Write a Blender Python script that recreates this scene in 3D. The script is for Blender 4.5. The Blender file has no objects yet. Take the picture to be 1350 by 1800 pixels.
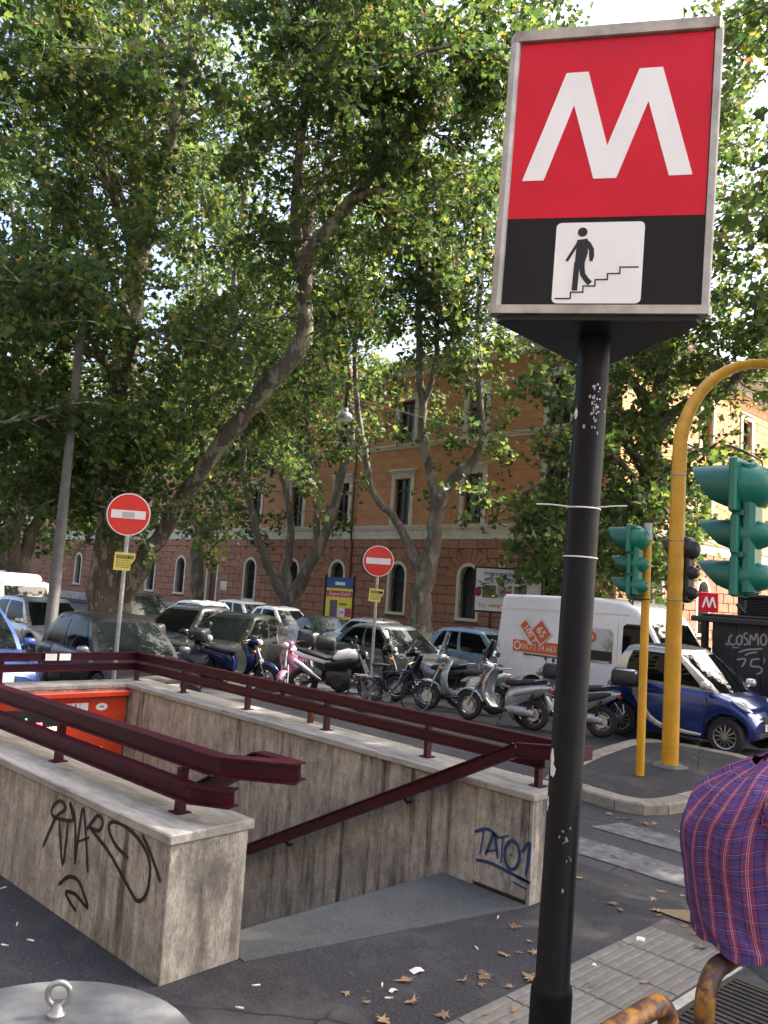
import bpy, bmesh, math, random
import numpy as np
from mathutils import Vector, Matrix

R = math.radians
rnd = random.Random(11)
scene = bpy.context.scene
COL = scene.collection

# ------------------------------------------------------------------ camera
# street frame: x runs along the street, y across it towards the long building, z up; pavement at z = 0
cam_data = bpy.data.cameras.new('camera')
cam = bpy.data.objects.new('camera', cam_data)
COL.objects.link(cam)
cam_data.sensor_fit = 'VERTICAL'
cam_data.sensor_height = 36.0
cam_data.lens = 28.6
cam_data.clip_start = 0.05
cam_data.clip_end = 2000.0
_p, _roll = math.atan(138.0 / 1430.0), 0.065
_h = Vector((-0.7239, 0.6899, 0.0))                     # where the camera looks, on plan
_fw = (_h * math.cos(_p) + Vector((0, 0, math.sin(_p)))).normalized()
_ri = _fw.cross(Vector((0, 0, 1))).normalized()
_up = _ri.cross(_fw)
_r2 = _ri * math.cos(_roll) + _up * math.sin(_roll)
_u2 = _up * math.cos(_roll) - _ri * math.sin(_roll)
_m = Matrix((_r2, _u2, -_fw)).transposed().to_4x4()
_m.translation = Vector((0, 0, 2.15))
cam.matrix_world = _m
scene.camera = cam

# ------------------------------------------------------------------ sky, sun, exposure
SUN_AZ = math.atan2(0.50, 0.866)                          # clockwise from +y
SUN_EL = R(46)
world = bpy.data.worlds.new('World')
scene.world = world
world.use_nodes = True
wn = world.node_tree.nodes
sky = wn.new('ShaderNodeTexSky')
sky.sky_type = 'NISHITA'
sky.sun_disc = False
sky.sun_elevation = SUN_EL
sky.sun_rotation = SUN_AZ
sky.air_density = 1.0
sky.dust_density = 7.5
sky.ozone_density = 1.0
bg = wn['Background']
bg.inputs['Strength'].default_value = 0.15
world.node_tree.links.new(sky.outputs[0], bg.inputs['Color'])
sl = bpy.data.lights.new('sun', 'SUN')
sl.energy = 3.5
sl.angle = R(0.55)
sl.color = (1.0, 0.93, 0.82)
sun = bpy.data.objects.new('sun', sl)
COL.objects.link(sun)
_sd = Vector((math.sin(SUN_AZ) * math.cos(SUN_EL), math.cos(SUN_AZ) * math.cos(SUN_EL), math.sin(SUN_EL)))
sun.rotation_euler = (-_sd).to_track_quat('-Z', 'Y').to_euler()
sun.location = (30, 25, 40)
vs = scene.view_settings
vs.view_transform = 'Standard'
vs.look = 'None'
vs.exposure = 2.05
vs.gamma = 1.0
vs.use_curve_mapping = False
vs.use_white_balance = True                              # the phone's balance for open shade
vs.white_balance_temperature = 6600
vs.white_balance_tint = 11
scene.cycles.max_bounces = 8
scene.cycles.transparent_max_bounces = 12
scene.cycles.sample_clamp_indirect = 6.0
scene.cycles.use_denoising = True

# ------------------------------------------------------------------ mesh helpers
class MB:
    """Collects faces; build() links them as one mesh object."""
    def __init__(s):
        s.v, s.f, s.m = [], [], []
    def add(s, verts, faces, m=0):
        o = len(s.v)
        s.v.extend([tuple(v) for v in verts])
        s.f.extend([tuple(i + o for i in f) for f in faces])
        s.m.extend([m] * len(faces))
        return s
    def box(s, c, size, rot=None, m=0):
        hx, hy, hz = size[0] / 2, size[1] / 2, size[2] / 2
        vs_ = [Vector((x, y, z)) for x in (-hx, hx) for y in (-hy, hy) for z in (-hz, hz)]
        if rot is not None:
            vs_ = [rot @ v for v in vs_]
        c = Vector(c)
        return s.add([c + v for v in vs_], [(0, 1, 3, 2), (4, 6, 7, 5), (0, 4, 5, 1), (2, 3, 7, 6), (0, 2, 6, 4), (1, 5, 7, 3)], m)
    def box2(s, a, b, m=0):
        return s.box([(a[i] + b[i]) / 2 for i in range(3)], [abs(b[i] - a[i]) for i in range(3)], None, m)
    def bbox2(s, a, b, e=0.006, m=0):
        """box with chamfered vertical and top edges"""
        x0, x1 = sorted((a[0], b[0])); y0, y1 = sorted((a[1], b[1])); z0, z1 = sorted((a[2], b[2]))
        def ring(i, z):
            return [(x0 + i, y0 + i + e, z), (x0 + i + e, y0 + i, z), (x1 - i - e, y0 + i, z), (x1 - i, y0 + i + e, z),
                    (x1 - i, y1 - i - e, z), (x1 - i - e, y1 - i, z), (x0 + i + e, y1 - i, z), (x0 + i, y1 - i - e, z)]
        rings = [ring(e, z0), ring(0, z0 + e), ring(0, z1 - e), ring(e, z1)]
        return s.loft(rings, True, True, True, m)
    def beam(s, p, q, w, h, up=(0, 0, 1), m=0):
        """bar of rectangular section from p to q, w across, h along up"""
        p, q = Vector(p), Vector(q)
        d = (q - p).normalized()
        side = d.cross(Vector(up))
        if side.length < 1e-5:
            side = d.cross(Vector((1, 0, 0)))
        side.normalize()
        u = side.cross(d).normalized()
        vs_ = []
        for base in (p, q):
            for sx, sz in ((-1, -1), (1, -1), (1, 1), (-1, 1)):
                vs_.append(base + side * (sx * w / 2) + u * (sz * h / 2))
        return s.add(vs_, [(3, 2, 1, 0), (4, 5, 6, 7), (0, 1, 5, 4), (1, 2, 6, 5), (2, 3, 7, 6), (3, 0, 4, 7)], m)
    def loft(s, rings, closed=True, cap0=True, cap1=True, m=0):
        n = len(rings[0])
        vs_ = [v for r in rings for v in r]
        fs = []
        for i in range(len(rings) - 1):
            for j in range(n if closed else n - 1):
                k = (j + 1) % n
                fs.append((i * n + j, i * n + k, (i + 1) * n + k, (i + 1) * n + j))
        if cap0:
            fs.append(tuple(range(n))[::-1])
        if cap1:
            fs.append(tuple((len(rings) - 1) * n + j for j in range(n)))
        return s.add(vs_, fs, m)
    def tube(s, pts, rad, n=8, m=0, caps=True):
        pts = [Vector(p) for p in pts]
        if not hasattr(rad, '__len__'):
            rad = [rad] * len(pts)
        rings, prev = [], None
        for i, p in enumerate(pts):
            d = (pts[min(i + 1, len(pts) - 1)] - pts[max(i - 1, 0)])
            d = d.normalized() if d.length > 1e-9 else Vector((0, 0, 1))
            if prev is None:
                a = d.orthogonal().normalized()
            else:
                a = (prev - d * prev.dot(d))
                a = a.normalized() if a.length > 1e-6 else d.orthogonal().normalized()
            prev = a
            b = d.cross(a)
            rings.append([p + (a * math.cos(t) + b * math.sin(t)) * rad[i] for t in [2 * math.pi * k / n for k in range(n)]])
        return s.loft(rings, True, caps, caps, m)
    def lathe(s, prof, c=(0, 0, 0), axis='z', n=20, m=0, caps=True):
        """prof: (radius, height) pairs along the axis"""
        rings = []
        for r_, h_ in prof:
            ring = []
            for k in range(n):
                t = 2 * math.pi * k / n
                x, y = r_ * math.cos(t), r_ * math.sin(t)
                v = {'z': (x, y, h_), 'y': (y, h_, x), 'x': (h_, x, y)}[axis]
                ring.append((c[0] + v[0], c[1] + v[1], c[2] + v[2]))
            rings.append(ring)
        return s.loft(rings, True, caps, caps, m)
    def torus(s, c, R0, r0, axis='y', n=24, k=8, m=0, flat=1.0):
        rings = []
        for i in range(n):
            t = 2 * math.pi * i / n
            ring = []
            for j in range(k):
                u = 2 * math.pi * j / k
                rr, hh = R0 + r0 * math.cos(u), r0 * math.sin(u) * flat
                x, y = rr * math.cos(t), rr * math.sin(t)
                v = {'z': (x, y, hh), 'y': (y, hh, x), 'x': (hh, x, y)}[axis]
                ring.append((c[0] + v[0], c[1] + v[1], c[2] + v[2]))
            rings.append(ring)
        rings.append(rings[0])
        return s.loft(rings, True, False, False, m)
    def se(s, secs, n=16, m=0, caps=True, ax='x'):
        """loft of superellipse sections along x: (x, yc, zc, half width, half height, exponent)"""
        rings = []
        for (x, yc, zc, hw, hh, e) in secs:
            ring = []
            for k in range(n):
                t = 2 * math.pi * k / n
                c_, s_ = math.cos(t), math.sin(t)
                y = hw * math.copysign(abs(c_) ** (2 / e), c_)
                z = hh * math.copysign(abs(s_) ** (2 / e), s_)
                ring.append((x, yc + y, zc + z) if ax == 'x' else ((yc + y, zc + z, x) if ax == 'z' else (yc + y, x, zc + z)))
            rings.append(ring)
        return s.loft(rings, True, caps, caps, m)
    def prism(s, poly, depth, frame, m=0):
        """polygon in a plane: frame = (origin, u, v); extruded by depth along u x v"""
        o, u, v = [Vector(t) for t in frame]
        w = u.cross(v).normalized()
        a = [o + u * x + v * y for x, y in poly]
        b = [p + w * depth for p in a]
        n = len(poly)
        fs = [tuple(range(n))[::-1], tuple(range(n, 2 * n))]
        for i in range(n):
            j = (i + 1) % n
            fs.append((i, j, n + j, n + i))
        return s.add(a + b, fs, m)
    def build(s, name, mats, parent=None, smooth=None, loc=None, fix=True):
        me = bpy.data.meshes.new(name)
        me.from_pydata(s.v, [], s.f)
        if not isinstance(mats, (list, tuple)):
            mats = [mats]
        for mm in mats:
            me.materials.append(mm)
        if len(mats) > 1:
            me.polygons.foreach_set('material_index', s.m)
        if fix and len(s.f) < 60000:
            bm = bmesh.new(); bm.from_mesh(me)
            bmesh.ops.recalc_face_normals(bm, faces=bm.faces)
            bm.to_mesh(me); bm.free()
        if smooth is not None:
            me.polygons.foreach_set('use_smooth', [True] * len(me.polygons))
            try:
                me.set_sharp_from_angle(angle=R(smooth))
            except Exception:
                pass
        me.update()
        return link(name, me, parent, loc)

def link(name, data, parent=None, loc=None):
    o = bpy.data.objects.new(name, data)
    COL.objects.link(o)
    if parent is not None:
        o.parent = parent
    if loc is not None:
        o.location = loc
    return o

def tag(o, label=None, cat=None, group=None, kind=None):
    if label: o['label'] = label
    if cat: o['category'] = cat
    if group: o['group'] = group
    if kind: o['kind'] = kind
    return o

def thing(name, label, cat, loc=(0, 0, 0), rz=0.0, group=None):
    o = link(name, None, None, loc)
    o.rotation_euler = (0, 0, rz)
    o.empty_display_size = 0.2
    return tag(o, label, cat, group)

def copy_tree(o, parent=None):
    c = o.copy()
    COL.objects.link(c)
    c.parent = parent
    for ch in list(o.children):
        copy_tree(ch, c)
    return c

def smooth_line(pts, k=5):
    """Catmull-Rom through points of any dimension"""
    P = [np.array(p, float) for p in pts]
    if len(P) < 3:
        return P
    out = []
    for i in range(len(P) - 1):
        p0 = P[max(i - 1, 0)]; p1 = P[i]; p2 = P[i + 1]; p3 = P[min(i + 2, len(P) - 1)]
        for j in range(k):
            t = j / k
            out.append(0.5 * ((2 * p1) + (-p0 + p2) * t + (2 * p0 - 5 * p1 + 4 * p2 - p3) * t * t + (-p0 + 3 * p1 - 3 * p2 + p3) * t ** 3))
    out.append(P[-1])
    return out

def ribbon(mb, pts, w, frame, thick=0.0015, k=5, m=0, taper=True):
    """painted stroke lying in a plane"""
    o, u, v = [Vector(t) for t in frame]
    nrm = u.cross(v).normalized()
    L = smooth_line(pts, k)
    rows = []
    for i, p in enumerate(L):
        d = L[min(i + 1, len(L) - 1)] - L[max(i - 1, 0)]
        l = math.hypot(d[0], d[1]) or 1
        nx, ny = -d[1] / l, d[0] / l
        ww = w / 2
        if taper and i in (0, len(L) - 1):
            ww *= 0.55
        c = o + u * p[0] + v * p[1] + nrm * thick
        rows.append((c + (u * nx + v * ny) * ww, c - (u * nx + v * ny) * ww))
    vs_ = [q for r_ in rows for q in r_]
    fs = [(2 * i, 2 * i + 1, 2 * i + 3, 2 * i + 2) for i in range(len(rows) - 1)]
    mb.add(vs_, fs, m)

def text_mesh(body, size, frame, name, mat, parent, align='CENTER', extrude=0.0, sx=1.0, shear=0.0, off=0.0):
    """lettering as flat mesh; frame = (origin, u, v)"""
    cu = bpy.data.curves.new(name, 'FONT')
    cu.body = body; cu.size = size; cu.align_x = align; cu.align_y = 'CENTER'
    cu.extrude = extrude; cu.shear = shear; cu.offset = off; cu.resolution_u = 2
    tmp = bpy.data.objects.new(name + '_tmp', cu)
    me = bpy.data.meshes.new_from_object(tmp)
    bpy.data.objects.remove(tmp); bpy.data.curves.remove(cu)
    o, u, v = [Vector(t) for t in frame]
    u.normalize(); v.normalize()
    w = u.cross(v)
    for vt in me.vertices:
        c = vt.co.copy()
        vt.co = o + u * (c.x * sx) + v * c.y + w * c.z
    me.materials.clear(); me.materials.append(mat)
    me.name = name
    return link(name, me, parent)

# ------------------------------------------------------------------ materials
MAT = {}
def mat(name, base, rough=0.6, metal=0.0, var=0.0, scale=4.0, bump=0.0, bscale=40.0, spec=0.5, coat=0.0, orand=0.0,
        alt=None, altscale=1.5, altlo=0.5, altwidth=0.12, stretch=(1, 1, 1), alpha=1.0, transmission=0.0, emit=None, estr=0.0, rvar=0.0, detail=5.0):
    m = bpy.data.materials.new(name)
    m.use_nodes = True
    nt = m.node_tree; N = nt.nodes; Lk = nt.links
    b = N['Principled BSDF']
    b.inputs['Roughness'].default_value = rough
    b.inputs['Metallic'].default_value = metal
    b.inputs['Specular IOR Level'].default_value = spec
    b.inputs['Coat Weight'].default_value = coat
    b.inputs['Coat Roughness'].default_value = 0.06
    b.inputs['Alpha'].default_value = alpha
    b.inputs['Transmission Weight'].default_value = transmission
    if emit:
        b.inputs['Emission Color'].default_value = (*emit, 1)
        b.inputs['Emission Strength'].default_value = estr
    tc = N.new('ShaderNodeTexCoord')
    mp = N.new('ShaderNodeMapping')
    mp.inputs['Scale'].default_value = stretch
    Lk.new(tc.outputs['Object'], mp.inputs['Vector'])
    col = None
    def noise(sc, det=detail, rgh=0.6):
        n_ = N.new('ShaderNodeTexNoise'); n_.inputs['Scale'].default_value = sc; n_.inputs['Detail'].default_value = det
        n_.inputs['Roughness'].default_value = rgh
        Lk.new(mp.outputs[0], n_.inputs['Vector'])
        return n_.outputs['Fac']
    def ramp(src, lo, hi, c0, c1):
        r_ = N.new('ShaderNodeValToRGB'); r_.color_ramp.elements[0].position = lo; r_.color_ramp.elements[1].position = hi
        r_.color_ramp.elements[0].color = (*c0, 1); r_.color_ramp.elements[1].color = (*c1, 1)
        Lk.new(src, r_.inputs[0]); return r_.outputs[0]
    if var > 0:
        c0 = tuple(max(0, c * (1 - var)) for c in base); c1 = tuple(min(1, c * (1 + var)) for c in base)
        col = ramp(noise(scale), 0.32, 0.68, c0, c1)
    if alt is not None:
        f = noise(altscale, 8.0, 0.65)
        mm = N.new('ShaderNodeMix'); mm.data_type = 'RGBA'
        Lk.new(ramp(f, altlo, altlo + altwidth, (0, 0, 0), (1, 1, 1)), mm.inputs['Factor'])
        if col is not None: Lk.new(col, mm.inputs['A'])
        else: mm.inputs['A'].default_value = (*base, 1)
        mm.inputs['B'].default_value = (*alt, 1)
        col = mm.outputs['Result']
    if orand > 0:
        oi = N.new('ShaderNodeObjectInfo')
        mr = N.new('ShaderNodeMapRange'); mr.inputs['To Min'].default_value = 1 - orand; mr.inputs['To Max'].default_value = 1 + orand
        Lk.new(oi.outputs['Random'], mr.inputs['Value'])
        hs = N.new('ShaderNodeHueSaturation')
        Lk.new(mr.outputs[0], hs.inputs['Value'])
        if col is not None: Lk.new(col, hs.inputs['Color'])
        else: hs.inputs['Color'].default_value = (*base, 1)
        col = hs.outputs[0]
    if col is not None: Lk.new(col, b.inputs['Base Color'])
    else: b.inputs['Base Color'].default_value = (*base, 1)
    if rvar > 0:
        mr = N.new('ShaderNodeMapRange'); mr.inputs['To Min'].default_value = max(0, rough - rvar); mr.inputs['To Max'].default_value = min(1, rough + rvar)
        Lk.new(noise(scale * 1.7), mr.inputs['Value']); Lk.new(mr.outputs[0], b.inputs['Roughness'])
    if bump > 0:
        bp = N.new('ShaderNodeBump'); bp.inputs['Strength'].default_value = 0.6; bp.inputs['Distance'].default_value = bump
        Lk.new(noise(bscale), bp.inputs['Height']); Lk.new(bp.outputs[0], b.inputs['Normal'])
    MAT[name] = m
    return m

def nodes_of(m):
    return m.node_tree.nodes, m.node_tree.links, m.node_tree.nodes['Principled BSDF']

mat('asphalt_walk', (0.043, 0.042, 0.047), 0.9, var=0.45, scale=55, bump=0.004, bscale=150, alt=(0.082, 0.079, 0.078), altscale=1.3, altlo=0.50, altwidth=0.16, spec=0.22)
mat('asphalt_road', (0.050, 0.050, 0.055), 0.88, var=0.4, scale=45, bump=0.004, bscale=150, alt=(0.078, 0.076, 0.077), altscale=0.5, altlo=0.48, altwidth=0.22, spec=0.3)
mat('road_paint', (0.15, 0.15, 0.152), 0.85, var=0.35, scale=9, alt=(0.062, 0.061, 0.064), altscale=8, altlo=0.44, altwidth=0.22)
mat('road_paint_yellow', (0.20, 0.15, 0.07), 0.8, var=0.3, scale=9, alt=(0.09, 0.085, 0.08), altscale=9, altlo=0.50, altwidth=0.16)
mat('granite', (0.068, 0.072, 0.074), 0.85, var=0.35, scale=60, bump=0.001, bscale=120, alt=(0.10, 0.10, 0.095), altscale=2.0, altlo=0.5, altwidth=0.2)
mat('kerb_stone', (0.25, 0.225, 0.185), 0.85, var=0.25, scale=12, bump=0.004, bscale=35, alt=(0.15, 0.135, 0.11), altscale=3, altlo=0.55, orand=0.12)
mat('tile_grey', (0.165, 0.158, 0.142), 0.85, var=0.2, scale=20, bump=0.001, bscale=90, alt=(0.13, 0.125, 0.11), altscale=2.5, altlo=0.5, altwidth=0.25, orand=0.1)
mat('marble_line', (0.38, 0.36, 0.31), 0.7, var=0.2, scale=15)
mat('iron_dark', (0.06, 0.055, 0.05), 0.6, 0.7, var=0.3, scale=20, rvar=0.15)
mat('maroon', (0.044, 0.003, 0.012), 0.40, var=0.3, scale=6, spec=0.3, rvar=0.1, bump=0.0006, bscale=30, alt=(0.07, 0.032, 0.022), altscale=7, altlo=0.655, altwidth=0.03)
mat('steel', (0.42, 0.42, 0.42), 0.38, 0.85, var=0.18, scale=14, rvar=0.12)
mat('galvanised', (0.34, 0.35, 0.36), 0.45, 0.75, var=0.25, scale=12, rvar=0.15, alt=(0.20, 0.17, 0.14), altscale=5, altlo=0.64)
mat('black_pole', (0.006, 0.006, 0.008), 0.42, spec=0.16, var=0.4, scale=7, bump=0.0012, bscale=22, rvar=0.15, alt=(0.16, 0.155, 0.15), altscale=11, altlo=0.69, altwidth=0.02)
mat('black_metal', (0.010, 0.010, 0.013), 0.4, spec=0.3, var=0.3, scale=8, rvar=0.12)
mat('sign_red', (0.66, 0.010, 0.032), 0.3, var=0.10, scale=3, spec=0.25)
mat('sign_black', (0.008, 0.009, 0.016), 0.18, spec=0.22)
mat('sign_white', (0.90, 0.89, 0.86), 0.35, var=0.04, scale=4)
mat('sign_frame', (0.42, 0.40, 0.36), 0.5, 0.4, var=0.25, scale=9, rvar=0.12, alt=(0.22, 0.20, 0.18), altscale=7, altlo=0.6, altwidth=0.1)
mat('rust_cap', (0.40, 0.36, 0.30), 0.6, 0.4, var=0.3, scale=10, alt=(0.22, 0.09, 0.035), altscale=6, altlo=0.56)
mat('traffic_red', (0.62, 0.012, 0.008), 0.35, spec=0.5, coat=0.2, var=0.06, scale=5)
mat('traffic_white', (0.72, 0.70, 0.66), 0.4, var=0.06, scale=6)
mat('traffic_grey', (0.42, 0.42, 0.43), 0.5)
mat('sign_back', (0.02, 0.022, 0.03), 0.5)
mat('notice_yellow', (0.70, 0.58, 0.12), 0.7, var=0.08, scale=12)
mat('ink_black', (0.012, 0.012, 0.014), 0.6)
mat('ink_grey', (0.10, 0.09, 0.05), 0.7)
mat('spray_black', (0.014, 0.013, 0.016), 0.55, var=0.3, scale=30)
mat('spray_blue', (0.012, 0.045, 0.14), 0.55, var=0.25, scale=30)
mat('spray_silver', (0.34, 0.35, 0.37), 0.5, 0.2)
mat('yellow_paint', (0.62, 0.31, 0.014), 0.38, var=0.14, scale=5, spec=0.5, coat=0.15, alt=(0.26, 0.13, 0.03), altscale=9, altlo=0.70, altwidth=0.05)
mat('rusty_yellow', (0.30, 0.135, 0.02), 0.5, var=0.35, scale=12, bump=0.002, bscale=40, alt=(0.055, 0.024, 0.018), altscale=6.5, altlo=0.435, altwidth=0.09, rvar=0.15)
mat('green_plastic', (0.006, 0.165, 0.112), 0.34, var=0.15, scale=5, spec=0.5, coat=0.1)
mat('green_dark', (0.005, 0.10, 0.072), 0.4, var=0.15, scale=5)
mat('black_plastic', (0.018, 0.019, 0.022), 0.45, var=0.2, scale=8, orand=0.15)
mat('rubber', (0.016, 0.016, 0.017), 0.75, var=0.25, scale=20)
mat('concrete', (0.13, 0.135, 0.14), 0.85, var=0.22, scale=10, bump=0.002, bscale=60, alt=(0.12, 0.12, 0.115), altscale=2.2, altlo=0.5, altwidth=0.25)
mat('lamppost_paint', (0.115, 0.112, 0.108), 0.6, 0.2, var=0.2, scale=4, alt=(0.22, 0.11, 0.10), altscale=2.2, altlo=0.6, altwidth=0.12)
mat('paper', (0.72, 0.70, 0.66), 0.8, var=0.08, scale=9)
mat('butt', (0.62, 0.40, 0.20), 0.8, var=0.2, scale=30)
mat('dead_leaf', (0.25, 0.155, 0.085), 0.8, var=0.35, scale=9, orand=0.35)
mat('bottle_brown', (0.10, 0.03, 0.012), 0.12, spec=0.6)
mat('soil', (0.045, 0.036, 0.028), 0.95, var=0.3, scale=8, bump=0.02, bscale=12)

def cracks(name, sc, width, dark, amt):
    m = MAT[name]; N, Lk, b = nodes_of(m)
    src = b.inputs['Base Color'].links[0].from_socket
    tc = N.new('ShaderNodeTexCoord'); nz = N.new('ShaderNodeTexNoise'); nz.inputs['Scale'].default_value = sc * 3; nz.inputs['Detail'].default_value = 4
    Lk.new(tc.outputs['Object'], nz.inputs['Vector'])
    mx = N.new('ShaderNodeMix'); mx.data_type = 'RGBA'; mx.inputs['Factor'].default_value = 0.12; Lk.new(tc.outputs['Object'], mx.inputs['A']); Lk.new(nz.outputs['Color'], mx.inputs['B'])
    vo = N.new('ShaderNodeTexVoronoi'); vo.feature = 'DISTANCE_TO_EDGE'; vo.inputs['Scale'].default_value = sc; Lk.new(mx.outputs['Result'], vo.inputs['Vector'])
    r_ = N.new('ShaderNodeValToRGB'); r_.color_ramp.elements[0].position = 0.0; r_.color_ramp.elements[1].position = width
    r_.color_ramp.elements[0].color = (amt, amt, amt, 1); r_.color_ramp.elements[1].color = (0, 0, 0, 1); Lk.new(vo.outputs['Distance'], r_.inputs[0])
    n2 = N.new('ShaderNodeTexNoise'); n2.inputs['Scale'].default_value = 0.8; Lk.new(tc.outputs['Object'], n2.inputs['Vector'])
    r2 = N.new('ShaderNodeValToRGB'); r2.color_ramp.elements[0].position = 0.47; r2.color_ramp.elements[1].position = 0.56; Lk.new(n2.outputs['Fac'], r2.inputs[0])
    mm = N.new('ShaderNodeMath'); mm.operation = 'MULTIPLY'; Lk.new(r_.outputs[0], mm.inputs[0]); Lk.new(r2.outputs[0], mm.inputs[1])
    o = N.new('ShaderNodeMix'); o.data_type = 'RGBA'; Lk.new(mm.outputs[0], o.inputs['Factor']); Lk.new(src, o.inputs['A']); o.inputs['B'].default_value = (*dark, 1)
    # pale gum spots
    v2 = N.new('ShaderNodeTexVoronoi'); v2.inputs['Scale'].default_value = 4.5; Lk.new(tc.outputs['Object'], v2.inputs['Vector'])
    r3 = N.new('ShaderNodeValToRGB'); r3.color_ramp.elements[0].position = 0.055; r3.color_ramp.elements[1].position = 0.075; r3.color_ramp.elements[0].color = (.55, .55, .55, 1); r3.color_ramp.elements[1].color = (0, 0, 0, 1); Lk.new(v2.outputs['Distance'], r3.inputs[0])
    o2 = N.new('ShaderNodeMix'); o2.data_type = 'RGBA'; Lk.new(r3.outputs[0], o2.inputs['Factor']); Lk.new(o.outputs['Result'], o2.inputs['A']); o2.inputs['B'].default_value = (0.11, 0.107, 0.10, 1)
    Lk.new(o2.outputs['Result'], b.inputs['Base Color'])
cracks('asphalt_walk', 0.9, 0.012, (0.012, 0.012, 0.012), 0.9)
cracks('asphalt_road', 0.5, 0.010, (0.014, 0.014, 0.014), 0.8)
# ------------------------------------------------------------------ travertine
def travertine(name, base, dark, stain, lo=0.50, plo=0.38):
    m = mat(name, base, 0.72, bump=0.0025, bscale=26, stretch=(1, 1, 0.22))
    N, Lk, b = nodes_of(m)
    tc = N.new('ShaderNodeTexCoord')
    def nz(sc, stretch, det=6):
        mp = N.new('ShaderNodeMapping'); mp.inputs['Scale'].default_value = stretch
        Lk.new(tc.outputs['Object'], mp.inputs['Vector'])
        n_ = N.new('ShaderNodeTexNoise'); n_.inputs['Scale'].default_value = sc; n_.inputs['Detail'].default_value = det
        n_.inputs['Roughness'].default_value = 0.62
        Lk.new(mp.outputs[0], n_.inputs['Vector']); return n_.outputs['Fac']
    def ramp(src, stops):
        r_ = N.new('ShaderNodeValToRGB')
        els = r_.color_ramp.elements
        while len(els) < len(stops): els.new(0.5)
        for e, (p, c) in zip(els, stops): e.position = p; e.color = (*c, 1)
        Lk.new(src, r_.inputs[0]); return r_.outputs[0]
    def mix(f, a, c, mode='MIX'):
        x = N.new('ShaderNodeMix'); x.data_type = 'RGBA'; x.blend_type = mode
        if isinstance(f, float): x.inputs['Factor'].default_value = f
        else: Lk.new(f, x.inputs['Factor'])
        for k, s_ in (('A', a), ('B', c)):
            if isinstance(s_, tuple): x.inputs[k].default_value = (*s_, 1)
            else: Lk.new(s_, x.inputs[k])
        return x.outputs['Result']
    veins = ramp(nz(20, (1, 1, 0.13), 9), [(0.30, dark), (0.47, base), (0.74, tuple(min(1, c * 1.22) for c in base))])
    cloud = ramp(nz(2.6, (1, 1, 0.8), 9), [(0.34, (0.62, 0.61, 0.60)), (0.52, (0.98, 0.97, 0.95)), (0.68, (1.12, 1.10, 1.06))])
    c = mix(1.0, veins, cloud, 'MULTIPLY')
    streak = ramp(nz(9, (1, 1, 0.09), 10), [(lo, (0, 0, 0)), (lo + 0.15, (0.9, 0.9, 0.9))])
    patch = ramp(nz(0.9, (1, 1, 0.5), 4), [(plo, (0, 0, 0)), (plo + 0.16, (1, 1, 1))])
    f = mix(1.0, streak, patch, 'MULTIPLY')
    c = mix(f, c, stain)
    pits = ramp(nz(75, (1, 1, 0.3), 4), [(0.57, (0, 0, 0)), (0.66, (0.8, 0.8, 0.8))])
    c = mix(pits, c, tuple(x * 0.45 for x in base))
    c = mix(1.0, c, ramp(nz(95, (1, 1, 0.35), 8), [(0.3, (0.62, 0.61, 0.60)), (0.5, (1.0, 1.0, 1.0)), (0.72, (1.28, 1.26, 1.22))]), 'MULTIPLY')
    c = mix(1.0, c, ramp(nz(13, (1, 1, 0.55), 8), [(0.34, (0.70, 0.69, 0.69)), (0.62, (1.1, 1.09, 1.07))]), 'MULTIPLY')
    Lk.new(c, b.inputs['Base Color'])
    return m
travertine('travertine', (0.390, 0.362, 0.318), (0.27, 0.243, 0.207), (0.050, 0.047, 0.042))
travertine('travertine_stained', (0.39, 0.362, 0.318), (0.265, 0.24, 0.205), (0.032, 0.030, 0.027), 0.50, 0.38)
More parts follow.
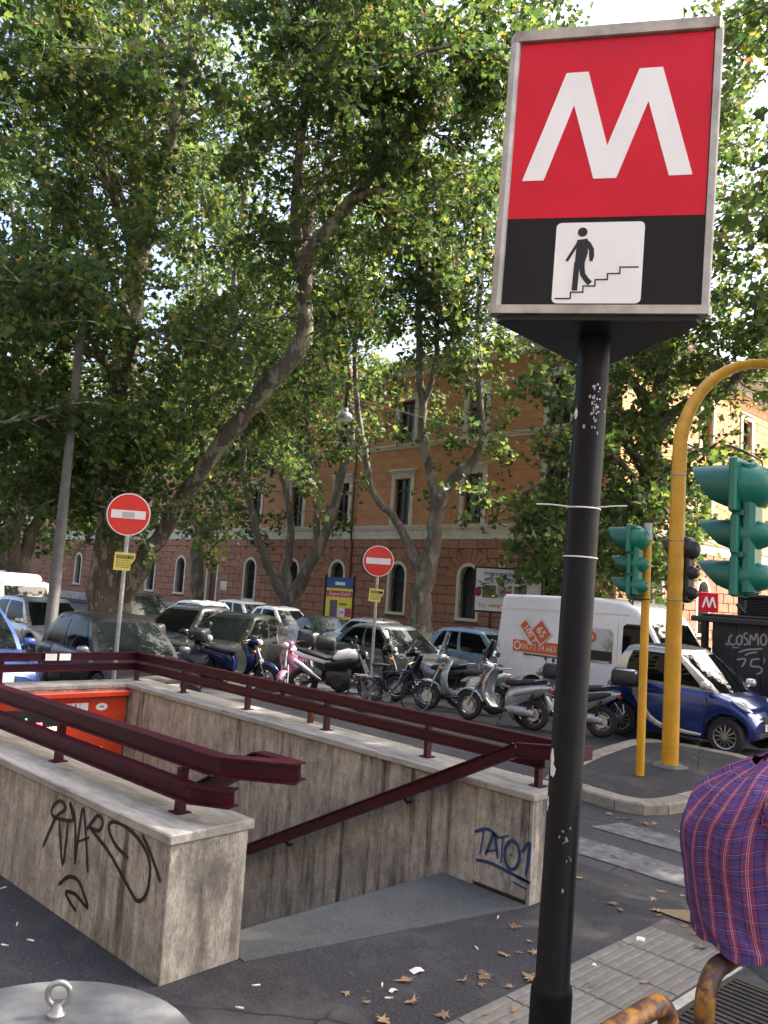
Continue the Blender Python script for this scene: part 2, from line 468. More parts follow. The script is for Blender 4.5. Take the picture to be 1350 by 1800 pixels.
def smear():
    m = travertine('travertine_smear', (0.390, 0.362, 0.318), (0.27, 0.243, 0.207), (0.050, 0.047, 0.042))
    N, Lk, b = nodes_of(m); src = b.inputs['Base Color'].links[0].from_socket
    tc = N.new('ShaderNodeTexCoord')
    nz = N.new('ShaderNodeTexNoise'); nz.inputs['Scale'].default_value = 7; nz.inputs['Detail'].default_value = 8; Lk.new(tc.outputs['Object'], nz.inputs['Vector'])
    def blob(c, s_):
        mp = N.new('ShaderNodeMapping'); mp.vector_type = 'POINT'; mp.inputs['Location'].default_value = tuple(-a / b_ for a, b_ in zip(c, s_)); mp.inputs['Scale'].default_value = tuple(1 / x for x in s_)
        Lk.new(tc.outputs['Object'], mp.inputs['Vector'])
        ln = N.new('ShaderNodeVectorMath'); ln.operation = 'LENGTH'; Lk.new(mp.outputs[0], ln.inputs[0])
        ad = N.new('ShaderNodeMath'); ad.operation = 'SUBTRACT'; Lk.new(nz.outputs['Fac'], ad.inputs[0]); 
        mr = N.new('ShaderNodeMath'); mr.operation = 'MULTIPLY'; mr.inputs[1].default_value = 0.55; Lk.new(ln.outputs['Value'], mr.inputs[0]); Lk.new(mr.outputs[0], ad.inputs[1])
        r_ = N.new('ShaderNodeValToRGB'); r_.color_ramp.elements[0].position = 0.0; r_.color_ramp.elements[1].position = 0.34; nz.inputs['Scale'].default_value = 11; nz.inputs['Roughness'].default_value = 0.7; Lk.new(ad.outputs[0], r_.inputs[0]); return r_.outputs[0]
    a = N.new('ShaderNodeMath'); a.operation = 'MAXIMUM'
    Lk.new(blob((-3.97, 2.68, 0.52), (0.3, 0.20, 0.20)), a.inputs[0]); Lk.new(blob((-3.97, 2.62, 0.20), (0.3, 0.06, 0.22)), a.inputs[1])
    fm = N.new('ShaderNodeMath'); fm.operation = 'MULTIPLY'; fm.inputs[1].default_value = 0.72; Lk.new(a.outputs[0], fm.inputs[0])
    o = N.new('ShaderNodeMix'); o.data_type = 'RGBA'; Lk.new(fm.outputs[0], o.inputs['Factor']); Lk.new(src, o.inputs['A']); o.inputs['B'].default_value = (0.075, 0.064, 0.058, 1)
    Lk.new(o.outputs['Result'], b.inputs['Base Color'])
smear()
mat('coping', (0.30, 0.285, 0.255), 0.8, var=0.25, scale=14, bump=0.003, bscale=40, stretch=(0.3, 1.4, 1), alt=(0.15, 0.145, 0.135), altscale=4.5, altlo=0.5, altwidth=0.2, orand=0.06)
mat('mortar', (0.10, 0.09, 0.08), 0.95)
mat('step_stone', (0.17, 0.165, 0.155), 0.8, var=0.25, scale=12)

# ------------------------------------------------------------------ ground, pavement, island
def road_z(y):
    """the carriageway falls away gently beyond the scooters"""
    if y <= 12: return -0.12
    return -0.12 - 0.02 * (min(y, 27.0) - 12)

SX0, SX1, SY0, SY1 = -10.05, -4.25, 2.50, 5.05         # stairwell opening
g = MB()
xs = [-500, -120, -60, SX0, SX1, 12, 60, 500]
ys = [-500, -60, -15, SY0, SY1, 12, 17, 22, 27, 60, 150, 500]
idx = {}
for i, x in enumerate(xs):
    for j, y in enumerate(ys):
        idx[i, j] = len(g.v); g.v.append((x, y, road_z(y)))
for i in range(len(xs) - 1):
    for j in range(len(ys) - 1):
        if xs[i] == SX0 and ys[j] == SY0: continue
        g.f.append((idx[i, j], idx[i + 1, j], idx[i + 1, j + 1], idx[i, j + 1])); g.m.append(0)
tag(g.build('ground', MAT['asphalt_road']), 'worn grey asphalt carriageway and parking area of the boulevard', 'road', kind='structure')

def poly_slab(name, poly, z0, z1, material, hole=None, label=None, cat=None):
    """flat raised slab with a rectangular hole cut by bands"""
    mb = MB()
    if hole is None:
        mb.prism(poly, z1 - z0, ((0, 0, z0), (1, 0, 0), (0, 1, 0)))
    else:
        x0, y0, x1, y1 = poly; hx0, hy0, hx1, hy1 = hole
        for a in ((x0, y0, x1, hy0), (x0, hy1, x1, y1), (x0, hy0, hx0, hy1), (hx1, hy0, x1, hy1)):
            mb.add([(a[0], a[1], z1), (a[2], a[1], z1), (a[2], a[3], z1), (a[0], a[3], z1)], [(0, 1, 2, 3)])
        mb.add([(x0, y0, z0), (x1, y0, z0), (x1, y1, z0), (x0, y1, z0), (x0, y0, z1), (x1, y0, z1), (x1, y1, z1), (x0, y1, z1)],
               [(0, 1, 5, 4), (1, 2, 6, 5), (2, 3, 7, 6), (3, 0, 4, 7)])
    return tag(mb.build(name, material, fix=hole is None), label, cat, kind='structure')

PAV_Y = 5.66
pav = poly_slab('pavement', (-11.3, -15, 14, PAV_Y), -0.14, 0.0, MAT['asphalt_walk'], (SX0, SY0, SX1, SY1),
                'dark asphalt pavement round the station stairs, strewn with dry leaves', 'pavement')
# ramp down to the crossing
rp = MB()
rp.add([(-4.6, PAV_Y, 0.0), (14, PAV_Y, 0.0), (14, 6.5, -0.116), (-4.6, 6.5, -0.116)], [(0, 1, 2, 3)])
rp.add([(-4.6, PAV_Y, -0.12), (-4.6, PAV_Y, 0), (-4.6, 6.5, -0.116)], [(0, 1, 2)])
rp.build('dropped_kerb', MAT['asphalt_walk'], pav, fix=False)
# kerb stones along the pavement edges
def kerb_row(parent, pts, w=0.26, z0=-0.14, z1=0.012, ln=0.95, gap=0.012, material='kerb_stone'):
    for k in range(len(pts) - 1):
        a, b_ = Vector((*pts[k], 0)), Vector((*pts[k + 1], 0))
        L = (b_ - a).length; d = (b_ - a) / L; s_ = Vector((d.y, -d.x, 0))
        n_ = max(1, round(L / ln)); st = L / n_
        for i in range(n_):
            p = a + d * (i * st + gap / 2); q = a + d * ((i + 1) * st - gap / 2)
            e = 0.018; jz = rnd.uniform(-0.006, 0.006)
            def ring(c):
                return [c + Vector((0, 0, z0)), c + Vector((0, 0, z1 + jz - e)), c - s_ * e + Vector((0, 0, z1 + jz)),
                        c - s_ * (w - e) + Vector((0, 0, z1 + jz)), c - s_ * w + Vector((0, 0, z1 + jz - e)), c - s_ * w + Vector((0, 0, z0))]
            mb = MB(); mb.loft([ring(p), ring(q)])
            mb.build('kerb_stone', MAT[material], parent)
kerb_row(pav, [(-4.62, PAV_Y + 0.02), (-11.3, PAV_Y + 0.02)][::-1])
kerb_row(pav, [(-11.32, PAV_Y), (-11.32, -4.0)])

# traffic island with rounded stone kerb
isl = [(-5.9, 8.62), (-5.36, 8.52), (-4.85, 8.46), (-4.55, 8.56), (-4.40, 8.85), (-4.34, 9.35), (-4.30, 10.2), (-4.30, 11.4), (-4.42, 12.2), (-4.75, 12.75),
       (-5.3, 12.98), (-6.2, 13.0), (-6.72, 12.85), (-6.86, 12.4), (-6.75, 11.6), (-6.55, 10.6), (-6.25, 9.4)]
isl_in = []
cx, cy = -5.5, 10.7
for (x, y) in isl:
    d = Vector((x - cx, y - cy)); d.normalize(); isl_in.append((x - d.x * 0.2, y - d.y * 0.2))
island = poly_slab('traffic_island', isl_in, -0.13, -0.004, MAT['asphalt_walk'], None, 'asphalt traffic island with a pale stone kerb beside the crossing', 'traffic island')
kerb_row(island, [*isl, isl[0]], w=0.25, z1=0.006, ln=0.8)

# far pavement in front of the long building
farp = poly_slab('pavement', [(-110, 27.6), (-14.0, 27.6), (-14.0, 70), (-110, 70)], -0.46, -0.30, MAT['asphalt_walk'], None, 'far pavement along the foot of the long orange building', 'pavement')
kerb_row(farp, [(-60, 27.6), (-14.0, 27.6)], z0=-0.46, z1=-0.29, ln=1.6)

# crossing: worn white bars
cw = [(-4.62, 7.62, -0.2, 8.06, 0.10), (-4.62, 6.72, 0.2, 7.2, 0.02), (-3.95, 8.42, -0.2, 8.75, 0.06)]
for (x0, y0, x1, y1, sk) in cw:
    mb = MB(); nseg = 16
    top, bot = [], []
    for i in range(nseg + 1):
        t = i / nseg; x = x0 + (x1 - x0) * t
        top.append((x + 0.1 * (i == 0), y1 + rnd.uniform(-0.012, 0.012), -0.113)); bot.append((x, y0 + rnd.uniform(-0.012, 0.012), -0.113))
    mb.add(bot + top, [(i, i + 1, nseg + 2 + i, nseg + 1 + i) for i in range(nseg)])
    tag(mb.build('crossing_stripe', MAT['road_paint'], fix=False), 'worn white bar of the pedestrian crossing', 'road marking', 'crossing bars', 'structure')
mb = MB(); mb.add([(-2.95, 5.72, 0.0), (-2.2, 5.72, 0.0), (-2.2, 6.05, -0.045), (-2.85, 6.05, -0.045)], [(0, 1, 2, 3)])
mb.v = [(x, y, z + 0.003) for x, y, z in mb.v]
tag(mb.build('yellow_patch', MAT['road_paint_yellow'], fix=False), 'faded yellow paint patch at the dropped kerb', 'road marking', kind='structure')

# grooved guide tiles for the blind
tact = MB()
tact.box2((-2.80, -6, 0.001), (-2.20, 5.62, 0.004))
tact = tact.build('tactile_path', MAT['mortar'], pav)
tm = None
for j in range(-4, 14):
    for i in range(1):
        if tm is None:
            mb = MB(); x0, x1 = -0.295, 0.295; n_ = 9
            pts = []
            wv = (x1 - x0) / n_
            for k in range(n_):
                a = x0 + k * wv
                pts += [(a, 0.008), (a + wv * 0.18, 0.0125), (a + wv * 0.72, 0.0125), (a + wv * 0.9, 0.008)]
            pts.append((x1, 0.008))
            r0 = [(px, -0.195, pz) for px, pz in pts]; r1 = [(px, 0.195, pz) for px, pz in pts]
            mb.loft([r0, r1], closed=False, cap0=False, cap1=False)
            tm = mb.build('tactile_tile', MAT['tile_grey'], tact, fix=True); tile0 = tm
            me_t = tm.data
        else:
            tm = link('tactile_tile', me_t, tact)
        tm.location = (-2.50, 1.2 + j * 0.4 - 1.4 + 0.2, -0.0015)
        if tm.location.y > 5.5: tm.location.y = 5.42
mb = MB(); mb.box2((-2.19, -3, 0.001), (-2.13, 5.3, 0.006)); mb.build('edge_strip', MAT['marble_line'], pav)
# drain grating by the railings
gr = thing('drain_grate', 'rusty iron drain grating set in the pavement under the seated person', 'drain grate', (-1.92, 4.62, 0.0))
mb = MB(); mb.box2((-0.2, -0.5, 0.001), (0.2, 0.5, 0.004)); mb.build('pit', MAT['ink_black'], gr)
mb = MB()
for (a, b_) in (((-0.2, -0.5, .004), (-0.17, 0.5, .012)), ((0.17, -0.5, .004), (0.2, 0.5, .012)), ((-0.17, -0.5, .004), (0.17, -0.47, .012)), ((-0.17, 0.47, .004), (0.17, 0.5, .012))): mb.box2(a, b_)
mb.build('frame', MAT['iron_dark'], gr)
bar = None
for k in range(18):
    if bar is None:
        mb = MB(); mb.box((0, 0, 0), (0.34, 0.022, 0.007)); bar = mb.build('bar', MAT['iron_dark'], gr); bm_ = bar.data
    else: bar = link('bar', bm_, gr)
    bar.location = (0, -0.445 + k * 0.0525, 0.0075)

# ------------------------------------------------------------------ station stairs
CAPZ, CAPT = 0.78, 0.055
def wall_slabs(parent, x0, x1, y, z0, z1, face, material, name='slab', wl=0.62, th=0.03):
    """travertine slabs on a face; face = -1 faces -y, +1 faces +y"""
    x = x0; k = 0
    while x < x1 - 0.05:
        w = min(wl * rnd.uniform(0.8, 1.25), x1 - x)
        if x1 - x - w < 0.25: w = x1 - x
        mb = MB(); d = rnd.uniform(-0.002, 0.002)
        mb.bbox2((x + 0.003, y, z0), (x + w - 0.003, y + face * (th + d), z1), 0.003)
        mb.build(name, MAT[material], parent)
        x += w
def coping_row(parent, x0, x1, y0, y1, ax='x', ln=1.1):
    x = x0
    while x < x1 - 0.05:
        w = min(ln * rnd.uniform(0.85, 1.2), x1 - x)
        if x1 - x - w < 0.35: w = x1 - x
        mb = MB(); j = rnd.uniform(-0.003, 0.003)
        if ax == 'x': mb.bbox2((x + 0.002, y0, CAPZ - CAPT), (x + w - 0.002, y1, CAPZ + j), 0.008)
        else: mb.bbox2((y0, x + 0.002, CAPZ - CAPT), (y1, x + w - 0.002, CAPZ + j), 0.008)
        mb.build('coping_slab', MAT['coping'], parent)
        x += w
# near wall: its long face carries the black graffiti
nw = thing('stair_wall', 'near travertine stair wall with black looping graffiti on its long face', 'wall', (0, 0, 0))
mb = MB(); mb.box2((-11.0, 2.40, -3.2), (-4.0, 2.86, 0.72)); mb.build('core', MAT['mortar'], nw)
wall_slabs(nw, -11.0, -4.0, 2.40, 0.0, 0.722, -1, 'travertine')
wall_slabs(nw, -11.0, -4.0, 2.86, -3.0, 0.722, 1, 'travertine_stained', wl=0.8)
mb = MB(); mb.bbox2((-4.0, 2.372, 0.0), (-3.972, 2.888, 0.722), 0.003); e_ = mb.build('slab', MAT['travertine_smear'], nw); e_['label'] = 'end slab with a sooty dark smear'
coping_row(nw, -11.02, -3.945, 2.345, 2.915)
def swing(o, ang=0.05, p=(-4.0, 2.4)):
    """the near wall is not quite parallel to the far one"""
    c, s_ = math.cos(ang), math.sin(ang)
    o.rotation_euler = (0, 0, ang); o.location.x = p[0] - (c * p[0] - s_ * p[1]); o.location.y = p[1] - (s_ * p[0] + c * p[1])
swing(nw)
# far wall
fw = thing('stair_wall', 'far travertine stair wall with the blue spray tag on its inner face', 'wall', (0, 0, 0))
mb = MB(); mb.box2((-10.05, 5.03, -3.2), (-3.53, 5.38, 0.72)); mb.build('core', MAT['mortar'], fw)
wall_slabs(fw, -9.72, -4.02, 5.03, -3.0, 0.722, -1, 'travertine_stained', wl=0.74)
mb = MB(); mb.bbox2((-4.014, 5.03, 0.03), (-3.535, 4.992, 0.722), 0.003); mb.build('slab', MAT['travertine'], fw)
wall_slabs(fw, -10.05, -3.53, 5.38, 0.0, 0.722, 1, 'travertine')
mb = MB(); mb.bbox2((-3.53, 4.996, 0.0), (-3.50, 5.41, 0.722), 0.003); mb.build('slab', MAT['travertine'], fw)
coping_row(fw, -9.70, -3.47, 4.96, 5.44)
# back wall
bw = thing('stair_wall', 'low back wall of the stairwell above the red information panel', 'wall', (0, 0, 0))
mb = MB(); mb.box2((-10.03, 2.6, 0.0), (-9.74, 5.03, 0.72)); mb.build('core', MAT['mortar'], bw)
wx = MB(); wx.bbox2((-9.74, 2.6, 0.36), (-9.71, 5.0, 0.722), 0.003); wx.build('slab', MAT['travertine'], bw)
wx = MB(); wx.bbox2((-10.06, 2.6, 0.0), (-10.03, 5.0, 0.722), 0.003); wx.build('slab', MAT['travertine'], bw)
coping_row(bw, 2.64, 5.44, -10.12, -9.70, ax='y')
# dark passage below the back wall
pas = MB()
pas.box2((-10.05, 2.45, -3.3), (-9.9, 5.03, -0.9)); pas.build('passage_wall', MAT['mortar'], bw)
# steps
stt = thing('stone_stairs', 'grey stone steps leading down between the travertine walls', 'stairs', (0, 0, 0))
for k in range(18):
    x = -4.30 - 0.3 * k
    mb = MB(); mb.bbox2((x - 0.33, 2.45, -0.165 * (k + 2)), (x, 4.99, -0.165 * (k + 1) + 0.0), 0.008)
    mb.build('step', MAT['step_stone'], stt)
mb = MB(); mb.box2((-10.05, 2.45, -3.4), (-9.7, 5.03, -3.14)); mb.build('landing', MAT['step_stone'], stt)
# pale granite threshold in front of the first step (oblique edge towards the street)
thr = MB()
poly = [(-4.31, 2.895), (-3.945, 2.895), (-3.50, 4.985), (-4.31, 4.985)]
thr.prism(poly, 0.17, ((0, 0, -0.163), (1, 0, 0), (0, 1, 0)))
thr.build('threshold', MAT['granite'], stt)

# graffiti on the walls
GRAF_NEAR = [[(-5.432, 0.339), (-5.294, 0.562), (-5.174, 0.699), (-5.238, 0.754), (-5.327, 0.693), (-5.356, 0.603), (-5.295, 0.568), (-5.073, 0.621), (-5.086, 0.705), (-5.128, 0.784)], [(-5.128, 0.784), (-5.037, 0.649), (-4.984, 0.355)], [(-5.243, 0.567), (-5.136, 0.309), (-5.124, 0.586)], [(-4.984, 0.355), (-4.955, 0.775), (-4.894, 0.604), (-4.815, 0.35)], [(-5.007, 0.477), (-4.836, 0.551)], [(-4.88, 0.608), (-4.824, 0.699), (-4.767, 0.783), (-4.713, 0.776), (-4.697, 0.729), (-4.734, 0.656), (-4.841, 0.64)], [(-4.841, 0.64), (-4.596, 0.527), (-4.351, 0.401), (-4.238, 0.358), (-4.153, 0.436), (-4.156, 0.609), (-4.276, 0.749), (-4.455, 0.81), (-4.582, 0.796), (-4.623, 0.721), (-4.528, 0.607), (-4.375, 0.55)], [(-4.255, 0.809), (-4.15, 0.681), (-4.034, 0.515)], [(-5.165, 0.18), (-5.052, 0.26), (-4.928, 0.276), (-4.837, 0.219), (-4.778, 0.158), (-4.939, 0.188), (-5.062, 0.167), (-5.005, 0.129), (-4.912, 0.099)]]
GRAF_TATO = [[(-4.014, 0.386), (-3.891, 0.435), (-3.791, 0.401)], [(-3.927, 0.411), (-3.953, 0.24)], [(-3.903, 0.244), (-3.861, 0.349), (-3.828, 0.414), (-3.786, 0.248)], [(-3.893, 0.275), (-3.797, 0.31)], [(-3.803, 0.392), (-3.698, 0.437)], [(-3.749, 0.415), (-3.756, 0.228)], [(-3.653, 0.211), (-3.626, 0.229), (-3.605, 0.262), (-3.595, 0.305), (-3.598, 0.349), (-3.613, 0.385), (-3.637, 0.406), (-3.665, 0.409), (-3.693, 0.392), (-3.714, 0.358), (-3.724, 0.315), (-3.721, 0.271), (-3.706, 0.234), (-3.682, 0.213), (-3.653, 0.211)], [(-3.676, 0.316), (-3.656, 0.303)], [(-3.576, 0.351), (-3.508, 0.432), (-3.533, 0.2)], [(-3.987, 0.187), (-3.851, 0.202), (-3.658, 0.182), (-3.492, 0.159)], [(-3.611, 0.178), (-3.492, 0.168)], [(-3.643, 0.129), (-3.516, 0.112)]]
mb = MB()
for st_ in GRAF_NEAR: ribbon(mb, [(x, z if z < 0.55 else 0.55 + (z - 0.55) * 0.62) for x, z in st_], 0.024, ((0, 2.367, 0), (1, 0, 0), (0, 0, 1)), 0.0015)
mb.build('graffiti', MAT['spray_black'], nw, fix=False)
mb = MB()
for st_ in GRAF_TATO: ribbon(mb, st_, 0.024, ((0, 4.988, 0), (1, 0, 0), (0, 0, 1)), 0.002)
mb.build('graffiti', MAT['spray_blue'], fw, fix=False)

# ------------------------------------------------------------------ maroon railings
def channel(mb, p, q, h=0.105, w=0.07, t=0.010, up=(0, 0, 1)):
    """I-section bar: web with two flanges"""
    p, q = Vector(p), Vector(q)
    d = (q - p).normalized(); u = Vector(up); u = (u - d * u.dot(d)).normalized()
    mb.beam(p, q, t, h - 2 * t, up)
    mb.beam(p + u * (h / 2 - t / 2), q + u * (h / 2 - t / 2), w, t, up)
    mb.beam(p - u * (h / 2 - t / 2), q - u * (h / 2 - t / 2), w, t, up)
def rail_part(parent, pts, name, h=0.105, w=0.07):
    mb = MB()
    for a, b_ in zip(pts[:-1], pts[1:]): channel(mb, a, b_, h, w)
    return mb.build(name, MAT['maroon'], parent)
def posts(parent, spots, z0, z1, w=0.055):
    for (x, y) in spots:
        mb = MB(); mb.box2((x - 0.02, y - w / 2, z0), (x + 0.02, y + w / 2, z1)); mb.box((x, y, z0 + 0.004), (0.1, 0.1, 0.008))
        mb.build('post', MAT['maroon'], parent)
fr = thing('guard_railing', 'maroon steel guard railing on the far and back stair walls', 'railing', (0, 0, CAPZ))
YF = 5.19
rail_part(fr, [(-10.02, YF, 0.315), (-3.20, YF, 0.315)], 'top_rail', 0.10)
rail_part(fr, [(-10.02, YF, 0.185), (-3.55, YF, 0.185)], 'lower_rail', 0.09)
rail_part(fr, [(-9.93, YF + 0.03, 0.315), (-9.93, 2.6, 0.315)], 'top_rail', 0.10)
rail_part(fr, [(-9.93, YF + 0.03, 0.185), (-9.93, 2.6, 0.185)], 'lower_rail', 0.09)
posts(fr, [(-4.75, YF + .025), (-6.08, YF + .025), (-7.41, YF + .025), (-8.75, YF + .025), (-9.95, YF + .03), (-9.95, 3.50), (-3.62, YF + .025)], 0.0, 0.262)
mb = MB()
for y in (4.05, 4.22): mb.box((-9.885, y, 0.315), (0.003, 0.14, 0.08))
mb.build('paper_notice', MAT['paper'], fr)
# handrail running down the far wall, with its level end
hr = thing('handrail', 'maroon handrail sloping down the inner face of the far stair wall', 'handrail', (0, 0, 0))
rail_part(hr, [(-3.17, 4.90, 1.125), (-3.60, 4.90, 1.075), (-4.10, 4.90, 0.83), (-9.4, 4.90, -1.74)], 'rail', 0.10, 0.06)
mb = MB(); mb.beam((-3.20, 4.88, 1.12), (-3.20, 5.22, 1.10), 0.05, 0.09); mb.build('return', MAT['maroon'], hr)
for x, z in ((-4.7, 0.50), (-6.2, -0.23), (-7.7, -0.96)):
    mb = MB(); mb.tube([(x, 4.90, z), (x, 4.95, z - 0.05), (x, 4.995, z - 0.05)], 0.012, 6); mb.build('bracket', MAT['maroon'], hr)
# railing on the near wall
nr = thing('guard_railing', 'maroon steel guard railing on the near stair wall with a bent level end', 'railing', (0, 0, CAPZ))
YN = 2.63
rail_part(nr, [(-11.0, YN + 0.06, 0.315), (-4.02, YN + 0.06, 0.315), (-3.62, YN + 0.30, 0.325)], 'top_rail', 0.115, 0.10)
rail_part(nr, [(-11.0, YN - 0.03, 0.145), (-4.15, YN - 0.03, 0.145), (-3.90, YN + 0.08, 0.155)], 'lower_rail', 0.10, 0.10)
rail_part(nr, [(-3.64, YN + 0.33, 0.325), (-4.10, YN + 0.40, 0.30), (-9.4, YN + 0.40, -2.46)], 'handrail', 0.10, 0.08)
swing(nr)
posts(nr, [(-4.30, YN), (-5.87, YN), (-7.44, YN), (-9.0, YN)], 0.0, 0.26)

# ------------------------------------------------------------------ red information panel over the passage
mat('panel_red', (0.62, 0.055, 0.018), 0.35, var=0.06, scale=3, coat=0.1)
mat('panel_dark', (0.06, 0.02, 0.018), 0.5)
mat('led_green', (0.01, 0.02, 0.01), 0.5, emit=(0.05, 1.0, 0.2), estr=3.5)
mat('led_red', (0.02, 0.01, 0.01), 0.5, emit=(1.0, 0.04, 0.06), estr=4.0)
mat('led_amber', (0.02, 0.02, 0.01), 0.5, emit=(1.0, 0.62, 0.30), estr=4.0)
ip = thing('information_panel', 'bright red metro information panel with a small lit display under the back wall', 'information panel', (-9.70, 0, 0))
mb = MB(); mb.bbox2((-0.15, 2.6, -0.45), (0.0, 4.985, 0.625), 0.006); mb.build('body', MAT['panel_red'], ip)
mb = MB(); mb.bbox2((-0.02, 2.6, 0.635), (0.09, 4.99, 0.70), 0.008); mb.build('hood', MAT['panel_red'], ip)
FY = ((0.004, 0, 0), (0, 1, 0), (0, 0, 1))
mb = MB(); mb.prism([(4.16, 0.34), (4.50, 0.34), (4.50, 0.585), (4.16, 0.585)], 0.003, ((0.001, 0, 0), (0, 1, 0), (0, 0, 1))); mb.build('pictogram_board', MAT['traffic_red'], ip)
for i in range(3):
    for j in range(2):
        mb = MB(); y0 = 4.17 + i * 0.108; z0 = 0.46 - j * 0.105
        mb.prism([(y0, z0), (y0 + 0.1, z0), (y0 + 0.1, z0 + 0.1), (y0, z0 + 0.1)], 0.002, ((0.005, 0, 0), (0, 1, 0), (0, 0, 1))); mb.build('pictogram', MAT['sign_white'], ip)
text_mesh('i', 0.10, ((0.009, 4.328, 0.51), (0, 1, 0), (0, 0, 1)), 'lettering', MAT['ink_black'], ip, off=0.004)
mb = MB(); ribbon(mb, [(4.19, 0.475), (4.26, 0.475)], 0.006, ((0.0075, 0, 0), (0, 1, 0), (0, 0, 1))); ribbon(mb, [(4.235, 0.475), (4.24, 0.545), (4.22, 0.52)], 0.012, ((0.0075, 0, 0), (0, 1, 0), (0, 0, 1)), k=2)
mb.build('stair_symbol', MAT['ink_black'], ip, fix=False)
mb = MB(); mb.prism([(4.66 + 0.075 * math.cos(t), 0.505 + 0.045 * math.sin(t)) for t in [2 * math.pi * k / 24 for k in range(24)]], 0.002, ((0.001, 0, 0), (0, 1, 0), (0, 0, 1))); mb.build('oval_sticker', MAT['sign_white'], ip)
mb = MB(); mb.prism([(4.635, 0.497), (4.685, 0.497), (4.685, 0.513), (4.635, 0.513)], 0.001, ((0.0035, 0, 0), (0, 1, 0), (0, 0, 1))); mb.build('printed_mark', MAT['ink_grey'], ip)
mb = MB(); mb.bbox2((0.0, 2.95, 0.215), (0.05, 4.19, 0.51), 0.004); mb.build('display', MAT['ink_black'], ip)
for txt, y, z, mt in (('1 MI..', 3.40, 0.45, 'led_amber'), ('OX TU.', 3.64, 0.39, 'led_green'), ('AT 22', 3.84, 0.335, 'led_red'), ('-FOLIGNO', 4.03, 0.275, 'led_amber')):
    text_mesh(txt, 0.072, ((0.053, y, z), (0, 1, 0), (0, 0, 1)), 'lettering', MAT[mt], ip, off=0.005)
mb = MB(); mb.bbox2((0.0, 4.3, -0.12), (0.012, 4.72, 0.02), 0.003); mb.build('notice_plate', MAT['notice_yellow'], ip)
mb = MB()
for k in range(5): mb.prism([(4.34 + k * 0.07, -0.09), (4.39 + k * 0.07, -0.09), (4.39 + k * 0.07, -0.02), (4.34 + k * 0.07, -0.02)], 0.001, ((0.0125, 0, 0), (0, 1, 0), (0, 0, 1)))
mb.build('printed_mark', MAT['ink_grey'], ip)
# ------------------------------------------------------------------ metro sign
ms = thing('metro_sign', 'large triangular red metro sign with white M on a black pole in front', 'metro sign', (-1.834, 2.765, 0.08), math.atan2(0.579, 0.814))
ms.scale = (0.965, 0.965, 0.975)
ms.rotation_euler = (Matrix.Rotation(R(1.4), 3, Vector((-0.724, 0.69, 0))) @ Matrix.Rotation(math.atan2(0.579, 0.814) - R(3), 3, 'Z')).to_euler()
S = 0.85; FRY = -S * 0.2887; APY = S * 0.5774
def tri(off=0.0):
    pts = [Vector((-S / 2, FRY)), Vector((S / 2, FRY)), Vector((0, APY))]
    pts = [p * (1 + off / 0.25) for p in pts]
    out = []
    for i, p in enumerate(pts):                          # blunt corners
        a, b_ = pts[i - 1], pts[(i + 1) % 3]
        out += [p + (a - p).normalized() * 0.045, p + (b_ - p).normalized() * 0.045]
    return out
mb = MB(); mb.prism([tuple(p) for p in tri(-0.012)], 1.17, ((0, 0, 3.25), (1, 0, 0), (0, 1, 0))); mb.build('box', MAT['black_metal'], ms)
mb = MB(); mb.prism([tuple(p) for p in tri(-0.004)], 0.022, ((0, 0, 3.225), (1, 0, 0), (0, 1, 0))); mb.build('underside', MAT['black_metal'], ms)
mb = MB(); mb.prism([tuple(p) for p in tri(0.012)], 0.045, ((0, 0, 4.41), (1, 0, 0), (0, 1, 0))); mb.build('cap', MAT['rust_cap'], ms)
